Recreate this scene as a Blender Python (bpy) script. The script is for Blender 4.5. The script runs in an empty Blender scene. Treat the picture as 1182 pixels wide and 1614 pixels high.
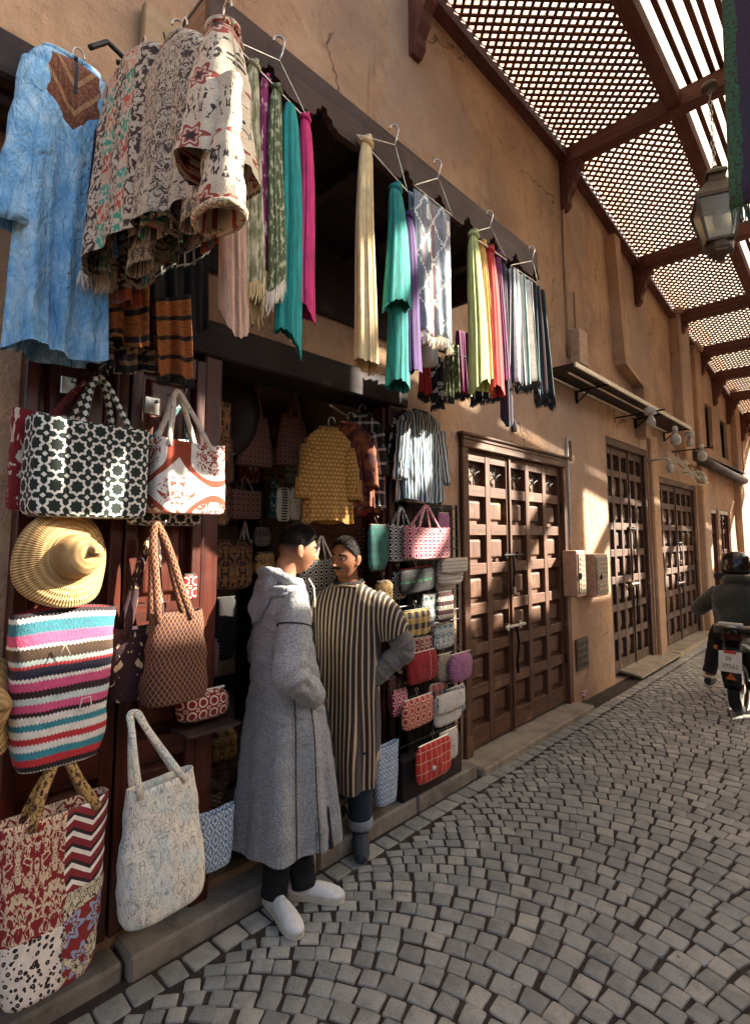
import bpy, bmesh, math, random
import numpy as np
from mathutils import Vector, Matrix
PI = math.pi
R = math.radians
random.seed(7)
rng = np.random.default_rng(11)
SC = bpy.context.scene
COL = SC.collection

# ------------------------------------------------------------------ camera
F_PX, IW, IH, CAM_H = 840.0, 1182.0, 1614.0, 1.72
PITCH, YAW = R(5.5), R(43.5065)
PPY = 845 - F_PX * math.tan(PITCH)
cam = bpy.data.objects.new('camera', bpy.data.cameras.new('camera'))
COL.objects.link(cam)
cam.location = (0, 0, CAM_H)
cam.rotation_euler = (PI / 2 + PITCH, 0, YAW)
cam.data.sensor_fit = 'VERTICAL'
cam.data.sensor_height = 24
cam.data.lens = 24 * F_PX / IH
cam.data.shift_y = (PPY - IH / 2) / IH
cam.data.clip_start = 0.02
cam.data.clip_end = 2000
SC.camera = cam
SC.render.resolution_x, SC.render.resolution_y = 749, 1024

# ------------------------------------------------------------------ sky, sun, exposure
SUN = Vector((0.80, 1.1, 0.78)).normalized()          # direction towards the sun
world = bpy.data.worlds.new('World')
SC.world = world
world.use_nodes = True
wn = world.node_tree
sky = wn.nodes.new('ShaderNodeTexSky')
sky.sky_type = 'NISHITA'
sky.sun_disc = False
sky.sun_elevation = math.asin(SUN.z)
sky.sun_rotation = math.atan2(SUN.x, SUN.y)
sky.air_density = 1.0
sky.dust_density = 4.0
sky.ozone_density = 0.6
bg = wn.nodes['Background']
bg.inputs['Strength'].default_value = 0.07
wn.links.new(sky.outputs[0], bg.inputs[0])
ld = bpy.data.lights.new('sun', 'SUN')
ld.energy = 5.0
ld.angle = R(0.7)
ld.color = (1.0, 0.91, 0.78)
sun = bpy.data.objects.new('sun', ld)
COL.objects.link(sun)
sun.rotation_euler = SUN.to_track_quat('Z', 'Y').to_euler()
vs = SC.view_settings
vs.view_transform = 'Standard'
vs.look = 'None'
vs.gamma = 1
vs.exposure = 2.5
SC.cycles.max_bounces = 8
SC.cycles.diffuse_bounces = 5
SC.cycles.use_denoising = True

# ------------------------------------------------------------------ pixel of the photograph -> point on a real plane
_fw = np.array((-math.sin(YAW) * math.cos(PITCH), math.cos(YAW) * math.cos(PITCH), math.sin(PITCH)))
_rt = np.array((math.cos(YAW), math.sin(YAW), 0.0))
_up = np.cross(_rt, _fw)
def at(px, py, x=None, y=None, z=None):
    d = _fw + (px - IW / 2) / F_PX * _rt - (py - PPY) / F_PX * _up
    t = x / d[0] if x is not None else (y / d[1] if y is not None else (z - CAM_H) / d[2])
    return Vector((t * d[0], t * d[1], CAM_H + t * d[2]))
def rect(l, t, r, b, x):
    """a box of the photograph on the plane X=x: centre, width along Y, height"""
    mx, my = (l + r) / 2, (t + b) / 2
    c = at(mx, my, x=x)
    return c, at(r, my, x=x).y - at(l, my, x=x).y, at(mx, t, x=x).z - at(mx, b, x=x).z

# ------------------------------------------------------------------ object helpers
def tag(o, label, cat, group=None):
    o['label'] = label
    o['category'] = cat
    if group: o['group'] = group
    return o
def kind(o, k):
    o['kind'] = k
    return o
def empty(name, loc=(0, 0, 0), rz=0.0, label=None, cat=None, group=None):
    o = bpy.data.objects.new(name, None)
    o.empty_display_size = 0.1
    COL.objects.link(o)
    o.location = loc
    o.rotation_euler = (0, 0, rz)
    if label: tag(o, label, cat, group)
    return o
def link(name, me, mat=None, parent=None, loc=None, rot=None):
    o = bpy.data.objects.new(name, me)
    COL.objects.link(o)
    if mat is not None and not len(me.materials): me.materials.append(mat)
    if parent is not None: o.parent = parent
    if loc is not None: o.location = loc
    if rot is not None: o.rotation_euler = rot
    return o
def mkmesh(name, V, Fc, uv=None, smooth=False):
    me = bpy.data.meshes.new(name)
    me.from_pydata([tuple(map(float, v)) for v in V], [], Fc)
    if uv is not None:
        l = me.uv_layers.new(name='uv')
        li = np.empty(len(me.loops), dtype=np.int32)
        me.loops.foreach_get('vertex_index', li)
        l.data.foreach_set('uv', np.asarray(uv, dtype=np.float32)[li].ravel())
    if smooth: me.shade_smooth()
    me.update()
    return me
def copy_tree(o, parent=None):
    c = o.copy()
    COL.objects.link(c)
    if parent is not None: c.parent = parent
    for ch in list(o.children): copy_tree(ch, c)
    return c

class MB:
    """collects shapes, builds ONE mesh object"""
    def __init__(s): s.V, s.F, s.U = [], [], []
    def add(s, V, Fc, U=None):
        n = len(s.V)
        s.V += [tuple(map(float, v)) for v in V]
        s.F += [tuple(i + n for i in f) for f in Fc]
        s.U += [tuple(u) for u in U] if U is not None else [(v[0] + v[1], v[2]) for v in V]
        return s
    def box(s, c, d, bev=0.0, rot=None):
        hx, hy, hz = d[0] / 2, d[1] / 2, d[2] / 2
        if bev <= 0:
            V = [(x * hx, y * hy, z * hz) for z in (-1, 1) for x, y in ((-1, -1), (1, -1), (1, 1), (-1, 1))]
            Fc = [(3, 2, 1, 0), (4, 5, 6, 7), (0, 1, 5, 4), (1, 2, 6, 5), (2, 3, 7, 6), (3, 0, 4, 7)]
        else:
            b = min(bev, hx * .9, hy * .9, hz * .9)
            V, idx = [], {}
            for sx in (-1, 1):
                for sy in (-1, 1):
                    for sz in (-1, 1):
                        for k, p in enumerate(((hx, hy - b, hz - b), (hx - b, hy, hz - b), (hx - b, hy - b, hz))):
                            idx[sx, sy, sz, k] = len(V)
                            V.append((sx * p[0], sy * p[1], sz * p[2]))
            Fc = []
            for sg in (-1, 1):
                for q, k in ((lambda a, c_: (sg, a, c_), 0), (lambda a, c_: (a, sg, c_), 1), (lambda a, c_: (a, c_, sg), 2)):
                    Fc.append([idx[q(a, c_) + (k,)] for a, c_ in ((-1, -1), (1, -1), (1, 1), (-1, 1))])
            for a in (-1, 1):
                for c_ in (-1, 1):
                    Fc.append([idx[a, c_, -1, 0], idx[a, c_, 1, 0], idx[a, c_, 1, 1], idx[a, c_, -1, 1]])
                    Fc.append([idx[a, -1, c_, 0], idx[a, 1, c_, 0], idx[a, 1, c_, 2], idx[a, -1, c_, 2]])
                    Fc.append([idx[-1, a, c_, 1], idx[1, a, c_, 1], idx[1, a, c_, 2], idx[-1, a, c_, 2]])
                    for e in (-1, 1): Fc.append([idx[a, c_, e, 0], idx[a, c_, e, 1], idx[a, c_, e, 2]])
        M = (rot if rot is not None else Matrix.Identity(3))
        V = [M @ Vector(v) + Vector(c) for v in V]
        return s.add(V, Fc)
    def span(s, a, b, bev=0.0):
        """box between two corners"""
        a, b = Vector(a), Vector(b)
        return s.box((a + b) / 2, [abs(v) for v in (b - a)], bev)
    def bar(s, a, b, w, h, bev=0.0):
        """box beam from a to b (w across, h high)"""
        a, b = Vector(a), Vector(b)
        d = b - a
        ex = d.normalized()
        up = Vector((0, 0, 1)) if abs(ex.z) < .95 else Vector((1, 0, 0))
        ey = up.cross(ex).normalized()
        ez = ex.cross(ey)
        M = Matrix((ex, ey, ez)).transposed()
        return s.box((a + b) / 2, (d.length, w, h), bev, M)
    def tube(s, pts, r, n=8, flat=1.0, caps=True, nrm=None, closed=False):
        P = np.array([tuple(p) for p in pts], float)
        m = len(P)
        rr = [r] * m if np.isscalar(r) else list(r)
        T = np.gradient(P, axis=0)
        T /= np.linalg.norm(T, axis=1)[:, None] + 1e-12
        u = np.array(nrm if nrm is not None else (0.123, 0.9, 0.31), float)
        V, U = [], []
        L = 0
        for i in range(m):
            u = u - T[i] * np.dot(u, T[i])
            u /= np.linalg.norm(u) + 1e-12
            w = np.cross(T[i], u)
            if i: L += np.linalg.norm(P[i] - P[i - 1])
            for k in range(n):
                a = 2 * PI * k / n
                V.append(P[i] + rr[i] * (math.cos(a) * u + math.sin(a) * flat * w))
                U.append((k / n * 2 * PI * rr[i], L))
        Fc = [(i * n + k, i * n + (k + 1) % n, (i + 1) * n + (k + 1) % n, (i + 1) * n + k) for i in range(m - 1) for k in range(n)]
        if closed: Fc += [((m - 1) * n + k, (m - 1) * n + (k + 1) % n, (k + 1) % n, k) for k in range(n)]
        elif caps: Fc += [tuple(range(n - 1, -1, -1)), tuple((m - 1) * n + k for k in range(n))]
        return s.add(V, Fc, U)
    def lathe(s, prof, n=24, c=(0, 0, 0), axis='z'):
        V = []
        for r_, z_ in prof:
            for k in range(n):
                a = 2 * PI * k / n
                p = (r_ * math.cos(a), r_ * math.sin(a), z_)
                if axis == 'x': p = (p[2], p[0], p[1])
                if axis == 'y': p = (p[0], p[2], p[1])
                V.append(Vector(p) + Vector(c))
        m = len(prof)
        Fc = [(i * n + k, i * n + (k + 1) % n, (i + 1) * n + (k + 1) % n, (i + 1) * n + k) for i in range(m - 1) for k in range(n)]
        if axis == 'y': Fc = [f[::-1] for f in Fc]
        U = [(2 * PI * k / n * .1, z_) for r_, z_ in prof for k in range(n)]
        return s.add(V, Fc, U)
    def prism(s, poly, h, M=None):
        """polygon in xy extruded along z by h"""
        n = len(poly)
        V = [(p[0], p[1], 0) for p in poly] + [(p[0], p[1], h) for p in poly]
        Fc = [tuple(range(n - 1, -1, -1)), tuple(range(n, 2 * n))] + [(k, (k + 1) % n, n + (k + 1) % n, n + k) for k in range(n)]
        if M is not None: V = [M @ Vector(v) for v in V]
        return s.add(V, Fc)
    def build(s, name, mat, parent=None, smooth=False, loc=None, rot=None):
        me = mkmesh(name, s.V, s.F, s.U, smooth)
        if smooth == 'auto':
            me.shade_smooth()
            me.set_sharp_from_angle(angle=R(40))
        return link(name, me, mat, parent, loc, rot)
def gridmesh(P, U=None, closed_u=False, smooth=True, name='cloth'):
    """P: array (rows, cols, 3)"""
    m, n = P.shape[:2]
    V = P.reshape(-1, 3)
    nn = n if closed_u else n - 1
    Fc = [(i * n + k, i * n + (k + 1) % n, (i + 1) * n + (k + 1) % n, (i + 1) * n + k) for i in range(m - 1) for k in range(nn)]
    uv = U.reshape(-1, 2) if U is not None else None
    return mkmesh(name, V, Fc, uv, smooth)
def solid(o, th, off=0.0):
    md = o.modifiers.new('thickness', 'SOLIDIFY')
    md.thickness = th
    md.offset = off
    return o
def fnoise(x, seed=0, k=4):
    """cheap smooth 1-D / n-D pseudo noise from sines, about -1..1"""
    g = np.random.default_rng(seed)
    s = 0
    for i in range(k):
        s = s + np.sin(x * (g.uniform(.6, 1.4) * 1.7 ** i) + g.uniform(0, 6.28)) * .62 ** i
    return s / 1.9

# ------------------------------------------------------------------ node expressions
def lin(c):
    if isinstance(c, str):
        c = [int(c[i:i + 2], 16) / 255 for i in (1, 3, 5)]
        c = [v / 12.92 if v <= .04045 else ((v + .055) / 1.055) ** 2.4 for v in c]
    return tuple(c[:3]) + (1.0,)
class S:
    def __init__(s, m, o): s.m, s.o = m, o
    def _b(op):
        return lambda a, b: a.m.op(op, a, b)
    def _r(op):
        return lambda a, b: a.m.op(op, b, a)
    __add__ = _b('ADD'); __radd__ = _r('ADD'); __sub__ = _b('SUBTRACT'); __rsub__ = _r('SUBTRACT')
    __mul__ = _b('MULTIPLY'); __rmul__ = _r('MULTIPLY'); __truediv__ = _b('DIVIDE'); __rtruediv__ = _r('DIVIDE')
    __lt__ = _b('LESS_THAN'); __gt__ = _b('GREATER_THAN'); __pow__ = _b('POWER')
    def abs(s): return s.m.op('ABSOLUTE', s)
    def floor(s): return s.m.op('FLOOR', s)
    def fract(s): return s.m.op('FRACT', s)
    def sin(s): return s.m.op('SINE', s)
    def cos(s): return s.m.op('COSINE', s)
    def sqrt(s): return s.m.op('SQRT', s)
    def min(s, b): return s.m.op('MINIMUM', s, b)
    def max(s, b): return s.m.op('MAXIMUM', s, b)
    def mod(s, b): return s.m.op('FLOORED_MODULO', s, b)
    def tri(s): return (((s.fract()) - .5).abs()) * 2          # 1..0..1 triangle wave of period 1
    def ss(s, a, b):
        n = s.m.nt.nodes.new('ShaderNodeMapRange')
        n.interpolation_type = 'SMOOTHSTEP'
        s.m.put(n.inputs[0], s); s.m.put(n.inputs[1], a); s.m.put(n.inputs[2], b)
        return S(s.m, n.outputs[0])
    def lin(s, a, b, c=0, d=1):
        n = s.m.nt.nodes.new('ShaderNodeMapRange')
        for i, v in enumerate((s, a, b, c, d)): s.m.put(n.inputs[i], v)
        return S(s.m, n.outputs[0])
class Mat:
    def __init__(s, name):
        s.mat = bpy.data.materials.new(name)
        s.mat.use_nodes = True
        s.nt = s.mat.node_tree
        s.bsdf = s.nt.nodes['Principled BSDF']
        s._tc = None
    def put(s, sock, v):
        if isinstance(v, S): s.nt.links.new(v.o, sock)
        elif isinstance(v, bpy.types.NodeSocket): s.nt.links.new(v, sock)
        elif sock.type == 'RGBA': sock.default_value = lin(v)
        else: sock.default_value = v
    def op(s, o, a, b=None, c=None):
        n = s.nt.nodes.new('ShaderNodeMath')
        n.operation = o
        s.put(n.inputs[0], a)
        if b is not None: s.put(n.inputs[1], b)
        if c is not None: s.put(n.inputs[2], c)
        return S(s, n.outputs[0])
    def tc(s, k):
        if s._tc is None: s._tc = s.nt.nodes.new('ShaderNodeTexCoord')
        return S(s, s._tc.outputs[k])
    def sep(s, v):
        n = s.nt.nodes.new('ShaderNodeSeparateXYZ')
        s.put(n.inputs[0], v)
        return [S(s, n.outputs[i]) for i in range(3)]
    def uv(s):
        return s.sep(s.tc('UV'))[:2]
    def obj(s): return s.sep(s.tc('Object'))
    def pos(s):
        g = s.nt.nodes.new('ShaderNodeNewGeometry')
        return s.sep(S(s, g.outputs['Position']))
    def vec(s, x, y=0, z=0):
        n = s.nt.nodes.new('ShaderNodeCombineXYZ')
        for i, v in enumerate((x, y, z)): s.put(n.inputs[i], v)
        return S(s, n.outputs[0])
    def noise(s, v, scale=5, detail=3, rough=.55, dist=0.0):
        n = s.nt.nodes.new('ShaderNodeTexNoise')
        s.put(n.inputs['Vector'], v)
        n.inputs['Scale'].default_value = scale; n.inputs['Detail'].default_value = detail
        n.inputs['Roughness'].default_value = rough; n.inputs['Distortion'].default_value = dist
        return S(s, n.outputs[0])
    def vor(s, v, scale=5, feat='F1', rnd=1.0, out='Distance'):
        n = s.nt.nodes.new('ShaderNodeTexVoronoi')
        n.feature = feat
        s.put(n.inputs['Vector'], v)
        n.inputs['Scale'].default_value = scale
        n.inputs['Randomness'].default_value = rnd
        return S(s, n.outputs[out])
    def rand(s):
        g = s.nt.nodes.new('ShaderNodeNewGeometry')
        o = s.nt.nodes.new('ShaderNodeObjectInfo')
        return (S(s, g.outputs['Random Per Island']) + S(s, o.outputs['Random']) * 1.37).fract()
    def mix(s, f, a, b, mode='MIX'):
        n = s.nt.nodes.new('ShaderNodeMix')
        n.data_type = 'RGBA'; n.blend_type = mode
        s.put(n.inputs[0], f); s.put(n.inputs[6], a); s.put(n.inputs[7], b)
        return S(s, n.outputs[2])
    def ramp(s, f, stops, const=True):
        n = s.nt.nodes.new('ShaderNodeValToRGB')
        cr = n.color_ramp
        cr.interpolation = 'CONSTANT' if const else 'LINEAR'
        while len(cr.elements) < len(stops): cr.elements.new(.5)
        for e, (p, c) in zip(cr.elements, stops):
            e.position = p
        for e, (p, c) in zip(cr.elements, stops):
            e.color = lin(c)
        s.put(n.inputs[0], f)
        return S(s, n.outputs[0])
    def bands(s, f, cols, period=1.0):
        """cols: [(colour, weight)...] repeated over f"""
        tot = sum(w for c, w in cols)
        p, st = 0, []
        for c, w in cols:
            st.append((p / tot, c)); p += w
        g = (f / period).fract()
        if len(st) <= 30: return s.ramp(g, st)
    def done(s, col, rough=.8, bump=None, bs=.3, bd=.01, **kw):
        s.put(s.bsdf.inputs['Base Color'], col)
        s.put(s.bsdf.inputs['Roughness'], rough)
        for k, v in kw.items(): s.put(s.bsdf.inputs[k.replace('_', ' ')], v)
        if bump is not None:
            n = s.nt.nodes.new('ShaderNodeBump')
            n.inputs['Strength'].default_value = bs
            n.inputs['Distance'].default_value = bd
            s.put(n.inputs['Height'], bump)
            s.nt.links.new(n.outputs[0], s.bsdf.inputs['Normal'])
        return s.mat
MATS = {}
def mat(key, fn=None, *a, **k):
    if key not in MATS: MATS[key] = fn(key, *a, **k)
    return MATS[key]

# ------------------------------------------------------------------ base materials
def m_plaster(k, c1='#c39d78', c2='#aa8160', grime='#6b4a36', s=1.0):
    m = Mat(k)
    P = m.tc('Object')
    x, y, z = m.obj()
    n1 = m.noise(P, 1.1 * s, 5, .6)
    n2 = m.noise(P, 9 * s, 4, .65)
    n3 = m.noise(m.vec(x, y, z * .22), 3.2, 4, .6)
    n4 = m.noise(P, 70, 3, .6)
    col = m.mix(n1.ss(.35, .65), c1, c2)
    col = m.mix(n2.ss(.52, .75) * .45, col, grime)
    stain = n3.ss(.56, .74) * .5
    dust = m.noise(P, .8, 4, .6).ss(.44, .62)
    col = m.mix(stain, col, grime)
    col = m.mix(dust * .45, col, '#8d7563')
    pit = m.vor(P, 26, 'F1').ss(.16, .04) * n1.ss(.5, .66)
    col = m.mix(pit * .6, col, '#5b3c28')
    pat = (m.noise(P, .55, 2, .5) + m.noise(P, 6, 3) * .12).ss(.60, .615)
    col = m.mix(pat * .35, col, '#b7a08a')
    crk = m.vor(m.vec(x, y + m.noise(P, 3, 3) * .5, z + m.noise(P, 2.2, 3) * .6), .75, 'DISTANCE_TO_EDGE').ss(.006, .001) * m.noise(P, .9, 2).ss(.5, .6)
    col = m.mix(crk * .7, col, '#3d281c')
    drip = m.noise(m.vec(x, y * 2.2, z * .12), 4, 4, .7).ss(.58, .76) * m.noise(P, .7, 2).ss(.42, .58)
    col = m.mix(drip * .45, col, '#54392a')
    h = n2 * .7 - crk * .6 + pat * .25 + n4 * .22 - pit * .5 + m.noise(P, 2.6, 2) * 1.1
    return m.done(col, .93, h, .75, .03)
def m_wood(k, c1, c2, ax='y', rough=.55, s=1.0, wear=.25, wc='#8f6b4d'):
    m = Mat(k)
    x, y, z = m.obj()
    f = [x * 14, y * 14, z * 14]
    i = 'xyz'.index(ax)
    f[i] = f[i] * .06
    V = m.vec(*f)
    g = m.noise(V, 2.2 * s, 5, .62, .6)
    g2 = m.noise(V, 9 * s, 3, .6)
    col = m.mix(g.ss(.3, .72), c1, c2)
    col = m.mix(g2.ss(.5, .75) * .5, col, c2)
    w = m.noise(m.tc('Object'), 3.3, 5, .65).ss(.56, .72) * wear
    col = m.mix(w, col, wc)
    rd = m.rand()
    col = m.mix(rd * .25, col, c2)
    return m.done(col, m.noise(m.tc('Object'), 6, 3) * .3 + (rough - .15), g * .6 + g2 * .4, .35, .006)
def m_plain(k, c, rough=.6, metal=0.0, v=.15, sc=20, bs=.1, spec=.5):
    m = Mat(k)
    n = m.noise(m.tc('Object'), sc, 4, .6)
    c0 = lin(c)
    d = tuple(q * (1 - v * 1.6) for q in c0[:3])
    return m.done(m.mix(n.ss(.3, .75), c0, d), n * .2 + (rough - .1), n, bs, .004, Metallic=metal, Specular_IOR_Level=spec)
def m_stone(k):
    m = Mat(k)
    P = m.pos()
    V = m.vec(*P)
    r = m.rand()
    n = m.noise(V, 9, 5, .65)
    f = m.noise(V, 120, 3, .7)
    col = m.ramp(r, [(0, '#97978c'), (.2, '#a7a69a'), (.42, '#8f8f86'), (.6, '#b0ada0'), (.78, '#9f9e94'), (.93, '#bab5a4')])
    col = m.mix(n.ss(.42, .7) * .45, col, '#5a5954')
    col = m.mix(f.ss(.45, .75) * .45, col, '#a49d8e')
    big = m.noise(V, .8, 3).ss(.45, .62)
    col = m.mix(big * .35, col, '#6b6a64')
    return m.done(col, n * .25 + .36, n * .8 + f * .9, .9, .009)
def m_dirt(k):
    m = Mat(k)
    V = m.vec(*m.pos())
    n = m.noise(V, 14, 5, .7)
    f = m.noise(V, 160, 3, .7)
    col = m.mix(n.ss(.3, .7), '#2a201a', '#40342a')
    col = m.mix(f.ss(.6, .8) * .5, col, '#6b5d4c')
    return m.done(col, .95, n + f * .5, .8, .01)
def m_conc(k, c='#8b8172', c2='#5e554a'):
    m = Mat(k)
    V = m.vec(*m.pos())
    n = m.noise(V, 5, 6, .68)
    f = m.noise(V, 90, 3, .7)
    col = m.mix(n.ss(.35, .7), c, c2)
    col = m.mix(f.ss(.55, .8) * .4, col, '#a2978655'[:7])
    return m.done(col, .85, n + f * .4, .6, .01)
PLASTER = m_plaster('orange_plaster')
PLASTER_IN = m_plaster('cream_plaster', '#c4aa8c', '#b39474', '#8d6e52')
WOOD_DK = {a: m_wood('dark_wood_' + a, '#2e1810', '#180d09', a, .8) for a in 'xyz'}
WOOD_ROOF = {a: m_wood('roof_wood_' + a, '#6e3a24', '#472013', a, .75, wear=.2) for a in 'xyz'}
WOOD_BRN = {a: m_wood('weathered_wood_' + a, '#4a3021', '#2e1d14', a, .8, wear=.3) for a in 'xyz'}
WOOD_DOOR = {a: m_wood('door_wood_' + a, '#70472a', '#482a15', a, .65, wear=.6, wc='#b08a60') for a in 'xyz'}
WOOD_DOOR2 = {a: m_wood('old_door_wood_' + a, '#60402a', '#3d2516', a, .7, wear=.6, wc='#a5825c') for a in 'xyz'}
WOOD_RED = {a: m_wood('red_wood_' + a, '#5c2513', '#341208', a, .4, wear=.12) for a in 'xyz'}
STONE = m_stone('granite_setts')
DIRT = m_dirt('joint_dirt')
CONC = m_conc('step_stone')
CONC2 = m_conc('pale_concrete', '#a3947c', '#7e705c')
IRON = m_plain('black_iron', '#1d1a18', .5, .6, .3)
STEEL = m_plain('zinc_wire', '#b9b4aa', .3, 1.0, .2)
DARKWIRE = m_plain('dark_wire', '#2b2725', .4, .7, .2)
PVC = m_plain('white_plastic', '#cfc8b8', .45, 0, .2, 30)
BLACK = m_plain('black_rubber', '#131212', .55, 0, .3)

# ------------------------------------------------------------------ ground and paving
XW = -2.4                                              # plane of the facade
g = MB()
g.add([(-90, -90, -.0065), (90, -90, -.0065), (90, 120, -.0065), (-90, 120, -.0065)], [(0, 1, 2, 3)])
street = kind(g.build('street', DIRT), 'structure')

def sett_variant(seed):
    q = np.random.default_rng(seed)
    n = 12
    cor = [(-.5 + q.uniform(0, .10), -.5 + q.uniform(0, .09)), (.5 - q.uniform(0, .10), -.5 + q.uniform(0, .09)),
           (.5 - q.uniform(0, .10), .5 - q.uniform(0, .09)), (-.5 + q.uniform(0, .10), .5 - q.uniform(0, .09))]
    base = []
    for k in range(4):                                 # uneven quadrilateral with cut corners
        c, p, t = np.array(cor[k]), np.array(cor[k - 1]), np.array(cor[(k + 1) % 4])
        r_ = q.uniform(.05, .14)
        base += [c + (p - c) * r_, c + ((p - c) + (t - c)) * r_ * q.uniform(.16, .3), c + (t - c) * r_]
    base = np.array(base) + q.normal(0, .008, (12, 2))
    V, rings = [], ((1.02, -.05), (1.0, -.006), (.975, -.0012), (.90, .0))
    tx, ty = q.uniform(-.002, .002, 2)
    for sc, z in rings:
        for p in base: V.append((p[0] * sc, p[1] * sc, z + (p[0] * tx + p[1] * ty if z > -.05 else 0) + (q.uniform(-.0005, .0005) if z > -.02 else 0)))
    V.append((q.uniform(-.1, .1), q.uniform(-.1, .1), .0006))
    Fc = [(i * n + k, i * n + (k + 1) % n, (i + 1) * n + (k + 1) % n, (i + 1) * n + k) for i in range(len(rings) - 1) for k in range(n)]
    t = (len(rings) - 1) * n
    Fc += [(t + k, t + (k + 1) % n, len(V) - 1) for k in range(n)]
    return np.array(V), Fc
VARS = [sett_variant(s) for s in range(16)]
VMESH = []
for V, Fc in VARS:
    me = mkmesh('cobblestone', V, Fc, smooth=True)
    me.set_sharp_from_angle(angle=R(24))
    me.materials.append(STONE)
    VMESH.append(me)
setts = []                                             # x, y, angle, length, depth
CX0, RAD, HALF, RS = -.92, 1.42, 1.17, .099
rr = random.Random(5)
def arc_column(cx, k0, k1):
    ph = math.asin(HALF / RAD)
    for k in range(k0, k1):
        y0 = k * RS
        a = -ph + rr.uniform(0, .03)
        while a < ph - .02:
            da = (rr.uniform(.080, .118)) / RAD * (1.0 if abs(a) < .6 else .88)
            if a + da > ph: da = ph - a
            m_ = a + da / 2
            setts.append((cx + RAD * math.sin(m_) + rr.uniform(-.006, .006), y0 + RAD * (math.cos(m_) - 1) + rr.uniform(-.007, .007), -m_ + rr.uniform(-.07, .07),
                          max(.05, da * RAD - .013), RS * math.cos(m_) ** .9 - .007))
            a += da
arc_column(CX0, 4, 172)
arc_column(CX0 + 2 * HALF + .01, -8, 136)
for row in range(1):                                   # border course along the shop step
    y = -.6
    while y < 17:
        l_ = rr.uniform(.10, .16)
        setts.append((-2.155 - .0 * row + rr.uniform(-.004, .004), y + l_ / 2, PI / 2 + rr.uniform(-.04, .04), l_ - .012, .105))
        y += l_
setts = [s for s in setts if -2.22 < s[0] < 1.78 and -1.2 < s[1] < 17]
def vis(s):
    d = np.array((s[0], s[1], -CAM_H))
    f = d @ _fw
    if f < .2: return 0
    px, py = IW / 2 + F_PX * (d @ _rt) / f, PPY - F_PX * (d @ _up) / f
    if not (-20 < px < IW + 20 and py < IH + 20): return 0
    return s[3] * s[4] / f ** 3
setts.sort(key=vis, reverse=True)
SV, SF = [], []
for i, (x, y, a, l_, w_) in enumerate(setts):
    vi = rr.randrange(16)
    dz = rr.uniform(-.002, .002)
    if i < 300:
        o = link('cobblestone', VMESH[vi], None, street, (x, y, dz), (rr.uniform(-.006, .006), rr.uniform(-.006, .006), a))
        o.scale = (l_ * 1.15, w_ * 1.09, 1)
    else:
        V, Fc = VARS[vi]
        c, s_ = math.cos(a), math.sin(a)
        X, Y = V[:, 0] * l_ * 1.15, V[:, 1] * w_ * 1.09
        n = len(SV)
        SV.extend(zip(x + c * X - s_ * Y, y + s_ * X + c * Y, V[:, 2] + dz))
        SF.extend(tuple(j + n for j in f) for f in Fc)
me = mkmesh('cobblestones', SV, SF, smooth=True)
me.set_sharp_from_angle(angle=R(24))
kind(link('cobblestones', me, STONE, street), 'stuff')

mb = MB()
for k in range(240):                                   # grit and crumbs lying in the joints
    px_, py_ = rr.uniform(-2.2, 1.2), rr.uniform(.6, 9)
    s_ = rr.uniform(.003, .008)
    mb.box((px_, py_, s_ * .3 - .004), (s_ * 1.6, s_, s_), 0, Matrix.Rotation(rr.uniform(0, 6), 3, 'Z'))
kind(mb.build('grit', CONC2 if False else m_conc('grit_stone', '#b5a88f', '#6b5d4a'), street), 'stuff')

# stone step along the shop front, sills in front of the doors
def slab(name, a, b, m, bev=.012, parent=None):
    o = MB().span(a, b, bev).build(name, m, parent)
    return o
y = .2
st = kind(empty('stone_step', (XW, .2, 0)), 'structure')
for y0, y1 in ((-.9, .96), (.97, 1.92), (1.93, 2.74), (2.75, 3.42)):
    w_ = -2.225 if y0 > .9 else -2.26
    link('step_slab', MB().span((0, y0 - .2, -.05), (w_ - XW + rr.uniform(-.006, .006), y1 - .2, .085 if y0 > .9 else .06), .012).build('t', CONC).data, None, st)
for o in [o for o in bpy.data.objects if o.name.startswith('t') and o.parent is None and o.name.split('.')[0] == 't']: bpy.data.objects.remove(o)
for nm, (y0, y1, xo, h_) in {'door_sill': (3.45, 5.47, -2.19, .05)}.items():
    kind(slab(nm, (XW - .2, y0, -.05), (xo, y1, h_), CONC2), 'structure')

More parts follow.
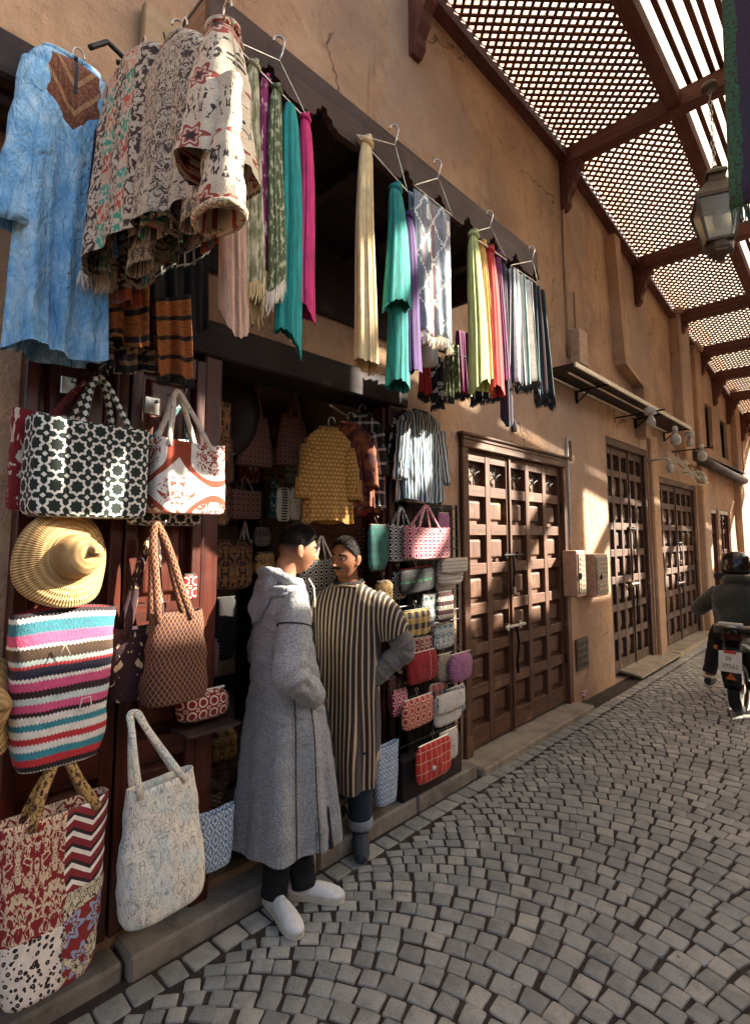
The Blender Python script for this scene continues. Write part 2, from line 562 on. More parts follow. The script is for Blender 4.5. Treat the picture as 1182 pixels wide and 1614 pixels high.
# ------------------------------------------------------------------ facade with openings
OPEN = {'shop': (1.27, 2.66, .0, 2.70), 'd1': (3.50, 5.42, 0, 2.52), 'w': (5.50, 5.63, 2.52, 2.75), 'd2': (6.62, 8.22, 0, 2.95), 'd3': (8.62, 10.9, 0, 2.62),
        'd4': (11.6, 12.55, 0, 2.25), 'd5': (12.75, 13.7, 0, 2.25), 'u1': (11.9, 12.55, 3.45, 4.35), 'u2': (13.3, 14.0, 3.4, 4.25), 'u3': (15, 15.8, 3.3, 4.1)}
def facade(name, x, y0, y1, z0, z1, holes, m, depth=.22, step=.16, sx=1, amp=.008, parent=None):
    ys, zs = {y0, y1}, {z0, z1}
    for a, b, c, d in holes: ys |= {a, b}; zs |= {c, d}
    def sub(v):
        v = sorted(v); o = []
        for p, q in zip(v, v[1:]):
            k = max(1, int((q - p) / step))
            o += [p + (q - p) * i / k for i in range(k)]
        return np.array(o + [v[-1]])
    Y, Z = sub(ys), sub(zs)
    inh = lambda yy, zz: any(a < yy < b and c < zz < d for a, b, c, d in holes)
    G = np.zeros((len(Z), len(Y), 3))
    G[..., 1], G[..., 2] = Y[None, :], Z[:, None]
    G[..., 0] = x + amp * (fnoise(G[..., 1] * 1.3 + G[..., 2] * .8, 3) + fnoise(G[..., 2] * 2.1 - G[..., 1] * .9, 4) * .7 + fnoise(G[..., 1] * 4.1 + G[..., 2] * 3.3, 8) * .35)
    V = G.reshape(-1, 3).tolist()
    n = len(Y)
    Fc = []
    keep = np.array([[not inh((Y[j] + Y[j + 1]) / 2, (Z[i] + Z[i + 1]) / 2) for j in range(n - 1)] for i in range(len(Z) - 1)])
    for i in range(len(Z) - 1):
        for j in range(n - 1):
            if keep[i, j]:
                f = (i * n + j, i * n + j + 1, (i + 1) * n + j + 1, (i + 1) * n + j)
                Fc.append(f if sx > 0 else f[::-1])
    def back(a):
        V.append((x - sx * depth, V[a][1], V[a][2]))
        return len(V) - 1
    for i in range(len(Z) - 1):
        for j in range(n - 1):
            if keep[i, j]: continue
            q = lambda a, b: Fc.append((a, b, back(b), back(a)))
            if j == 0 or keep[i, j - 1]: q(i * n + j, (i + 1) * n + j)
            if j == n - 2 or keep[i, j + 1]: q((i + 1) * n + j + 1, i * n + j + 1)
            if i == len(Z) - 2 or keep[i + 1, j]: q((i + 1) * n + j, (i + 1) * n + j + 1)
            if i > 0 and keep[i - 1, j]: q(i * n + j + 1, i * n + j)
    me = mkmesh(name, V, Fc, smooth=True)
    me.set_sharp_from_angle(angle=R(30))
    return link(name, me, m, parent)
shopb = empty('shop_building', (XW, 2, 0), 0, 'long orange plastered building with wooden doors lining the left side of the lane', 'building')
wall = facade('wall', 0, -3.2, 24, -.1, 7.4, [(a - 2 + 2, b, c, d) for a, b, c, d in OPEN.values()], PLASTER, parent=shopb)
wall.location = (0, -2, 0)
def wpart(name, mb, m, smooth=False):
    """part of the shop building given in world coordinates"""
    return mb.build(name, m, shopb, smooth, loc=(-XW, -2, 0))
wpart('roof_slab', MB().span((XW - .1, -3, 7.3), (-5.2, 23.8, 7.45)), CONC)
wpart('back_wall', MB().span((-5.2, -3, -.1), (-5.3, 23.8, 7.3)), PLASTER)
wpart('end_wall', MB().span((XW - .23, -3.2, -.1), (-5.19, -3.05, 7.29)), PLASTER)
wpart('far_end_wall', MB().span((XW - .23, 23.6, -.1), (-5.19, 23.75, 7.29)), PLASTER)
for k, (a, b, c, d) in OPEN.items():                   # dark slabs stand in for the unlit rooms behind the openings
    if k != 'shop': wpart('dark_room_slab', MB().span((XW - .235, a - .1, max(c - .1, -.09)), (XW - .275, b + .1, d + .1)), WOOD_DK['z'])
# boxed-in pipe chase, pilasters, low plaster skirt
def chase(pts, w_, d_, name='pipe_chase'):
    mb = MB()
    P = [at(*p, x=XW + d_) for p in pts]
    for k in range(len(P) - 1):
        a, b = P[k], P[k + 1]
        mb.add([(XW - .02, a.y - w_ / 2, a.z), (XW + d_, a.y - w_ / 2, a.z), (XW + d_, a.y + w_ / 2, a.z), (XW - .02, a.y + w_ / 2, a.z),
                (XW - .02, b.y - w_ / 2, b.z), (XW + d_, b.y - w_ / 2, b.z), (XW + d_, b.y + w_ / 2, b.z), (XW - .02, b.y + w_ / 2, b.z)],
               [(0, 1, 5, 4), (1, 2, 6, 5), (2, 3, 7, 6), (3, 0, 4, 7), (0, 3, 2, 1), (4, 5, 6, 7)])
    return wpart(name, mb, PLASTER)
chase([(972, 372), (990, 575), (1018, 612), (1022, 690)], .2, .13)
for y0, y1, z0, z1, d_ in ((9.75, 10.35, 2.9, 5.45, .16), (11.0, 11.5, .0, 5.2, .10), (8.26, 8.58, 0, 3.2, .05), (14.4, 14.9, 0, 5, .12)):
    mb = MB().span((XW - .02, y0, z0), (XW + d_, y1, z1), .02)
    if z1 > 4: mb.span((XW - .02, y0 - .04, z1 + .002), (XW + d_ + .06, y1 + .04, z1 + .09), .02)
    wpart('pilaster', mb, PLASTER)
for k in ('u1', 'u2', 'u3'):
    a, b, c, d = OPEN[k]
    w_ = wpart('window', MB().span((XW - .12, a, c), (XW - .06, a + .06, d)).span((XW - .12, b - .06, c), (XW - .06, b, d)).span((XW - .12, a + .062, c), (XW - .06, b - .062, c + .06)).span((XW - .12, a + .062, d - .06), (XW - .06, b - .062, d)), WOOD_DK['z'])
    for i in range(7):
        yy = a + .09 + (b - a - .18) * i / 6
        MB().span((XW - .10, yy - .012, c + .062), (XW - .085, yy + .012, d - .062)).build('window_bar', IRON, w_)
a, b, c, d = OPEN['w']
for i in range(3): wpart('window_bar', MB().span((XW - .06, a + (i + .5) * (b - a) / 3 - .006, c), (XW - .05, a + (i + .5) * (b - a) / 3 + .006, d)), IRON)

# ------------------------------------------------------------------ building across the lane (out of frame, heights and passage shaped for the sunlight in the lane)
XR = 1.8
rb = empty('facing_building', (XR, 4, 0), 0, 'low plastered building on the unseen side of the lane', 'building')
HOLES = [(6.2, 9.6, 0, 3.2), (13, 15, 0, 2.5)]
LOW = [(-3.4, -1.9, 0, 2.4), (-1.2, .2, 0, 2.3)]
facade('wall', 0, .8, 22, -.1, 5.05, HOLES, PLASTER, .2, .4, -1, parent=rb)
facade('wall', .2, .8, 22, -.1, 5.05, HOLES, PLASTER, .01, .4, 1, parent=rb)
facade('wall', 0, -8, .8, -.1, 2.9, LOW, PLASTER, .2, .4, -1, parent=rb)
facade('wall', .2, -8, .8, -.1, 2.9, LOW, PLASTER, .01, .4, 1, parent=rb)
MB().span((-.03, .81, 5.0), (.23, 22, 5.1)).build('coping', CONC, rb)
MB().span((-.03, -8, 2.85), (.23, .79, 2.95)).build('coping', CONC, rb)
for a, b, h_ in ((-3.4, -1.9, 2.4), (-1.2, .2, 2.3), (13, 15, 2.5)): MB().span((.12, a, 0), (.17, b, h_)).build('door', WOOD_DOOR['z'], rb)

# ------------------------------------------------------------------ lane roof: beams, lattice, slats, corbels
def zr(y): return 6.0 - (.135 * (y - 5.6) if y > 5.6 else 0)
roof = empty('lane_roof', (XW, 5, 6.0), 0, 'dark timber lane roof of lattice panels, slats and crossbeams overhead', 'roof')
def rpart(name, mb, m): return mb.build(name, m, roof, loc=(-XW, -5, -6.0))
BY = [2.95, 5.62, 8.05, 9.9, 11.45, 12.75, 14.1, 15.6, 17.2]
XL, XE, XS = -1.22, 1.98, .72
for y in BY:
    z = zr(y)
    rpart('crossbeam', MB().span((XW - .05, y - .07, z - .11), (XE, y + .07, z + .09), .012), WOOD_ROOF['x'])
    # carved corbel under the beam, against the wall
    prof = [(0, 0), (.26, 0), (.26, -.06), (.21, -.10), (.21, -.14), (.16, -.20), (.15, -.28), (.10, -.36), (.10, -.44), (.06, -.50), (0, -.50)]
    M = Matrix.Translation((XW - .01, y + .055, z - .112)) @ Matrix(((1, 0, 0, 0), (0, 0, -1, 0), (0, 1, 0, 0), (0, 0, 0, 1)))
    rpart('corbel', MB().prism(prof, .11, M), WOOD_ROOF['z'])
    rpart('shade_brace', MB().bar((XS + .18, y, z - .13), (XE - .13, y, 5.2), .06, .08), WOOD_ROOF['x'])  # unseen, added to widen the slanting beam shadows on the doors
    rpart('post', MB().span((XE - .12, y - .06, 5.10), (XE, y + .06, z - .111), .01), WOOD_ROOF['z'])
for p, q in zip(BY, BY[1:]):
    zp, zq = zr(p), zr(q)
    rpart('edge_beam', MB().bar((XL, p + .071, zp + .0), (XL, q - .071, zq + .0), .13, .15), WOOD_ROOF['y'])
    rpart('wall_plate', MB().bar((XW + .05, p + .071, zp + .02), (XW + .05, q - .071, zq + .02), .11, .12), WOOD_ROOF['y'])
    rpart('eaves_beam', MB().bar((XS, p + .071, zp + .0), (XS, q - .071, zq + .0), .1, .13), WOOD_ROOF['y'])
    # diagonal lattice: two layers of laths, clipped to the bay
    mb = MB()
    xa, xb, ya, yb = XW + .0, XL - .02, p + .02, q - .02
    sp = .072 * 1.414
    for lay, sg in ((0, 1), (1, -1)):
        c = (xa - yb if sg > 0 else xa + ya)
        cmax = (xb - ya if sg > 0 else xb + yb)
        while c < cmax:                                # x - sg*y = c
            pts = []
            for yy in (ya, yb):
                xx = c + sg * yy
                if xa <= xx <= xb: pts.append((xx, yy))
            for xx in (xa, xb):
                yy = sg * (xx - c)
                if ya < yy < yb: pts.append((xx, yy))
            if len(pts) >= 2 and math.dist(pts[0], pts[1]) > .05:
                (x0, y0), (x1, y1) = pts[:2]
                f0, f1 = (y0 - p) / (q - p), (y1 - p) / (q - p)
                dz = .094 + .0125 * lay
                mb.bar((x0, y0, zp + (zq - zp) * f0 + dz), (x1, y1, zp + (zq - zp) * f1 + dz), .027, .012)
            c += sp
    kind(rpart('lattice', mb, WOOD_ROOF['y']), 'stuff')
    ln = math.hypot(q - p - .01, zq - zp)
    sm = MB().span((-.021, -ln / 2, -.012), (.021, ln / 2, .012)).build('slat', WOOD_ROOF['y'], roof)
    x = XL + .14
    first = True
    while x < XS:
        o = sm if first else sm.copy()
        if not first: COL.objects.link(o)
        first = False
        o.location = (x - XW + rr.uniform(-.008, .008), (p + q) / 2 - 5, (zp + zq) / 2 + .104 - 6.0)
        o.rotation_euler = (math.atan2(zq - zp, q - p), 0, rr.uniform(-.003, .003))
        x += .094

def m_sheet(k):
    m = Mat(k)
    n = m.noise(m.vec(*m.pos()), 2.2, 5, .65)
    col = m.mix(n.ss(.6, .75) * .6, '#b9b2a4', '#9c8c74')
    tr = m.nt.nodes.new('ShaderNodeBsdfTranslucent')
    m.put(tr.inputs[0], col)
    df = m.nt.nodes.new('ShaderNodeBsdfDiffuse')
    m.put(df.inputs[0], col)
    mx = m.nt.nodes.new('ShaderNodeMixShader')
    mx.inputs[0].default_value = .22
    m.nt.links.new(tr.outputs[0], mx.inputs[1]); m.nt.links.new(df.outputs[0], mx.inputs[2])
    m.nt.links.new(mx.outputs[0], m.nt.nodes['Material Output'].inputs[0])
    return m.mat
SHEET = m_sheet('white_awning_sheet')
for p, q in zip(BY, BY[1:]):                           # translucent sheeting stretched over the slats
    X = np.linspace(-2.12, XS + .02, 22); Y = np.linspace(p, q, 14)
    G = np.zeros((14, 22, 3))
    G[..., 0], G[..., 1] = X[None], Y[:, None]
    f = (G[..., 1] - p) / (q - p)
    G[..., 2] = zr(p) + (zr(q) - zr(p)) * f + .2 + .012 * fnoise(G[..., 0] * 5 + G[..., 1] * 3, 2)
    G -= np.array((XW, 5, 6.0))
    link('awning_sheet', gridmesh(G, name='awning_sheet'), SHEET, roof)

# ------------------------------------------------------------------ panelled doors
def curl(mb, c, s, n=14, r=.006):
    """one iron S-scroll in the YZ plane around c"""
    pts = []
    for k in range(n):
        t = k / (n - 1) * 2 - 1
        a = t * 4.2
        q = s * (.55 - .35 * abs(t) ** 1.5)
        pts.append((c[0], c[1] + q * math.sin(a) * .9, c[2] + s * t * .75 + q * .3 * math.cos(a)))
    mb.tube(pts, r, 5)
def door(name, label, y0, y1, z0, z1, x, cols, rows, W, grille=True, group=None, st=.075, rl=.09, frame=.09, leaves=None, hard=True, lintel=True):
    D = empty(name, (x, (y0 + y1) / 2, z0), 0, label, 'door', group)
    T = Vector((-x, -(y0 + y1) / 2, -z0))
    def p(nm, mb, m, par=None): return mb.build(nm, m, par or D, loc=T if par is None else None)
    if frame:
        for ya, yb in ((y0, y0 + frame), (y1 - frame, y1)):
            p('frame_post', MB().span((x - .1, ya, z0), (x + .045, yb, z1 - frame - .001), .008), W['z'])
        p('frame_head', MB().span((x - .1, y0, z1 - frame), (x + .05, y1, z1), .008), W['y'])
        if lintel: p('cornice', MB().span((x - .05, y0 - .03, z1 + .002), (x + .075, y1 + .03, z1 + .03), .01).span((x - .05, y0 - .01, z1 - .03), (x + .06, y1 + .01, z1 + .001), .008), W['y'])
    a, b, c, d = y0 + frame, y1 - frame, z0 + .02, z1 - frame - .004
    p('backing', MB().span((x - .085, a, c), (x - .06, b, d)), W['z'])
    cw = (b - a) / cols
    rh = [.16 if (grille and i == 0) else 1 for i in range(rows)]
    tot = d - c - rl * (rows + 1) - .06
    hg = .2 if grille else 0
    hp = (tot - hg) / (rows - (1 if grille else 0))
    lv = leaves or [cols // 2]
    for k in range(cols + 1):
        yy = a + cw * k
        if k in lv:
            for s_ in (-1, 1): p('stile', MB().span((x - .06, yy + s_ * .003, c), (x, yy + s_ * (.003 + st * .6), d), .005), W['z'])
            p('cover_strip', MB().span((x + .001, yy - .018, c), (x + .016, yy + .018, d), .005), W['z'])
        else:
            h0, h1 = (0, st / 2) if k == 0 else ((-st / 2, 0) if k == cols else (-st / 2, st / 2))
            p('stile', MB().span((x - .06, yy + h0, c), (x, yy + h1, d), .005), W['z'])
    pm = rm = None
    for k in range(cols):
        ya = a + cw * k + (st * .62 if k in lv else st / 2)
        yb = a + cw * (k + 1) - (st * .62 if (k + 1) in lv else st / 2)
        z = d
        for i in range(rows + 1):
            h_ = rl if i < rows else rl + .06
            p('rail', MB().span((x - .058, ya + .0005, z - h_), (x - .003, yb - .0005, z), .004), W['y'])
            z -= h_
            if i == rows: break
            ph = hg if (grille and i == 0) else hp
            if grille and i == 0:
                mb = MB()
                for j in range(2): curl(mb, (x - .03, ya + (yb - ya) * (.3 + .4 * j), z - ph / 2), ph * .5)
                mb.tube([(x - .03, (ya + yb) / 2, z), (x - .03, (ya + yb) / 2, z - ph)], .005, 5)
                p('grille', mb, IRON)
            else:
                q = MB()
                m_, zc, yc = .028, z - ph / 2, (ya + yb) / 2
                o0, o1 = (yb - ya) / 2, ph / 2
                V = []
                for xx, e in ((-.052, 0.0), (-.052, m_), (-.034, m_ + .018), (-.032, m_ + .026)):
                    V += [(x + xx, yc + sy * (o0 - e), zc + sz * (o1 - e)) for sy, sz in ((-1, -1), (1, -1), (1, 1), (-1, 1))]
                Fc = [(i_ * 4 + k_, i_ * 4 + (k_ + 1) % 4, (i_ + 1) * 4 + (k_ + 1) % 4, (i_ + 1) * 4 + k_) for i_ in range(3) for k_ in range(4)] + [(12, 13, 14, 15)]
                p('panel', q.add(V, Fc), W['z'])
            z -= ph
    if hard:
        yc = a + cw * lv[0]
        zb = c + (d - c) * .63
        p('bolt', MB().tube([(x + .03, yc - cw * .45, zb), (x + .03, yc + cw * .5, zb)], .011, 8).box((x + .015, yc - cw * .3, zb), (.03, .03, .05)).box((x + .015, yc + cw * .3, zb), (.03, .03, .05)), IRON)
        hk = p('hasp', MB().tube([(x + .035, yc - .01, zb - .01), (x + .05, yc - .02, zb - .12), (x + .05, yc - .04, zb - .28)], .010, 8), IRON)
        MB().box((x + .05, yc - .04, zb - .31), (.03, .05, .065), .006).build('padlock', STEEL, hk)
        zb -= (d - c) * .26
        p('bolt', MB().tube([(x + .03, yc - cw * .5, zb), (x + .03, yc + cw * .5, zb)], .016, 8).box((x + .015, yc - cw * .3, zb), (.03, .04, .06)).box((x + .015, yc + cw * .3, zb), (.03, .04, .06)), STEEL)
        p('chain', MB().tube([(x + .035, yc + .02, zb - .01), (x + .05, yc + .03, zb - .15), (x + .045, yc + .0, zb - .30), (x + .04, yc + .02, zb - .4)], .012, 8), IRON)
        for s_ in (0, 1):
            for zz in (.18, .5, .82):
                yy = (a - .004) if s_ == 0 else (b + .004)
                p('hinge', MB().lathe([(0, -.05), (.010, -.05), (.010, .05), (0, .05)], 8, (x + .012, yy, c + (d - c) * zz)), IRON)
    return D
d1 = door('panelled_door', 'large brown panelled double door with sun patches, nearest closed door past the shop', 3.5, 5.42, .05, 2.52, XW - .015, 5, 7, WOOD_DOOR, leaves=[2], group='panelled doors along the lane')
door('panelled_door', 'tall dark panelled door under the metal awning, second closed door along the lane', 6.62, 8.22, .03, 2.95, XW - .06, 5, 8, WOOD_DOOR2, leaves=[3], group='panelled doors along the lane', lintel=False)
door('panelled_door', 'dark panelled door just beyond the plaster pier, third closed door along the lane', 8.62, 10.9, .03, 2.62, XW - .06, 6, 7, WOOD_DOOR2, leaves=[3], group='panelled doors along the lane', lintel=False)
door('panelled_door', 'narrow dark door behind the helmet of the rider, fourth along the lane', 11.6, 12.55, .0, 2.25, XW - .06, 2, 5, WOOD_RED, group='panelled doors along the lane', lintel=False, hard=False)
door('panelled_door', 'farthest narrow dark door near the right picture edge', 12.75, 13.7, .0, 2.25, XW - .06, 2, 5, WOOD_RED, group='panelled doors along the lane', lintel=False, hard=False)
door('shop_shutter', 'red-brown door leaf folded flat on the wall behind the green star tote', .52, .905, .12, 2.56, XW + .085, 1, 4, WOOD_RED, False, 'open leaves of the shop door', .1, .1, 0, [9], False)
door('shop_shutter', 'red-brown door leaf on the wall beside the shop opening, behind the white rust tote', .915, 1.262, .12, 2.56, XW + .085, 1, 4, WOOD_RED, False, 'open leaves of the shop door', .1, .1, 0, [9], False)

# ------------------------------------------------------------------ shop door frame and room
wpart('lintel', MB().span((XW - .2, 1.16, 2.60), (XW + .075, 2.79, 2.78), .01), WOOD_DK['y'])
for ya, yb in ((1.262, 1.36), (2.60, 2.78)):
    wpart('door_post', MB().span((XW - .2, ya, .02), (XW + .07, yb, 2.598), .01), WOOD_RED['z'])
jp = wpart('door_jamb_leaf', MB().span((XW - .16, 2.56, .16), (XW + .05, 2.598, 2.58), .008), WOOD_RED['z'])
for zz in (.5, 1.3, 2.05, 2.35): MB().lathe([(0, -.06), (.012, -.06), (.012, .06), (0, .06)], 8, (XW + .06, 2.59, zz)).build('hinge', IRON, jp)
RX, RY0, RY1, RZ = -4.3, 1.0, 2.90, 2.86
FT = m_conc('room_floor_tile', '#8e7353', '#6d5336')
wpart('room_floor', MB().span((RX, RY0, .06), (XW + .02, RY1, .12)), FT)
wpart('room_ceiling', MB().span((RX, RY0, RZ), (XW - .225, RY1, RZ + .05)), m_plaster('white_plaster', '#d5c9b5', '#c2b196', '#9c8667'))
for i in range(6): wpart('ceiling_board', MB().span((RX + .02, RY0 + .1 + i * .3, RZ - .018), (XW - .3, RY0 + .38 + i * .3, RZ - .001), .006), PLASTER_IN)
wpart('room_wall', MB().span((RX - .08, RY0, .1), (RX, RY1, RZ)), PLASTER_IN)
wpart('room_wall', MB().span((RX, RY0 - .08, .1), (XW - .225, RY0, RZ)), WOOD_DK['z'])
wpart('room_wall', MB().span((RX, RY1, .1), (XW - .225, RY1 + .08, RZ)), PLASTER_IN)
SLW = m_wood('slatwall', '#c99a76', '#b5835f', 'x', .5, wear=.1)
sw = empty('slat_wall', (-3.0, RY1, .2), 0, 'peach slatted display board inside the shop behind the striped man', 'display board')
for i in range(13): MB().span((-.62, -.028, i * .13 + .1), (.52, -.004, i * .13 + .217), .006).build('slat', SLW, sw)
shf = empty('shelf_unit', (RX + .02, 1.9, .12), 0, 'dark wooden shelves at the back of the shop', 'shelf')
for z in (.35, .8, 1.25, 1.7): MB().span((.0, -.85, z), (.34, .8, z + .03), .004).build('shelf_board', WOOD_DK['y'], shf)
for y in (-.86, -.02, .81): MB().span((.0, y - .015, 0), (.335, y + .015, 2.3), .004).build('upright', WOOD_DK['z'], shf)

# ------------------------------------------------------------------ timber canopy over the shop
XC, CY0, CY1, CZ = -1.5, .79, 3.10, 3.535
cn = empty('shop_canopy', (XW, 2, 3.3), 0, 'brown timber canopy with scalloped front board carrying the hanging scarves', 'canopy')
def cpart(nm, mb, m): return mb.build(nm, m, cn, loc=(-XW, -2, -3.3))
prof = [(CY0, CZ), (CY0, CZ - .17)]
y = CY0 + .05
k = 0
while y < CY1 - .1:                                    # carved lower edge: bracket lobes and notches
    L = .255
    zb = CZ - .17
    prof += [(y, zb), (y + .02, zb - .012), (y + .13, zb - .012), (y + .15, zb - .004), (y + .155, zb + .028), (y + .175, zb + .034), (y + .18, zb + .055), (y + .205, zb + .055), (y + .21, zb + .03), (y + .235, zb + .024), (y + .24, zb)]
    y += L
prof += [(CY1, CZ - .16), (CY1, CZ)]
M = Matrix(((0, 0, 1, XC - .032), (1, 0, 0, 0), (0, 1, 0, 0), (0, 0, 0, 1)))
cpart('fascia_board', MB().prism(prof[::-1], .032, M), WOOD_BRN['y'])
cpart('side_board', MB().span((XW + .002, CY0 + .001, CZ - .17), (XC - .033, CY0 + .032, CZ - .001), .004), m_wood('tan_wood_x', '#8a6446', '#66462f', 'x', .75, wear=.4))
cpart('side_board', MB().span((XW + .002, CY1 - .032, CZ - .17), (XC - .033, CY1 - .001, CZ - .001), .004), WOOD_BRN['x'])
for i in range(6):
    x0 = XW + .002 + i * .145
    cpart('deck_board', MB().span((x0, CY0 + .002, CZ + .001), (x0 + .142, CY1 - .002, CZ + .022), .003), WOOD_DK['y'])
for i in range(3):
    z0 = 3.06 + i * .157
    cpart('shade_board', MB().span((XW + .003, CY0 + .034, z0), (XW + .03, CY1 - .034, z0 + .155), .004), WOOD_DK['y'])  # dark boards added to blacken the shaded wall under the canopy
for i in range(4):
    yy = CY0 + .35 + i * .55
    cpart('joist', MB().span((XW + .031, yy - .03, CZ - .09), (XC - .034, yy + .03, CZ - .0005), .004), WOOD_DK['x'])
wb = MB().span((XW + .002, -1.6, 3.34), (XW + .26, CY0 - .005, 3.52), .012).span((XW + .002, -1.6, 3.29), (XW + .18, CY0 - .006, 3.338), .01)
tag(wb.build('wall_beam', WOOD_DK['y']), 'dark timber beam on the wall above the blue robe', 'beam')
bx_ = empty('junction_box', (0, 0, 0), 0, 'tan rectangular cover box high on the wall beside the canopy corner', 'box')
c, w_, h_ = rect(222, 35, 300, 112, XW + .02)
bx_.location = c
MB().box((.02, 0, 0), (.05, w_, h_), .006).build('cover', m_plain('tan_cover', '#a98a63', .7), bx_)
q = MB()
for dy, s_ in ((-.03, 1), (0, -1), (.03, 1)): q.tube([(.047, dy, .02), (.047, dy + .012 * s_, -.03)], .003, 4)
q.build('stencil_mark', IRON, bx_)
for pts, lb in ((((142, 75), (170, 66), (205, 100), (238, 118)), 'black cable looping up from the wall beam'), (((185, 98), (210, 105), (236, 122)), 'short black cable lying on the wall beam')):
    P = [at(px, py, x=XW + .16) for px, py in pts]
    pp = []
    for i in range(len(P) - 1):
        for t in np.linspace(0, 1, 6, endpoint=False): pp.append(P[i].lerp(P[i + 1], t))
    tag(MB().tube(pp + [P[-1]], .011, 8).build('cable', BLACK, smooth=True), lb, 'cable')

# ------------------------------------------------------------------ metal awning and wall fittings farther along
aw = empty('metal_awning', (XW, 7, 3.36), 0, 'narrow dark metal awning with pale edge rails over the second door', 'awning')
TIN = m_plain('dark_tin', '#33231c', .6, .3, .35, 6)
LIT_RAIL = m_plain('pale_rail', '#cdbfa6', .35, .4, .2)  # pale colour stands for sun catching the awning edges
MB().box((.17, .1, .02), (.34, 4.3, .012)).build('sheet', TIN, aw)
MB().box((.352, .1, .012), (.022, 4.3, .05), .004).build('edge_rail', LIT_RAIL, aw)
MB().tube([(.22, -1.9, -.01), (.22, .6, -.01)], .012, 6).build('light_tube', LIT_RAIL, aw)  # pale bars for the bright sunlit lines under the sheet, no lamps
MB().tube([(.03, -1.9, -.012), (.03, 2.2, -.012)], .014, 6).build('light_tube', LIT_RAIL, aw)
for yy in (-1.2, .75, 2.1):
    MB().bar((0, yy, -.03), (.36, yy, -.012), .02, .02).bar((.01, yy, -.16), (.01, yy, -.03), .03, .02).bar((.01, yy, -.15), (.16, yy, -.04), .014, .014).build('bracket', IRON, aw)
aw2 = empty('metal_awning', (XW, 12.4, 2.95), 0, 'rolled dark awning above the farther doors, tangled with cables', 'awning')
MB().tube([(.14, -2.3, .12), (.16, -1, .1), (.13, .5, .08), (.15, 2.3, .04)], .09, 10).build('roll', TIN, aw2, True)
MB().box((.1, 0, .2), (.2, 4.6, .012)).build('sheet', TIN, aw2)
GLASS = m_plain('milky_glass', '#b5ac9c', .2, 0, .08)
def wall_lamp(px, py, x, kind_, label, arm):
    c = at(px, py, x=x)
    L = empty('wall_lamp', (XW, c.y, c.z), 0, label, 'lamp', 'small lamps on brackets along the wall')
    d_ = x - XW
    if arm: MB().tube([(0, -.02, .0 + arm), (d_ + .16, .0, .02 + arm)], .011, 6).build('arm', IRON, L)
    if kind_ == 'globe':
        MB().lathe([(0, -.09), (.045, -.075), (.068, -.04), (.072, 0), (.058, .045), (.03, .07), (.026, .10), (0, .1)], 16, (d_, 0, 0)).build('globe', GLASS, L, True)
        MB().lathe([(0, .10), (.035, .10), (.035, .15), (.02, .18), (0, .18)], 12, (d_, 0, 0)).build('cap', PVC, L, True)
    elif kind_ == 'spot':
        MB().tube([(0, -.05, .04), (d_ - .05, -.02, .05), (d_, 0, .02), (d_, .0, -.03)], .018, 8).build('arm', PVC, L, True)
        MB().lathe([(0, -.12), (.05, -.12), (.045, -.05), (.02, -.03), (0, -.03)], 12, (d_, 0, 0)).build('lamp_shade', PVC, L, True)
        MB().lathe([(0, -.16), (.028, -.15), (.03, -.121), (0, -.121)], 10, (d_, 0, 0)).build('bulb', GLASS, L, True)
    else:
        MB().lathe([(0, .02), (.07, .02), (.07, .09), (.05, .10), (0, .1)], 14, (d_, 0, 0)).build('housing', PVC, L, True)
        MB().lathe([(0, -.15), (.05, -.13), (.055, -.07), (.03, -.02), (.03, .019), (0, .019)], 12, (d_, 0, 0)).build('lamp_shade', GLASS, L, True)
    return L
wall_lamp(1025, 655, -1.98, 'drum', 'white drum lamp at the end of the long iron arm over the metal awning', .03)
wall_lamp(1064, 692, -1.98, 'globe', 'milky globe lamp nearest to the end of the metal awning', .0)
wall_lamp(1086, 690, -2.1, 'drum', 'small dark-capped lamp between the two globe lamps', .0)
wall_lamp(1106, 718, -1.98, 'globe', 'milky globe lamp farther right, above the rolled awning', .1)
wall_lamp(1055, 728, -2.1, 'spot', 'white swan-neck spot lamp below the first globe lamp', 0)
wall_lamp(1108, 748, -2.1, 'spot', 'white swan-neck spot lamp below the second globe lamp', 0)
jl = at(676, 560, x=-1.72)
jb = empty('jar_lamp', jl, 0, 'white jar-shaped lamp hanging under the canopy below the grey shawl', 'lamp')
MB().lathe([(0, -.062), (.04, -.058), (.05, -.04), (.05, .03), (.046, .045), (0, .045)], 18).build('globe', GLASS, jb, True)
MB().lathe([(0, .046), (.051, .046), (.051, .062), (.03, .07), (0, .07)], 18).build('cap', PVC, jb, True)
MB().tube([(0, 0, .07), (0, 0, CZ - jl.z)], .004, 5).build('cord', BLACK, jb)
q = MB()
for i in range(16):                                    # loose cable tangle
    a = at(1050 + i * 3.2 + rr.uniform(-6, 6), 712 + i * 2.2 + rr.uniform(-8, 8), x=-2.15); b = at(1075 + i * 3 + rr.uniform(-6, 6), 728 + i * 2 + rr.uniform(-8, 12), x=-2.2)
    q.tube([a, a.lerp(b, .3) + Vector((0, 0, -.05)), a.lerp(b, .7) + Vector((0, 0, -.06)), b], .008, 5)
tag(q.build('cable_bundle', PVC), 'tangle of pale cables sagging under the globe lamps', 'cables')
BOX = m_plain('peach_steel', '#c09a7a', .6, 0, .2)
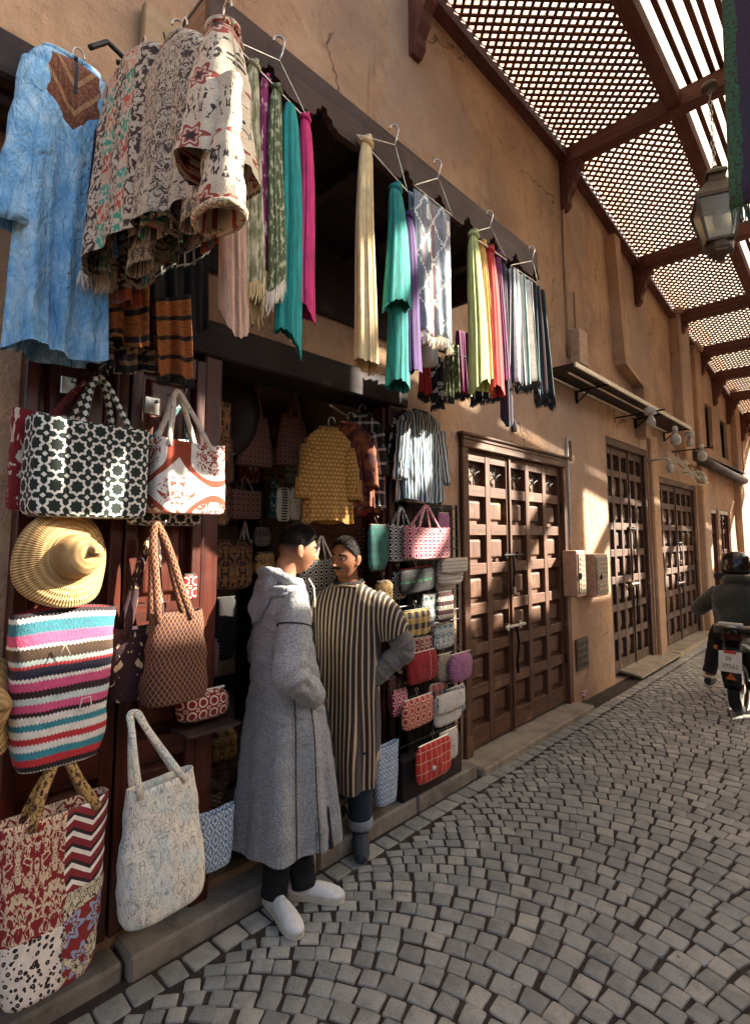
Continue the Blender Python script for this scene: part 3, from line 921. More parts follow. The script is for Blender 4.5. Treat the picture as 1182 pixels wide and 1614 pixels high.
for l_, r_, t_, b_, lab in ((909, 923, 868, 942, 'peach electric meter box nearest the big brown door'), (937, 958, 874, 942, 'peach electric meter box farther from the big brown door')):
    xf = XW + .15
    y0, y1 = at(l_, 905, x=xf).y, at(r_, 905, x=xf).y
    zt, zb = at(l_, t_, x=xf).z, at(l_, b_, x=xf).z
    B = empty('meter_box', (XW, (y0 + y1) / 2, (zt + zb) / 2), 0, lab, 'meter box', 'meter boxes on the wall')
    MB().box((.075, 0, 0), (.15, y1 - y0, zt - zb), .008).build('case', BOX, B)
    dr = MB().box((.156, 0, 0), (.011, y1 - y0 - .05, zt - zb - .06), .003).build('cover', m_plain('meter_cover', '#8a7a66', .5, 0, .4, 60), B)
    for k in range(7): MB().box((.165, 0, (k - 3) * (zt - zb - .14) / 6.5), (.006, y1 - y0 - .12, .018)).build('louvre', BOX, dr)
    MB().box((.168, -.06, -.02), (.02, .02, .06), .004).build('latch', IRON, B)
c = at(917, 1030, x=XW + .01)
vg = empty('vent_grille', c, 0, 'square perforated vent grille low on the wall after the brown door', 'vent')
MB().span((-.01, -.15, -.16), (.012, .15, .16), .004).build('plate', m_plain('vent_plate', '#5b4a3d', .8), vg)
for i in range(4):
    for k in range(4): MB().box((.0135, (i - 1.5) * .065, (k - 1.5) * .07), (.006, .045, .045)).build('hole_block', IRON, vg)
c = at(916, 1104, z=0)
cp = empty('paper_cup', c, 0, 'small red and white patterned cup at the foot of the wall', 'cup')
mm = Mat('cup_pattern'); u, v = mm.uv()
mm.done(mm.mix((((u * 40).tri() + (v * 22).tri()) > 1.0), '#d8cdbf', '#a8243a'), .5)
MB().lathe([(0, 0), (.035, 0), (.05, .11), (.047, .11), (.034, .01), (0, .01)], 18).build('cup_body', mm.mat, cp, True)
# conduits and stubs on the wall
for pts, rad, m_, lab in (([(893, 690), (907, 905)], .012, PVC, 'pale thin conduit running down beside the brown door'),
                          ([(886, 300), (889, 440), (890, 560)], .016, PLASTER, 'plaster-covered pipe on the upper wall beyond the scarves'),
                          ([(905, 460), (906, 540)], .011, PLASTER, 'thin pipe above the small wall box')):
    P = [at(px, py, x=XW + .02) for px, py in pts]
    y_ = P[0].y
    P = [Vector((p.x, y_, p.z)) for p in P]
    tag(MB().tube(P, rad, 8).build('conduit', m_, smooth=True), lab, 'pipe')
c, w_, h_ = rect(907, 522, 920, 576, XW + .08)
tag(MB().box((0, 0, 0), (.12, w_, h_), .01).build('wall_box', BOX, loc=(XW + .065, c.y, c.z)), 'small pale box on the wall above the metal awning', 'box')
c, w_, h_ = rect(808, 660, 814, 680, XW + .02)
tag(MB().box((0, 0, 0), (.02, w_, h_), .004).box((.012, 0, 0), (.006, w_ * .5, h_ * .6)).build('wall_socket', TIN, loc=(XW + .014, c.y, c.z)), 'tiny dark socket plate on the plaster above the brown door', 'socket')
# loose boards in front of the doors
a, b = at(985, 1068, z=0), at(1048, 1030, z=0)
rp = empty('ramp_board', ((a.x + b.x) / 2 + .05, (a.y + b.y) / 2, 0), 0, 'pale loose plank ramp lying in front of the second door', 'board')
MB().box((0, 0, .055), (.34, b.y - a.y, .03), .004, Matrix.Rotation(.12, 3, 'Y')).build('plank', CONC2, rp)
MB().box((-.1, -.4, .02), (.08, .1, .04)).build('block', WOOD_BRN['y'], rp); MB().box((-.1, .4, .02), (.08, .1, .04)).build('block', WOOD_BRN['y'], rp)
kind(MB().span((XW - .2, 8.6, -.04), (XW + .2, 10.95, .07), .01).build('door_sill', CONC2), 'structure')

# ------------------------------------------------------------------ hanging lantern
LM = m_plain('lantern_metal', '#5d5347', .5, .5, .25)
def m_glass(k):
    m = Mat(k)
    n = m.noise(m.tc('Object'), 6, 4)
    return m.done(m.mix(n, '#f0eee2', '#dcdfd0'), .12, None, Transmission_Weight=.85, Alpha=1.0)
LG = m_glass('old_lantern_glass')
c = at(1131, 352, y=5.45)
ln = empty('street_lantern', c, R(20), 'square metal and glass lantern hanging on a chain from the roof beam', 'lantern')
wt, wb_, hh = .18, .105, .19
for k in range(4):
    a = PI / 4 + k * PI / 2
    q = Vector((math.cos(a), math.sin(a), 0)) * 1.414
    a2 = a + PI / 2
    q2 = Vector((math.cos(a2), math.sin(a2), 0)) * 1.414
    MB().bar(q * wb_ + Vector((0, 0, -hh)), q * wt + Vector((0, 0, hh)), .022, .022).build('corner_bar', LM, ln)
    MB().bar(q * wt + Vector((0, 0, hh)), q2 * wt + Vector((0, 0, hh)), .024, .024).build('frame_rail', LM, ln)
    MB().bar(q * wb_ + Vector((0, 0, -hh)), q2 * wb_ + Vector((0, 0, -hh)), .024, .024).build('frame_rail', LM, ln)
    MB().bar(q.lerp(q2, .25) * wb_ * .9 + Vector((0, 0, -hh - .1)), q2.lerp(q, .25) * wb_ * .9 + Vector((0, 0, -hh - .1)), .014, .014).build('frame_rail', LM, ln)
    V = [q * wb_ * .97 + Vector((0, 0, -hh)), q2 * wb_ * .97 + Vector((0, 0, -hh)), q2 * wt * .97 + Vector((0, 0, hh)), q * wt * .97 + Vector((0, 0, hh))]
    solid(MB().add(V, [(0, 1, 2, 3)]).build('pane', LG, ln), .004)
MB().lathe([(wt * 1.48, hh + .01), (wt * 1.48, hh + .025), (wt * .75, hh + .16), (.09, hh + .20), (.08, hh + .25), (.12, hh + .26), (.11, hh + .29), (.04, hh + .33), (.02, hh + .36), (0, hh + .36)], 4, (0, 0, 0)).build('lantern_roof', LM, ln, rot=(0, 0, PI / 4))
MB().lathe([(0, -hh - .18), (.03, -hh - .17), (.045, -hh - .12), (.1, -hh - .09), (.12, -hh), (0, -hh)], 10).build('base', LM, ln, True)
MB().lathe([(0, -.05), (.03, -.04), (.045, .03), (.025, .09), (.02, .12), (0, .12)], 12).build('bulb', GLASS, ln, True)
q = MB()
z = hh + .36
while z < zr(5.6) - .12 - c.z:
    k = int(z * 20)
    ax = Vector((1, 0, 0)) if k % 2 else Vector((0, 1, 0))
    q.tube([ax * .014 * math.cos(t) + Vector((0, 0, z + .025 + .028 * math.sin(t))) for t in np.linspace(0, 2 * PI, 9)[:-1]], .0045, 5, closed=True)
    z += .05
q.build('chain', STEEL, ln)
MB().lathe([(0, -.02), (.07, -.02), (.06, .03), (0, .03)], 12, (0, 0, zr(5.6) - .13 - c.z)).build('ceiling_cup', LM, ln, True)

# ------------------------------------------------------------------ textile patterns (u, v in metres)
def cell(m, u, v, s, ox=0.0, oy=0.0):
    p = ((u / s + ox).fract() - .5)
    q = ((v / s + oy).fract() - .5)
    return p, q
def p_star(m, u, v, s, fg, bg, w=.055, mid=None):
    p, q = cell(m, u, v, s)
    a, b = p.abs().max(q.abs()), (p.abs() + q.abs()) * .7071
    d = a.min(b)
    ln = ((d - .30).abs() < w)
    p2, q2 = cell(m, u, v, s, .5, .5)
    dot = ((p2.abs() + q2.abs()) < .13)
    c = m.mix(ln.max(dot), bg, fg)
    return c
def p_oct(m, u, v, s, fg, bg, r=.36, w=.075, inner=None):
    p, q = cell(m, u, v, s)
    d = p.abs().max(q.abs()).max((p.abs() + q.abs()) * .7071)
    ln = (d - r).abs() < w
    p2, q2 = cell(m, u, v, s, .5, .5)
    ln2 = ((p2.abs().max(q2.abs()) - .12).abs() < .035)
    c = m.mix(ln.max(ln2), bg, fg)
    if inner: c = m.mix(d < (r - w - .06), c, inner)
    return c
def p_damask(m, u, v, s, fg, bg, k=3.0, th=.0, bands=16, dist=1.0):
    p = (u / s).tri()
    n = m.noise(m.vec(p, v / s * 1.1, 0), k, 2, .5, dist)
    w = (n * bands).sin()
    return m.mix(w > th, bg, fg)
def p_flower(m, u, v, s, pet, bg, core, n=6, ox=0.0, r0=.27):
    row = (v / s).floor()
    p = ((u / s + row * .5 + ox).fract() - .5)
    q = ((v / s).fract() - .5)
    r = (p * p + q * q).sqrt()
    th = m.op('ARCTAN2', q, p)
    e = (th * n).cos() * .09 + r0
    c = m.mix(r < e, bg, pet)
    c = m.mix(((r - e * .62).abs() < .03), c, bg)
    return m.mix(r < e * .34, c, core)
def p_lattice(m, u, v, s, fg, bg, w=.16):
    a = ((u + v * .7) / s).tri(); b = ((u - v * .7) / s).tri()
    ln = (a < w).max(b < w)
    return m.mix(ln, bg, fg)
def p_ikat(m, u, v, s, fg, bg, q=.008, w=.25):
    u2 = (u / q).floor() * q; v2 = (v / q).floor() * q
    d = ((u2 / s).tri() + (v2 / (s * 1.5)).tri())
    return m.mix((d * 1.5).fract() < w, bg, fg)
def p_leopard(m, u, v, s, fg='#1b1210', bg='#e3d6c4'):
    V = m.vec(u, v * 1.0, 0)
    n = m.noise(V, 3 / s, 2)
    d = m.vor(m.vec(u + n * s * .3, v + n * s * .2, 0), 1 / s, 'F1', .8)
    ring = (d > .13) * (d < .42 + .0)
    c = m.mix(ring * (m.noise(V, 1.3 / s, 1) > .12), bg, fg)
    return m.mix((d < .12) * .7, c, '#5c3326')
def p_plaid(m, u, v, cu, cv, pu, pv, f=.5):
    return m.mix(f, m.bands(u, cu, pu), m.bands(v, cv, pv))
def fabric(key, fn, rough=.88, grain=.22, bs=.35, fine=240, sheen=.04):
    if key in MATS: return MATS[key]
    m = Mat(key)
    u, v = m.uv()
    c = fn(m, u, v) if callable(fn) else S(m, m.mix(0.0, fn, fn).o)
    V = m.vec(u, v, 0)
    n = m.noise(V, 26, 4, .65)
    f = m.noise(m.vec(u * 1.0, v * .6, 0), fine, 2, .6)
    dk = m.mix(n.ss(.35, .75) * grain, c, '#2a211b')
    c2 = m.mix(f.ss(.45, .8) * grain * 2.2, dk, dk, 'SCREEN')
    MATS[key] = m.done(c2, rough, n * .5 + f * .5, bs, .004, Sheen_Weight=sheen)
    return MATS[key]

# ------------------------------------------------------------------ builders of goods
ROT = PI / 2                                           # local -Y looks out of the shop front
def sup(th, e):
    c, s = np.cos(th), np.sin(th)
    return np.sign(c) * np.abs(c) ** (2 / e), np.sign(s) * np.abs(s) ** (2 / e)
def wire_hook(parent, p, h=.05, r=.0022, m=None, name='hook'):
    pts = [Vector(p) + Vector((0, 0, 0))] + [Vector(p) + Vector((0, -.012 * math.cos(a) + .012, h + .014 * math.sin(a))) for a in np.linspace(PI * 1.0, -PI * .25, 9)]
    return MB().tube(pts, r, 5).build(name, m or STEEL, parent, True)
def tote(label, l, t, r, b, x, m, hm=None, htop=None, depth=.12, top=1.0, bot=1.0, rnd=.10, ex=5.0, yaw=0.0, roll=0.0, wr=.006, hr=.013, hx=(.27, .73), sag=.01, slouch=0.0, name='tote_bag', cat='bag', group=None, flat=.55, hpx=None, seed=0, two=True, lining=None):
    c, W, H = rect(l, t, r, b, x)
    B = empty(name, (x, c.y, c.z - H / 2), ROT + yaw, label, cat, group)
    B.rotation_euler = (0, roll, ROT + yaw)
    n, rows = 64, 26
    th = np.linspace(0, 2 * PI, n, endpoint=False) + PI / n
    sx, sy = sup(th, ex)
    per = np.cumsum(np.hypot(np.diff(np.r_[sx[-1], sx]) * W / 2, np.diff(np.r_[sy[-1], sy]) * depth / 2))
    P, U = [], []
    def ring(tt, inset=0.0, vv=None):
        a = W / 2 * (bot + (top - bot) * tt)
        if tt < rnd: a *= .82 + .18 * math.sqrt(max(0, 1 - ((rnd - tt) / rnd) ** 2))
        dd = depth / 2 * (1 - slouch * tt) * (1 + .25 * slouch * math.sin(PI * min(1, tt * 1.4)))
        X, Y = sx * (a - inset), sy * max(.004, dd - inset)
        Z = H * tt - sag * (1 - (X / a) ** 2) * tt ** 4
        env = .35 + .65 * math.sin(PI * min(.96, max(.04, tt)))
        Y = Y + wr * env * (fnoise(X * 22 + Z * 9, seed) + fnoise(Z * 26 - X * 8, seed + 1) * .8) * (np.sign(Y) * .4 + .6)
        X = X + wr * .5 * env * fnoise(Z * 30 + Y * 20, seed + 2)
        P.append(np.stack([X, Y, Z + 0 * X], 1))
        U.append(np.stack([per, (vv if vv is not None else H * tt) + 0 * X], 1))
    for k in (.05, .45, .85):                           # bottom, rounded in
        a = W / 2 * bot * .82
        P.append(np.stack([sx * a * k, sy * depth / 2 * k, np.full(n, -.004 * k ** 2 + H * .012 * (k ** 4))], 1)); U.append(np.stack([sx * a * k, sy * depth / 2 * k - .06], 1))
    for i in range(rows): ring((i / (rows - 1)) ** 1.15 * .995 + .005)
    for tt in (1.0, .93, .75, .55): ring(tt, .006, H + (1 - tt) * H)
    me = gridmesh(np.array(P), np.array(U), True)
    body = link('bag_body', me, m, B)
    if htop is not None:
        hz = at((l + r) / 2, htop, x=x).z - (c.z + H / 2)
        hm = hm or m
        for s_ in ((-1, 1) if two else (-1,)):
            dd = depth / 2 * (1 - slouch) * .92 + .004
            x0, x1 = (hx[0] - .5) * W * top, (hx[1] - .5) * W * top
            cxm = 0 if hpx is None else at(hpx, htop, x=x).y - c.y
            pts = []
            for q in np.linspace(0, 1, 21):
                a = 2 * q - 1
                lift = (1 - abs(a) ** 2.4)
                px_ = (x0 + (x1 - x0) * q)
                px_ = px_ * (1 - .45 * lift) + cxm * lift + s_ * .006 * lift
                pts.append((px_ + .003 * math.sin(q * 17 + seed), s_ * dd * (1 - .8 * lift), H - .035 + (hz + .035) * lift * (1 - .02 * (s_ > 0))))
            MB().tube(pts, hr, 8, flat, nrm=(1, 0, 0)).build('handle', hm, B, True)
    return B
def pouch(label, l, t, r, b, x, m, D=.035, yaw=0.0, roll=0.0, hook=True, zipper=True, name='pouch', cat='pouch', group=None, ex=5.0, seed=0, zm=None, flap=None, wr=.004, mz=None):
    c, W, H = rect(l, t, r, b, x)
    B = empty(name, (x, c.y, c.z - H / 2), 0, label, cat, group)
    B.rotation_euler = (0, roll, ROT + yaw)
    n, rows = 40, 14
    th = np.linspace(0, 2 * PI, n, endpoint=False)
    sx, sy = sup(th, ex)
    P, U = [], []
    for side in (-1, 1):
        rs = np.linspace(.02, 1, rows) if side < 0 else np.linspace(1, .02, rows)[1:]
        for k in rs:
            X, Z = sx * k * W / 2, sy * k * H / 2
            Y = side * D / 2 * np.sqrt(np.maximum(0, 1 - k ** 3.2)) + wr * fnoise(X * 30 + Z * 14, seed) * (1 - k ** 4) + wr * .6 * fnoise(Z * 40 - X * 12, seed + 3)
            P.append(np.stack([X, Y, Z + H / 2], 1)); U.append(np.stack([X * (1 if side < 0 else 1), Z], 1))
    link('pouch_body', gridmesh(np.array(P), np.array(U), True), m, B)
    if zipper: MB().box((0, -.001, H * .985), (W * .86, .008, .010), .003).build('zipper', zm or STEEL, B)
    if flap:
        q = MB()
        X = np.linspace(-W / 2 * 1.02, W / 2 * 1.02, 9)
        G = np.array([[(xx, -(D / 2 + .008) + .01 * tt ** 2 * 0 - .004 * math.sin(PI * tt), H * (1.0 - .5 * tt) - .012 * math.sin((xx / W + .5) * PI) * tt) for xx in X] for tt in np.linspace(-.06, 1, 8)])
        UU = G[..., [0, 2]]
        solid(link('flap', gridmesh(G, UU), flap, B), .006)
    if hook: wire_hook(B, (0, 0, H), .04)
    return B
def scarf(label, px, py, pyb, w0, w1, x, m, k=7, seed=0, knot=True, km=None, d=.6, hem=.05, lean=0.0, fringe=None, tw=.0, wpx=None, group='scarves knotted on the canopy hangers', name='scarf', pxb=None):
    P0 = at(px, py, x=x)
    zb = at(pxb or px, pyb, x=x).z
    dep = float((np.array(P0) - np.array((0, 0, CAM_H))) @ _fw)
    W0, W1, L = w0 * 1.15 * dep / F_PX, w1 * 1.3 * dep / F_PX, P0.z - zb
    O = empty(name, (x, P0.y, zb), ROT, label, 'scarf', group)
    n, rows = 90, 30
    th = np.linspace(0, 2 * PI, n, endpoint=False)
    G, UV = [], []
    q = np.random.default_rng(seed + 50)
    ph = q.uniform(0, 6.28, 4)
    kk = k
    th_ = th
    wth = th + .45 * np.sin(2 * th + ph[1]) + .3 * np.sin(3 * th + ph[0]) + .2 * np.sin(5 * th + ph[3])
    hemz = hem * (.5 * np.sin(th + ph[0]) + .3 * np.sin(2 * th + ph[1])) + .003 * np.sin(kk * 2 * th)
    for i in range(rows):
        t = i / (rows - 1)
        e = t ** .55
        W = W0 + (W1 - W0) * e
        rip = (.12 + .22 * min(1, t * 3)) * (np.sin(kk * wth + ph[2] + .8 * t * math.sin(ph[0])) * .55 + .38 * np.sin((kk - 3) * wth + ph[3] - .6 * t) + .22 * np.sin((kk * 2 + 1) * wth + ph[1] + .8 * t))
        X = W / 2 * np.cos(th) * (1 + .35 * rip)
        Y = W / 2 * d * np.sin(th) * (1 + 1.0 * rip) + W * .10 * rip
        X = X + lean * t + .006 * math.sin(5 * t + ph[1])
        Z = L * (1 - t) + hemz * t ** 3
        if i < 3: X, Y = X * (.75 + .12 * i), Y * (.75 + .12 * i)
        G.append(np.stack([X, Y, Z], 1)); UV.append(np.stack([th / 6.283 * W1 * 3.4, np.full(n, L * t)], 1))
    link('drape', gridmesh(np.array(G), np.array(UV), True), m, O)
    if knot:
        kr = W0 * .5
        mb = MB()
        pts = [(kr * .82 * math.cos(a) * 1.0, kr * .55 * math.sin(a), L - kr * .4 + kr * .35 * math.sin(a * .5)) for a in np.linspace(0, 2 * PI, 17)]
        mb.tube(pts, kr * .46, 10)
        pts = [(kr * .3 * math.sin(a * 1.3), -kr * .55 * math.cos(a), L + kr * .3 + kr * .62 * math.sin(a)) for a in np.linspace(-.6, PI + .6, 11)]
        mb.tube(pts, kr * .42, 10)
        mb.build('knot', km or m, O, True)
    if fringe is not None:
        mb = MB()
        for a in np.linspace(0, 2 * PI, 34, endpoint=False):
            X, Y = W1 / 2 * math.cos(a) + lean, W1 / 2 * d * math.sin(a)
            z0 = hem * (.5 * math.sin(a + ph[0]) + .3 * math.sin(2 * a + ph[1]))
            mb.tube([(X, Y, z0 + .01), (X + q.uniform(-.006, .006), Y, z0 - .035), (X + q.uniform(-.012, .012), Y + q.uniform(-.006, .006), z0 - q.uniform(.05, .085))], [.0035, .0045, .001], 4)
        kind(mb.build('fringe', fringe, O), 'stuff')
    return O
def hanger(label, hook_px, ends, x, r=.0035, m=None, name='wire_hanger', group='wire hangers'):
    """hook over an edge at hook_px, shoulders of the wire towards the two end pixels"""
    T = at(*hook_px, x=x)
    E = [at(*e, x=x) for e in ends]
    O = empty(name, T, 0, label, 'hanger', group)
    nk = Vector((0, 0, -.075))
    pts = [Vector((-.012, -.02, -.005))] + [Vector((.0 - .01 * math.cos(a), -.02 + .022 * (1 - math.cos(a)) * .8, .02 * math.sin(a))) for a in np.linspace(0, PI, 9)] + [Vector((0, .012, -.035)), nk]
    MB().tube(pts, r * 1.1, 6).build('hook', m or STEEL, O, True)
    A, B_ = E[0] - T, E[1] - T
    loop = []
    for p, q in ((nk, A), (A, B_), (B_, nk)):
        for t in np.linspace(0, 1, 7, endpoint=False): loop.append(p.lerp(q, t))
    MB().tube(loop, r, 6, closed=True).build('wire_frame', m or STEEL, O, True)
    return O
def garment(label, l, t, r, b, x, m, sm=None, y=None, sl=.45, sa=12, hem=1.1, depth=.10, yaw=0.0, sr=(.085, .065), neck=.075, folds=6, wr=.018, seed=0, name='shirt', cat='shirt', group=None, sleeves=True, bend=.0, hang=True, slope=.07, parent_rot=None, bodyw=1.0, cuff=None, collar=True, hookm=None, sleeve_sides=(-1, 1), uoff=0.0, inner=None, sflat=.62):
    if y is None:
        c, W, L = rect(l, t, r, b, x)
        loc = Vector((x, c.y, c.z - L / 2))
    else:
        A, B2 = at(l, (t + b) / 2, y=y), at(r, (t + b) / 2, y=y)
        W = abs(B2.x - A.x); mid = at((l + r) / 2, (t + b) / 2, y=y)
        L = at((l + r) / 2, t, y=y).z - at((l + r) / 2, b, y=y).z
        loc = Vector(((A.x + B2.x) / 2, y, mid.z - L / 2))
    rz = (ROT if y is None else 0) + yaw
    O = empty(name, loc, rz, label, cat, group)
    W *= bodyw
    n, rows = 96, 40
    th = np.linspace(0, 2 * PI, n, endpoint=False)
    sx, sy = sup(th, 2.4)
    G, UV = [], []
    ph = np.random.default_rng(seed).uniform(0, 6.28, 5)
    for i in range(rows):
        t_ = i / (rows - 1)
        if t_ < .10:
            f = t_ / .10
            a = neck + (W / 2 - neck) * f ** .8
            z = L - slope * f ** 1.3
            dd = .03 + (depth / 2 - .03) * f
        else:
            f = (t_ - .10) / .90
            a = W / 2 * (1 - .05 * math.sin(PI * min(1, f * 3)) + (hem - 1) * f)
            z = (L - slope) * (1 - f)
            dd = depth / 2 * (1 + .25 * f)
        g = max(0, (t_ - .12) / .88) ** .7
        rip = np.sin(folds * th + ph[0] + 1.2 * math.sin(2 * t_ + ph[4])) * .6 + .45 * np.sin((folds * 2 - 1) * th + ph[1] + t_) + .3 * np.sin((folds * 3 + 1) * th + ph[2])
        X = sx * a + wr * .5 * g * np.sin(folds * th + ph[3])
        Y = sy * dd + wr * g * rip + .004 * fnoise(X * 30 + z * 22, seed + 5)
        Z = z + .012 * g * np.sin(3 * th + ph[1]) * (t_ > .8) + 0 * X
        G.append(np.stack([X, Y, Z], 1)); UV.append(np.stack([X * np.where(sy > 0, 1.0, 1.0) + uoff + np.where(sy > 0, 1.7, 0), Z], 1))
    link('garment_body', gridmesh(np.array(G), np.array(UV), True), m, O)
    if collar:
        mb = MB()
        mb.tube([(neck * 1.05 * math.cos(a), .034 * math.sin(a) * 1.1, L + .004 + .012 * math.sin(a)) for a in np.linspace(0, 2 * PI, 20)], .011, 8)
        mb.build('collar', sm or m, O, True)
    if sleeves:
        for s_ in sleeve_sides:
            P = []
            a = R(sa)
            for k in range(16):
                f = k / 15
                aa = a * (1 - bend * f)
                P.append((s_ * (W / 2 - .035 + math.sin(aa) * sl * f), -.01 - .01 * f, L - slope - .045 - math.cos(aa) * sl * f))
            nn = 28
            th2 = np.linspace(0, 2 * PI, nn, endpoint=False)
            SG, SU = [], []
            for k, p in enumerate(P):
                f = k / 15
                rad = sr[0] + (sr[1] - sr[0]) * f
                cr = 1 + .10 * math.sin(f * 23 + ph[2]) * .6 + .07 * np.sin(3 * th2 + ph[0] + f * 4) + .05 * fnoise(th2 * 2 + f * 9, seed)
                SG.append(np.stack([p[0] + rad * np.cos(th2) * cr, p[1] + rad * sflat * np.sin(th2) * cr, p[2] + .25 * rad * np.cos(th2) * s_ * (1 - f) + 0 * th2], 1))
                SU.append(np.stack([th2 / 6.28 * sr[0] * 5 + .31, np.full(nn, p[2])], 1))
            q = SG[-1]
            for e_, up_ in ((.9, .004), (.84, .05), (.8, .12)):
                SG.append(np.stack([P[-1][0] + (q[:, 0] - P[-1][0]) * e_, P[-1][1] + (q[:, 1] - P[-1][1]) * e_, q[:, 2] + up_], 1)); SU.append(SU[-1])
            so = link('sleeve', gridmesh(np.array(SG), np.array(SU), True), sm or m, O)
            if cuff is not None:
                p = P[-1]
                MB().tube([(p[0] + sr[1] * 1.03 * math.cos(a_), p[1] + sr[1] * sflat * 1.03 * math.sin(a_), p[2] + .012) for a_ in np.linspace(0, 2 * PI, 21)[:-1]], .010, 8, closed=True).build('cuff', cuff, so, True)
    if hang:
        pts = [(0, 0, L - .01), (0, 0, L + .05)] + [(.022 * (1 - math.cos(a)) * .9, 0, L + .05 + .024 * math.sin(a)) for a in np.linspace(.2, PI * 1.15, 9)]
        MB().tube(pts, .003, 6).build('hanger_hook', hookm or STEEL, O, True)
        MB().tube([(-W * .42, 0, L - slope * .9), (0, 0, L - .004), (W * .42, 0, L - slope * .9)], .012, 8).build('hanger_bar', BLACK, O, True)
    return O
def cloth(label, corners, mat_, folds=5, amp=.02, rows=26, cols=60, seed=0, fringe=None, fl=.06, name='shawl', cat='shawl', group=None, layers=1, th=.004, wave=0.0):
    """folded cloth hung between two top points, down to two bottom points (world)"""
    A, B_, C, D_ = [Vector(c) for c in corners]       # top-left, top-right, bottom-right, bottom-left
    base = (C + D_) / 2
    O = empty(name, base, 0, label, cat, group)
    nrm = (B_ - A).cross(D_ - A).normalized()
    if nrm.x < 0: nrm = -nrm
    ph = np.random.default_rng(seed).uniform(0, 6.28, 5)
    for ly in range(layers):
        G = np.zeros((rows, cols, 3)); UV = np.zeros((rows, cols, 2))
        W = (B_ - A).length; H = (D_ - A).length
        for i in range(rows):
            t = i / (rows - 1)
            for j in range(cols):
                s_ = j / (cols - 1)
                p = A.lerp(B_, s_).lerp(D_.lerp(C, s_), t)
                e = amp * (.35 + .65 * t) * (math.sin(folds * 6.28 * s_ + ph[0] + .7 * t) + .5 * math.sin(folds * 2.3 * 6.28 * s_ + ph[1] - t))
                p = p + nrm * (e - ly * .03) + Vector((0, 0, (.012 * math.sin(9 * s_ + ph[2]) + ly * .05) * t - wave * math.sin(PI * s_) * (1 - t)))
                G[i, j] = p - base; UV[i, j] = (s_ * W * 1.2, t * H)
        solid(link('cloth_panel', gridmesh(G, UV), mat_, O), th)
        if fringe is not None and ly == 0:
            mb = MB(); q = random.Random(seed)
            for j in range(0, cols - 1):
                for o_ in (0, .5):
                    p = Vector(G[-1, j]).lerp(Vector(G[-1, j + 1]), o_)
                    mb.tube([p, p + Vector((q.uniform(-.006, .006), q.uniform(-.008, .008), -fl * .5)), p + Vector((q.uniform(-.01, .01), q.uniform(-.014, .014), -fl * q.uniform(.8, 1.15)))], [.003, .004, .0012], 4)
            kind(mb.build('fringe', fringe, O), 'stuff')
    return O

# ------------------------------------------------------------------ fabrics
def m_robe(k):
    m = Mat(k)
    x, y, z = m.obj()
    u, v = m.uv()
    V = m.tc('Object')
    n = m.noise(m.vec(x * 1.4, y, z * .8), 9, 6, .68, .8)
    st = m.noise(m.vec(x * 3, y * 3, z * .5), 7, 4, .6)
    col = m.ramp(n, [(.28, '#4a8fc0'), (.45, '#7db6dc'), (.58, '#a3cfe8'), (.74, '#cfe4ef')], False)
    col = m.mix(st.ss(.55, .75) * .5, col, '#4786b5')
    L = ROBE_L
    jag = m.noise(V, 45, 2) * .016 + (z * 70).sin() * .005
    ax = (x - .0).abs()
    dz = (L * 1.0 - z)
    yk = (ax < (.075 - (dz - .20).max(0) * .9 + jag)) * (dz < .29 + jag * 2) * (dz > .012 + ax * .35) * (y < .02)
    emb = m.mix(m.noise(V, 120, 2).ss(.4, .65), '#6b3514', '#8d4f22')
    emb = m.mix(((dz * 60 + ax * 90).sin() > .75) * .5, emb, '#c79a63')
    col = m.mix(yk, col, emb)
    slit = (ax < .006) * (dz < .16)
    col = m.mix(slit, col, '#151b28')
    cre = (m.noise(m.vec(x * 2.2, y * 2.2, z * .8), 7, 3, .6, .7) - .5).abs() * 3 + (m.noise(m.vec(x * 2, y * 2, z), 19, 3, .6, .6) - .5).abs() * 1.2
    return m.done(col, .75, cre, .85, .022, Sheen_Weight=.1)
BLK = '#1a1513'
CREAM = '#e4d8c2'
fab = fabric
F_ROSE = fab('rose_beige_gauze', lambda m, u, v: m.mix(m.noise(m.vec(u * 8, v, 0), 9, 3).ss(.3, .7), '#b08d7a', '#8f6f60'))
F_SAGE = fab('sage_batik', lambda m, u, v: m.mix(m.noise(m.vec(u * 3, v, 0), 14, 4).ss(.42, .62), '#6e7050', '#b8b190'))
F_MAG = fab('magenta_batik', lambda m, u, v: m.mix(m.noise(m.vec(u * 2, v, 0), 22, 4).ss(.55, .62), '#84205a', '#d6b3b4'))
F_OLV = fab('olive_batik', lambda m, u, v: m.mix(m.noise(m.vec(u * 2, v, 0), 34, 4).ss(.52, .6), '#4d5837', '#a9a887'))
F_TEAL = fab('teal_gauze', lambda m, u, v: m.mix(m.noise(m.vec(u * 9, v, 0), 8, 3).ss(.3, .7), '#19938b', '#0f6f6c'))
F_TEAL2 = fab('sea_teal_gauze', lambda m, u, v: m.mix(m.noise(m.vec(u * 9, v, 0), 8, 3).ss(.3, .7), '#128a7e', '#0b5f58'))
F_PINK = fab('hot_pink_gauze', lambda m, u, v: m.mix(m.noise(m.vec(u * 9, v, 0), 8, 3).ss(.3, .7), '#d42a70', '#a81f57'))
F_CRM = fab('butter_gauze', lambda m, u, v: m.mix(m.noise(m.vec(u * 9, v, 0), 8, 3).ss(.3, .7), '#dfc492', '#c2a672'))
F_PUR = fab('purple_gauze', lambda m, u, v: m.mix(m.noise(m.vec(u * 9, v, 0), 8, 3).ss(.3, .7), '#4c2a63', '#371b4a'))
F_LIME = fab('lime_gauze', lambda m, u, v: m.mix(m.noise(m.vec(u * 9, v, 0), 8, 3).ss(.3, .7), '#b7bb75', '#8f9455'))
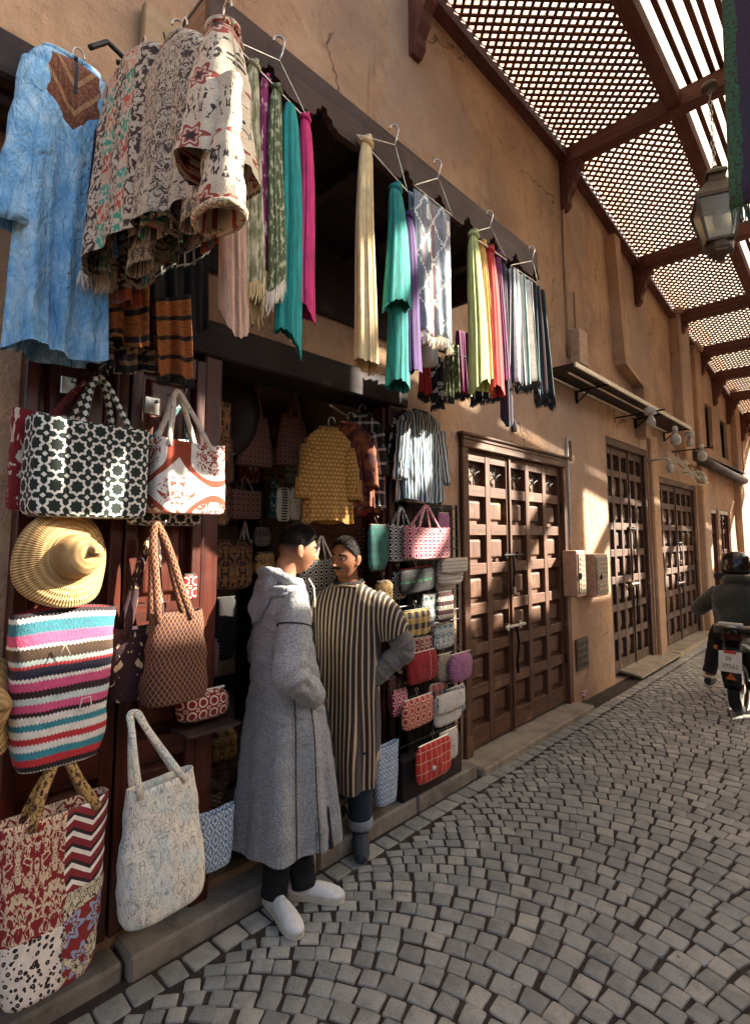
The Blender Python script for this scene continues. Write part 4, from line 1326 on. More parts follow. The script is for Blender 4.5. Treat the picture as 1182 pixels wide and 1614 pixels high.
F_YEL = fab('apricot_gauze', lambda m, u, v: m.mix(m.noise(m.vec(u * 9, v, 0), 8, 3).ss(.3, .7), '#dfa758', '#c18a40'))
F_RED = fab('red_gauze', lambda m, u, v: m.mix(m.noise(m.vec(u * 9, v, 0), 8, 3).ss(.3, .7), '#c63424', '#8f2018'))
F_PLUM = fab('plum_gauze', lambda m, u, v: m.mix(m.noise(m.vec(u * 9, v, 0), 8, 3).ss(.3, .7), '#7a1f52', '#3a1436'))
F_DKP = fab('dark_violet_gauze', lambda m, u, v: m.mix(m.noise(m.vec(u * 9, v, 0), 8, 3).ss(.3, .7), '#2b1a30', '#190f1c'))
F_FRC = fab('cream_fringe', CREAM)
F_FRB = fab('black_fringe', '#17120f')
F_FRO = fab('straw_fringe', '#c2ab7b')
def f_ikat_shawl(m, u, v):
    base = m.mix(m.noise(m.vec(u, v * .4, 0), 40, 3).ss(.35, .7), '#6f7a80', '#8b9397')
    base = m.mix(m.bands(u, [((0, 0, 0), 8), ((1, 1, 1), 1.2), ((0, 0, 0), 5), ((1, 1, 1), .8)], .105), base, '#a0533c')
    q = .012
    u2, v2 = (u / q).floor() * q, (v / q).floor() * q
    dm = ((u2 / .16).tri() + (v2 / .2).tri() - 1).abs() < .09
    blk = ((u / .21).tri() < .14) * ((v / .16).tri() < .45)
    return m.mix(dm.max(blk) * (m.noise(m.vec(u, v, 0), 60, 2) > .36), base, '#e2dccb')
F_IKS = fab('grey_ikat', f_ikat_shawl)
F_STR1 = fab('bright_stripes', lambda m, u, v: m.bands(u, [('#dcd6c8', 3), ('#2c3440', 2), ('#e5ded0', 3), ('#4d8a86', 2), ('#dcd6c8', 3), ('#20242c', 2), ('#a8356f', 2.2), ('#e5ded0', 2), ('#27303c', 1.6), ('#d8d1bf', 3), ('#3f7f73', 1.4)], .17))
F_STR2 = fab('dark_stripes', lambda m, u, v: m.bands(u, [('#1b1c21', 6), ('#2a8b80', .9), ('#191a20', 5), ('#7a2a55', 1.2), ('#202028', 4), ('#8a6f5a', .8), ('#17181d', 6), ('#33726a', .8)], .14))
F_NAVY = fab('navy_shawl', lambda m, u, v: m.mix(v > .27, m.mix((m.noise(m.vec(u, v * 2, 0), 12, 3, .5, .8) > .60).max(((u - .12).abs() < .012) * ((v * 26).sin() > -.2)), '#232536', '#d8cfb6'),
                                                m.mix(((m.noise(m.vec(u, v, 0), 22, 3, .5, .6) > .58) * (((v / .075).fract()) > .22)).max(((v / .075).fract()) < .08), '#cbbd9d', '#2b2522')))
F_KIL1 = fab('kilim_teal_red', lambda m, u, v: m.mix((m.noise(m.vec(u * 1.2, v, 0), 52, 3, .5, .6) > .51), m.mix(m.mix((u / .11).tri().ss(.35, .6), '#b9ac97', m.bands(v, [('#2f8f79', 3), ('#b5533d', 2.2), ('#2d8b7a', 2.5), ('#c48a74', 1.5), ('#a23c32', 2)], .33)), '#b9ac97', '#b9ac97', 'MIX') if False else m.mix((u / .12).tri().ss(.5, .6), '#b9ac97', m.bands(v, [('#2f8f79', 3), ('#b5533d', 2.2), ('#2d8b7a', 2.5), ('#c48a74', 1.5), ('#a23c32', 2)], .33)), m.mix((u / .12).tri().ss(.5, .6), '#3b2a26', '#bfb29b')), bs=.8)
F_KIL2 = fab('kilim_brown', lambda m, u, v: p_damask(m, u, v, .10, '#453831', '#b5a892', 3.6, .2, 24, 1.3), bs=.8)
F_KIL3 = fab('kilim_floral', lambda m, u, v: m.mix((v / .17).fract() < .5, m.mix((m.noise(m.vec((u / .09).tri(), v * 9, 0), 4.5, 2, .5, 1) > .56), '#c2b49c', '#2f221f'), p_flower(m, u, v, .085, '#8e3a30', '#c2b49c', '#2a1d1b', 6, .2, .36)), bs=.8)
F_CUFF = fab('woolly_edge', lambda m, u, v: m.mix(m.noise(m.vec(u, v, 0), 120, 3) > .5, '#d4c2a0', '#8f7a5c'), bs=1.0)
F_CHK = fab('white_black_check', lambda m, u, v: m.mix(((u / .05).fract() < .17).max((v / .05).fract() < .17), '#16130f', '#cfc8b8'))
F_OCHK = fab('orange_grey_check', lambda m, u, v: p_plaid(m, u, v, [('#b8542f', 2), ('#a9a8a6', 2), ('#47344a', 2), ('#c9672f', 1.5), ('#8f9298', 2)], [('#c0592f', 2), ('#b5b0aa', 1.4), ('#6b5a3c', 2), ('#2d2320', 1.5)], .11, .13))
F_OPLD = fab('amber_plaid', lambda m, u, v: m.mix((v / .075).fract() < .22, m.mix(m.noise(m.vec(u, v * 4, 0), 40, 3).ss(.3, .7), '#a8642a', '#7d4317'), '#1d1411'))
F_BRST = fab('brown_cream_stripe', lambda m, u, v: m.mix((m.noise(m.vec(u, v, 0), 24, 3, .5, .6) > .55), m.bands(v, [('#b59a78', 2), ('#3a2c25', 2), ('#8a6b4c', 1.5), ('#1d1613', 2)], .1), '#1d1613'))
F_GREY = fab('grey_blue_stripe_dark', lambda m, u, v: m.bands(v, [('#5f6b6b', 1), ('#20201f', 2), ('#8a8d84', .8), ('#241c1a', 2)], .055))
# bag fabrics
GRN, WHT = '#14231a', '#dcd8cc'
F_STAR = fab('green_star_canvas', lambda m, u, v: p_star(m, u, v, .072, WHT, GRN, .058))
F_STARH = fab('green_star_strap', lambda m, u, v: m.mix(((v / .032).tri() + (u / .03).tri()) > 1.15, GRN, WHT))
F_RFL = fab('red_floral', lambda m, u, v: p_damask(m, u, v, .2, '#d7c4ad', '#7a1418', 3, .2, 12))
F_RFLH = fab('red_floral_strap', lambda m, u, v: p_damask(m, u, v, .12, '#cdb6a4', '#641216', 3, .1, 10))
def f_rust(m, u, v):
    a, b = (u - .585) * (6.283 / .36), (v - .10) * (6.283 / .34)
    g = a.cos() * .95 + b.cos() + (b * 2).cos() * .28 + (a * 2).cos() * .12
    ln = (g - .05).abs() < .30
    dm = m.noise(m.vec((a / 6.283).tri() * 1.6, v * 9, 0), 3.4, 2, .5, .9)
    med = ((dm * 24).sin() > .25) * (g < -.75)
    med2 = ((dm * 24).sin() > .35) * (g > 1.15)
    hem = (v < .05) * ((dm * 20).sin() > .6)
    return m.mix(ln.max(med).max(med2).max(hem), '#e2dbd0', '#8e3a20')
F_RUST = fab('rust_damask', f_rust)
F_RUSTH = fab('rust_strap', lambda m, u, v: p_damask(m, u, v, .1, '#a04a2c', '#d9cdbc', 3, .3, 10))
F_TLBAG = fab('teal_print', lambda m, u, v: p_damask(m, u, v, .1, '#cfd3c8', '#1d4f50', 3, .4, 12))
KIL = [('#2d6a74', 3), ('#c34a6b', 3), ('#d8d2c4', .8), ('#43301f', 3.2), ('#a8b5ad', 1.2), ('#a82a2c', .8), ('#1d1a2c', 2.6), ('#d8d2c4', .9), ('#c64d74', 2.4), ('#2a1216', 1.8), ('#b9c4bd', 1.8), ('#c64d74', 2), ('#2a1216', 1.2), ('#d8d2c4', 1.8), ('#2f7d89', 1.8), ('#d8d2c4', 2), ('#b0252a', 1.8), ('#d5cfc2', 1.6), ('#2f7d89', 2), ('#b0252a', 1.8), ('#1c1012', 1.4), ('#d5cfc2', 1.4)]
F_KILIM = fab('striped_kilim', lambda m, u, v: m.bands(.485 - v + ((u / .013).tri() - .5) * .006 + m.noise(m.vec(u, v, 0), 8, 2) * .012, KIL, .50), bs=.9, fine=160)
F_LATT = fab('brown_lattice', lambda m, u, v: m.mix(u < .105 if False else ((u - .06).abs() < .055), p_lattice(m, u, v, .021, '#b68a55', '#2f120f', .2), m.mix(p_damask(m, u, v, .12, (1, 1, 1), (0, 0, 0), 3, .55, 10), '#2f0d12', '#cbb387')))
F_LATT2 = fab('brown_lattice_plain', lambda m, u, v: p_lattice(m, u, v, .021, '#9a6b42', '#3a1813', .13))
F_BURG = fab('burgundy_floral', lambda m, u, v: m.mix(p_damask(m, u, v, .15, (1, 1, 1), (0, 0, 0), 3, .45, 11), '#2a0a10', '#cdb88a'))
F_LATTH = fab('brown_lattice_strap', lambda m, u, v: p_lattice(m, u, v, .019, '#a87a4c', '#4a1c15', .15))
F_REDOCT = fab('red_oct', lambda m, u, v: p_oct(m, u, v, .05, '#d9c3a8', '#7d1414', .34, .06))
F_CRDAM = fab('cream_damask', lambda m, u, v: m.mix(m.noise(m.vec(u, v, 0), 5, 3).ss(.45, .6), p_damask(m, u, v, .2, '#a89e8b', '#e8dfca', 4.2, .78, 26, 1.4), p_damask(m, u, v, .2, '#93a09c', '#d6d9cc', 4.2, .72, 26, 1.4)), bs=1.0)
F_BLIK = fab('blue_white_ikat', lambda m, u, v: m.mix(p_ikat(m, u, v, .055, (1, 1, 1), (0, 0, 0), .005, .5), '#c7cfd4', '#5a7796'), bs=.9)
def f_patch(m, u, v):
    red = p_damask(m, u, v, .11, '#cdb595', '#7d1519', 3.4, .35, 18)
    ik = m.mix(((v + (u / .13).tri() * .045) / .052).fract() < .3, m.mix(((v + (u / .13).tri() * .045) / .052).fract() < .55, '#7b1a20', '#231012'), '#e2d8c6')
    leo = p_leopard(m, u, v, .018)
    flo = m.mix((m.noise(m.vec(u, v, 0), 9, 2, .5, 1) > .52), p_flower(m, u, v, .12, '#8f9db0', '#7e2019', '#7e2019', 8, .1, .40), p_damask(m, u, v, .11, '#2c2620', '#cdc0a0', 5, .4, 24))
    L_ = m.mix(v > .20, leo, red)
    R_ = m.mix(v > .29, flo, ik)
    return m.mix(u > PATCH_U, L_, R_)
PATCH_U = .0
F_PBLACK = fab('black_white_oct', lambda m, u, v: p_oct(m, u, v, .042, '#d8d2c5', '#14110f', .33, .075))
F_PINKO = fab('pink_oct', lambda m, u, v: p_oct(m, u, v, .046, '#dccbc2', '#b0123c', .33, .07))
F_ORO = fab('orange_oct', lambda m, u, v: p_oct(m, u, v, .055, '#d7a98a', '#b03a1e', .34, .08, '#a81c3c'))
F_TEALP = fab('teal_cutwork', lambda m, u, v: m.mix(((((u / .07).tri() - .5).abs() + ((v / .09).tri() - .5).abs()) < .42) * (((u / .07).tri() - (v / .09).tri()).abs() > .12) * (((u / .07).tri() + (v / .09).tri() - 1).abs() > .12), '#0a4f45', '#081a17'))
F_GRNE = fab('green_embroidery', lambda m, u, v: m.mix((m.noise(m.vec((u / .06).tri(), v * 14, 0), 3.4, 2, .5, 1.2) > .6) * ((v - .015).abs() < .026), '#0d0e0b', '#1f8a4c'))
F_ZIG = fab('cream_zigzag', lambda m, u, v: m.mix(((v + (u / .022).tri() * .012) / .024).fract() < .2, '#cdbfa8', m.mix((v / .048).fract() < .5, '#8f4a2c', '#33484f')))
F_PAIS = fab('teal_paisley', lambda m, u, v: p_damask(m, u, v, .06, '#c9c8ba', '#235560', 3, .2, 14))
F_DIAM = fab('maroon_diamond', lambda m, u, v: m.mix(((v + .02) / .06).fract() < .5, '#421a18', p_lattice(m, u, v, .03, '#3c2a22', '#d2c6ae', .2)))
F_YNCH = fab('yellow_navy_check', lambda m, u, v: p_plaid(m, u, v, [('#c9a75c', 1), ('#1f1f35', 1)], [('#c9a75c', 1), ('#1f1f35', 1)], .062, .072))
F_REDP = fab('red_zigzag', lambda m, u, v: m.mix(((u - .055 - ((v / .03).tri()) * .012).abs() < .0022), m.mix(((u + .02).abs() + (v - .015).abs() - .012).abs() < .0035, '#8c1216', '#1c0b0b'), '#d8a79a'))
F_CROC = fab('cream_crochet', lambda m, u, v: m.mix(m.vor(m.vec(u, v, 0), 150).ss(.2, .6), '#c2b294', '#8a7a60'), bs=1.0)
F_CROP = fab('pink_crochet', lambda m, u, v: m.mix(m.vor(m.vec(u, v, 0), 150).ss(.2, .6), '#c58ba6', '#8f4f72'), bs=1.0)
F_WPCH = fab('white_canvas', lambda m, u, v: m.mix((m.noise(m.vec(u * 2, v, 0), 28, 2, .5, .5) > .66), '#cfc7b7', '#3a332c'))
F_RPL = fab('red_plaid', lambda m, u, v: m.mix((((u + .02) / .052).fract() - .5).abs() < .035, m.mix((((v + .012) / .062).fract() - .5).abs() < .03, '#c02c1c', '#d9b9a4'), '#d9b9a4'))
F_BRGO = fab('brown_gold', lambda m, u, v: p_damask(m, u, v, .06, '#b08a4e', '#3a2414', 3, .2, 14))
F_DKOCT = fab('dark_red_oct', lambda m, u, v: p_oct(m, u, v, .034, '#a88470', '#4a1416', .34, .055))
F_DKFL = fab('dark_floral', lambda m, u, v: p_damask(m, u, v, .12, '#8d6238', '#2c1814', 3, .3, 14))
F_MUST = fab('mustard_tulip', lambda m, u, v: p_flower(m, u, v, .024, '#d9ae5c', '#8a5a1c', '#8a5a1c', 4, .0, .33))
F_MUST2 = fab('mustard_tulip_sleeve', lambda m, u, v: p_flower(m, u, v, .024, '#cfa352', '#80521a', '#80521a', 4, .0, .33))
F_RUSTS = fab('rust_patch_shirt', lambda m, u, v: m.mix(m.noise(m.vec(u, v, 0), 18, 4).ss(.4, .6), '#8a4a24', '#4a1a1c'))
F_BWPL = fab('black_white_plaid', lambda m, u, v: p_plaid(m, u, v, [('#d5cfc2', 1), ('#161311', 2.5), ('#5a5650', .6), ('#161311', 2)], [('#d5cfc2', 1), ('#161311', 2.5), ('#161311', 2)], .08, .09))
F_MULT = fab('orange_purple_check', lambda m, u, v: p_plaid(m, u, v, [('#a8452a', 2), ('#5c2a4a', 2), ('#7d7a3a', 1.5), ('#a02a4a', 2)], [('#b0552c', 2), ('#3a2036', 2), ('#8a3a52', 2)], .12, .2))
F_BLST = fab('blue_white_stripe', lambda m, u, v: m.bands(u, [('#3f4f5c', 3), ('#d3d4cc', 1.6), ('#26313c', 2), ('#6f8a96', 2), ('#d9d8cf', 2), ('#2c3742', 2.4), ('#4f7886', 1.6), ('#c5c8c2', 1)], .085))
F_BWTD = fab('black_white_blobs', lambda m, u, v: m.mix(m.noise(m.vec(u, v, 0), 13, 2) > .56, '#17141a', '#cfc9bd'))
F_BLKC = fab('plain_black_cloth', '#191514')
STRAW = Mat('woven_straw')
_x, _y, _z = STRAW.obj()
_r = (_x * _x + _z * _z).sqrt(); _t = STRAW.op('ARCTAN2', _z, _x)
_w = ((_t * 110).sin() * .7 + ((_r * 300).sin()) * .5)
STRAW.done(STRAW.mix(_w.ss(-.6, .7), '#96703f', '#cba870'), .7, (_t * 110).sin() * .6 + (_r * 300).sin() * .4, .6, .005)
STRAW = STRAW.mat

# ------------------------------------------------------------------ robe and garments at the left
ROBE_L = rect(22, 88, 178, 560, -2.06)[2]
MROBE = m_robe('washed_blue_cotton')
garment('pale blue robe with brown embroidered neck hanging from the dark wall beam', 34, 88, 168, 560, -2.06, MROBE, sl=.62, sa=4, hem=1.02, depth=.12, folds=4, wr=.045, sr=(.062, .075), neck=.085, name='blue_robe', cat='robe', seed=3, slope=.05)
cloth('navy shawl with cream printed lower band and fringe beside the blue robe', [at(150, 205, x=-1.99), at(206, 165, x=-1.99), at(190, 432, x=-1.99), at(126, 428, x=-1.99)], F_NAVY, 2, .015, seed=4, fringe=F_FRC, fl=.07)
hanger('wire hanger of the navy shawl on the wall beam', (200, 155), ((165, 215), (222, 180)), -1.99)
garment('cream jacket with teal and red woven columns, leftmost of three patterned jackets', 178, 96, 258, 395, 0, F_KIL1, y=.675, sl=.58, sa=5, hem=1.15, depth=.17, folds=4, wr=.02, sr=(.06, .085), name='kilim_jacket', cat='jacket', seed=5, sflat=.38, group='patterned jackets at the canopy corner', neck=.05, slope=.10)
garment('cream and brown woven jacket in the middle of three patterned jackets', 240, 70, 326, 355, 0, F_KIL2, y=.70, sl=.52, sa=4, hem=1.1, depth=.16, folds=4, wr=.02, sr=(.07, .08), name='kilim_jacket', cat='jacket', seed=6, sflat=.38, group='patterned jackets at the canopy corner', neck=.05, slope=.12)
garment('cream jacket with red and black flowers at the canopy corner, rightmost patterned jacket', 328, 50, 370, 270, 0, F_KIL3, y=.66, sl=.36, sa=2, hem=1.2, depth=.15, folds=3, wr=.015, sr=(.06, .078), cuff=F_CUFF, name='kilim_jacket', cat='jacket', seed=8, group='patterned jackets at the canopy corner', neck=.03, slope=.16, sleeve_sides=(1,))
cloth('black and white checked blanket showing below the jackets', [at(235, 330, x=-1.9), at(330, 300, x=-1.9), at(333, 402, x=-1.9), at(240, 440, x=-1.9)], F_CHK, 2, .02, seed=7, layers=2)
cloth('orange, grey and plum checked cloth under the floral jacket sleeve', [at(318, 280, x=-1.66), at(372, 280, x=-1.66), at(378, 372, x=-1.66), at(316, 398, x=-1.66)], F_OCHK, 2, .03, seed=9, layers=2)
cloth('small orange and grey checked cloth below the leftmost jacket', [at(170, 400, x=-2.0), at(214, 400, x=-2.0), at(222, 480, x=-2.0), at(168, 470, x=-2.0)], F_OCHK, 1.5, .02, seed=19)
cloth('amber brown shawl with dark cross stripes, folded, left of two', [at(168, 455, x=-2.03), at(236, 440, x=-2.03), at(236, 552, x=-2.03), at(170, 530, x=-2.03)], F_OPLD, 1.5, .025, seed=10, layers=2)
cloth('amber brown shawl with dark cross stripes hanging lower, right of two', [at(244, 470, x=-2.05), at(300, 465, x=-2.05), at(304, 600, x=-2.05), at(246, 590, x=-2.05)], F_OPLD, 1.3, .02, seed=11, layers=2, fringe=F_FRB, fl=.03)
cloth('brown and cream striped shawl bunched above the green tote', [at(165, 500, x=-2.10), at(250, 520, x=-2.10), at(245, 590, x=-2.10), at(172, 585, x=-2.10)], F_BRST, 2, .03, seed=12, layers=2)
cloth('grey and black striped scarf hanging narrow beside the blue robe hem', [at(150, 430, x=-2.12), at(172, 430, x=-2.12), at(178, 590, x=-2.12), at(158, 585, x=-2.12)], F_GREY, 1, .012, seed=13)
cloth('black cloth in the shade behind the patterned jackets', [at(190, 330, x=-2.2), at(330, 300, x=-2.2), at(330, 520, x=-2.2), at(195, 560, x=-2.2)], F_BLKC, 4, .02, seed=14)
hanger('wire hanger of the brown woven jacket on the side board', (282, 40), ((262, 75), (305, 62)), -1.75)
hanger('wire hanger nearest the canopy corner on the side board', (300, 36), ((285, 72), (322, 50)), -1.68)

# ------------------------------------------------------------------ scarves on the canopy front
XSF = -1.472
for lab, hk, e0, e1 in (('wire hanger carrying the rose, olive and pink scarves', (441, 66), (360, 60), (488, 194)), ('wire hanger carrying the butter and teal scarves', (622, 204), (562, 212), (642, 302)),
                        ('wire hanger carrying the grey ikat shawl', (690, 258), (652, 292), (712, 340)), ('wire hanger carrying the lime to red scarves', (772, 338), (737, 368), (798, 410)),
                        ('wire hanger carrying the striped shawls at the far canopy end', (838, 393), (804, 418), (848, 448))):
    hanger(lab, hk, (e0, e1), XSF + .004)
scarf('long rose beige scarf with ruched end next to the floral jacket', 372, 68, 512, 19, 36, XSF, F_ROSE, 7, 1, hem=.07, lean=.02)
scarf('sage green batik scarf with pale fringe, second on its hanger', 400, 103, 462, 17, 26, XSF, F_SAGE, 6, 2, fringe=F_FRO, lean=.02)
scarf('magenta scarf with white batik marks between two green scarves', 419, 124, 432, 13, 20, XSF - .02, F_MAG, 5, 3, fringe=F_FRO)
scarf('olive green batik scarf with cream fringe', 436, 140, 456, 15, 27, XSF, F_OLV, 6, 4, fringe=F_FRC, lean=.01)
scarf('bright teal plain scarf left of the hot pink one', 459, 167, 538, 21, 36, XSF, F_TEAL, 7, 5, hem=.08, lean=.01, knot=False)
scarf('hot pink scarf, last on the first hanger', 481, 186, 496, 15, 26, XSF, F_PINK, 6, 6, lean=.02, hem=.05)
scarf('long butter yellow scarf hanging alone in the middle of the canopy', 577, 224, 575, 19, 33, XSF, F_CRM, 6, 7, hem=.04)
scarf('large sea green scarf with a shorter front fold', 624, 297, 485, 17, 44, XSF + .015, F_TEAL2, 7, 8, hem=.05, lean=.0)
scarf('long sea green scarf tail hanging below its own fold', 627, 330, 610, 16, 33, XSF - .02, F_TEAL2, 6, 9, knot=False, hem=.03)
scarf('dark purple scarf beside the sea green one', 644, 340, 586, 14, 24, XSF, F_PUR, 5, 10, lean=.035)
cloth('grey ikat shawl with white diamonds and rust stripes, cream fringe', [at(653, 295, x=XSF), at(709, 338, x=XSF), at(713, 542, x=XSF), at(664, 522, x=XSF)], F_IKS, 2, .012, seed=15, fringe=F_FRC, fl=.05, layers=2)
scarf('lime green scarf, first of the colourful far group', 746, 370, 610, 15, 32, XSF, F_LIME, 6, 11, hem=.07, lean=.03)
scarf('apricot yellow scarf between lime and red', 760, 386, 606, 13, 22, XSF - .02, F_YEL, 5, 12, lean=.04)
scarf('red scarf in the far group of scarves', 772, 394, 616, 13, 22, XSF, F_RED, 5, 13, lean=.05)
scarf('plum scarf knotted next to the red one', 784, 402, 590, 12, 20, XSF - .015, F_PLUM, 5, 14, lean=.03)
scarf('dark violet scarf reaching lowest behind the red one', 793, 412, 664, 10, 20, XSF - .03, F_DKP, 5, 15, lean=.0)
cloth('white shawl with teal, navy and magenta stripes at the far canopy end', [at(805, 418, x=XSF), at(838, 446, x=XSF), at(848, 604, x=XSF), at(805, 606, x=XSF)], F_STR1, 3, .02, seed=16, fringe=F_FRB, fl=.05, layers=2)
cloth('dark striped shawl with green and purple lines, last under the canopy', [at(838, 442, x=XSF - .02), at(860, 462, x=XSF - .02), at(874, 628, x=XSF - .02), at(842, 620, x=XSF - .02)], F_STR2, 3, .02, seed=17, fringe=F_FRB, fl=.07, layers=2)
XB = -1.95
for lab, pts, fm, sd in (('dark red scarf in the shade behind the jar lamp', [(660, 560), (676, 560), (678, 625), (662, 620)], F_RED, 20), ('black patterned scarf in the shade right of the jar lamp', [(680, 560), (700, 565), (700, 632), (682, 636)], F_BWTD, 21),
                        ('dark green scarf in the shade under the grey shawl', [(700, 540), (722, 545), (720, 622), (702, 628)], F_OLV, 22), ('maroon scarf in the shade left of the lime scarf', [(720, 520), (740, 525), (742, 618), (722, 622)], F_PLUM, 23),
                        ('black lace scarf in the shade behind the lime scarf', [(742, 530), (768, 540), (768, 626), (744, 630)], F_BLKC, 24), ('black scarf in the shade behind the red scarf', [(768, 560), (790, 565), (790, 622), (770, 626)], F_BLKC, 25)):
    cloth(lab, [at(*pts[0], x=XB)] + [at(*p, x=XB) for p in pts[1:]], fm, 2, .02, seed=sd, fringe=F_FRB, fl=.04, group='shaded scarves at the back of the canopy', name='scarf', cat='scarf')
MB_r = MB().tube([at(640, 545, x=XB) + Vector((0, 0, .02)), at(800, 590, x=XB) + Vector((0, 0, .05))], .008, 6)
tag(MB_r.build('hanging_rail', DARKWIRE), 'dark rail holding the shaded scarves behind the jar lamp', 'rail')

# ------------------------------------------------------------------ bags on the left door leaves
XG = -2.20
tote('red and white floral tote half hidden behind the green star tote', 18, 650, 130, 806, XG - .07, F_RFL, F_RFLH, 592, depth=.07, seed=2, hx=(.45, 1.0), hpx=128)
tote('large dark green tote with white eight-pointed star pattern', 48, 668, 234, 816, XG + .04, F_STAR, F_STARH, 592, depth=.15, seed=1, hpx=150, hx=(.33, .82), ex=7, wr=.004, yaw=.10)
tote('small green and white tote peeking out under the rust tote', 205, 770, 318, 828, XG - .06, F_STAR, None, None, depth=.07, seed=4)
tote('teal printed tote mostly hidden behind the white and rust tote', 222, 688, 300, 780, XG - .08, F_TLBAG, F_TLBAG, 634, depth=.05, seed=3, hpx=285, hx=(.2, 1.0), hr=.010)
tote('white tote with rust red damask pattern', 237, 697, 354, 810, XG + .03, F_RUST, F_RUSTH, 622, depth=.12, seed=5, hpx=283, hx=(.12, .75), ex=6, top=.93, yaw=.08, wr=.004)
hc = at(105, 880, x=XG + .05)
hat = empty('straw_hat', hc, 0, 'wide woven straw hat hanging below the green star tote', 'hat', 'straw hats')
hat.rotation_euler = (R(-8), R(14), ROT + .28)
hw = rect(20, 812, 190, 948, XG + .05)[1] / 2
prof_h = [(1.0, .012), (.99, .0), (.85, -.012), (.7, -.022), (.56, -.028), (.47, -.036), (.44, -.050), (.42, -.075), (.38, -.096), (.31, -.112), (.21, -.120), (.10, -.122), (.002, -.122)]
n = 72
G = []
for r_, d_ in prof_h:
    th = np.linspace(0, 2 * PI, n, endpoint=False)
    wv = (.022 * np.sin(2 * th + .6) + .012 * np.sin(3 * th + 2.0)) * max(0, (r_ - .5)) * 2
    G.append(np.stack([hw * r_ * np.cos(th) * (1.0 + .015 * np.sin(5 * th)), d_ + wv - (.03 * np.exp(-((np.cos(th - .9) - 1) ** 2) * 8) if r_ < .3 else 0), hw * .98 * r_ * np.sin(th)], 1))
solid(link('hat_body', gridmesh(np.array(G), None, True), STRAW, hat), .006)
MB().tube([(hw * .455 * math.cos(a), -.042, hw * .45 * math.sin(a)) for a in np.linspace(0, 2 * PI, 40)[:-1]], .006, 6, closed=True).build('hat_band', m_plain('straw_band', '#a67d46', .7), hat, True)
hat2 = copy_tree(hat)
hat2['label'] = 'straw hat cut by the left picture edge beside the striped kilim bag'
hat2.location = at(-45, 1120, x=XG + .02)
tote('kilim shopper with pink, teal, brown and white stripes below the straw hat', 14, 962, 180, 1195, XG + .02, F_KILIM, None, None, depth=.15, seed=6, ex=3.4, rnd=.22, bot=.84, top=1.0, wr=.012, sag=-.015, slouch=.3)
kb = [o for o in bpy.data.objects if o.get('label', '').startswith('kilim shopper')][0]
c_, W_, H_ = rect(14, 962, 180, 1195, XG + .02)
for gx, gz, pts, nm in ((-.02, .365, [(-.016, -.02), (0, .02), (.018, -.02)], 'stitched_mark'), (.055, .185, [(-.02, -.022), (-.012, .018), (.016, .02), (.022, -.018), (-.02, -.022)], 'stitched_mark')):
    MB().tube([(gx + a, -.088, gz / .48 * H_ + b) for a, b in pts], .0022, 5).build(nm, F_FRC, kb, True)
tote('tall strap bag of burgundy floral cloth behind the brown lattice bag', 172, 985, 262, 1098, XG - .03, F_BURG, F_BURG, 840, depth=.09, seed=8, hx=(.2, .85), hr=.016, ex=3, hpx=240)
tote('brown and gold lattice shopper with long straps', 228, 962, 326, 1102, XG + .05, F_LATT2, F_LATTH, 826, depth=.14, seed=7, ex=3, rnd=.25, bot=1.06, top=.80, wr=.012, slouch=.5, hx=(.05, .75), hr=.017, hpx=252)
pouch('small red square purse hanging beside the lattice straps', 288, 905, 311, 945, XG - .04, F_REDOCT, .02, hook=False, seed=3)
bd = empty('display_board', at(325, 1142, x=XG - .05), 0, 'thin wooden shelf board under the red octagon wash bag', 'shelf')
w__ = rect(283, 1130, 366, 1146, XG - .05)[1]
MB().box((0, 0, -.008), (.16, w__, .014), .003).build('board', WOOD_BRN['y'], bd)
MB().bar((-.07, -w__ * .3, -.015), (-.2, -w__ * .3, -.12), .012, .012).bar((-.07, w__ * .3, -.015), (-.2, w__ * .3, -.12), .012, .012).build('bracket', IRON, bd)
pouch('red octagon patterned wash bag lying on the small shelf board', 280, 1088, 360, 1134, XG - .04, F_REDOCT, .11, hook=False, zm=F_FRC, ex=3.2, seed=6)
_w = rect(-8, 1272, 168, 1542, XG + .07)[1]
PATCH_U = .75 * (2 * _w + .30) * .93
tote('large patchwork tote of red damask, leopard, ikat and flowers at the bottom left', -8, 1272, 168, 1542, XG + .07, fab('patchwork', lambda m, u, v: f_patch(m, u, v)), F_BRGO, 1196, depth=.15, seed=9, ex=3.6, rnd=.3, bot=.86, top=1.0, wr=.011, slouch=.35, hx=(.25, .85), hr=.017, yaw=.05)
tote('cream and pale blue damask bag with rounded bottom', 184, 1222, 336, 1422, XG + .12, F_CRDAM, F_CRDAM, 1108, depth=.17, seed=10, ex=2.8, rnd=.5, bot=.92, top=.66, wr=.012, slouch=.55, hx=(.14, .80), hr=.013, flat=.4, hpx=228, roll=-.05)
tote('blue and white ikat bag behind the cream damask bag', 312, 1275, 368, 1364, XG - .02, F_BLIK, None, None, depth=.07, seed=11, ex=3, rnd=.3, bot=.85, slouch=.3)
tote('blue and white ikat bag hanging behind the striped man', 588, 1172, 627, 1264, -2.22, F_BLIK, None, None, depth=.07, seed=12, ex=3, rnd=.35, bot=.8, slouch=.3)
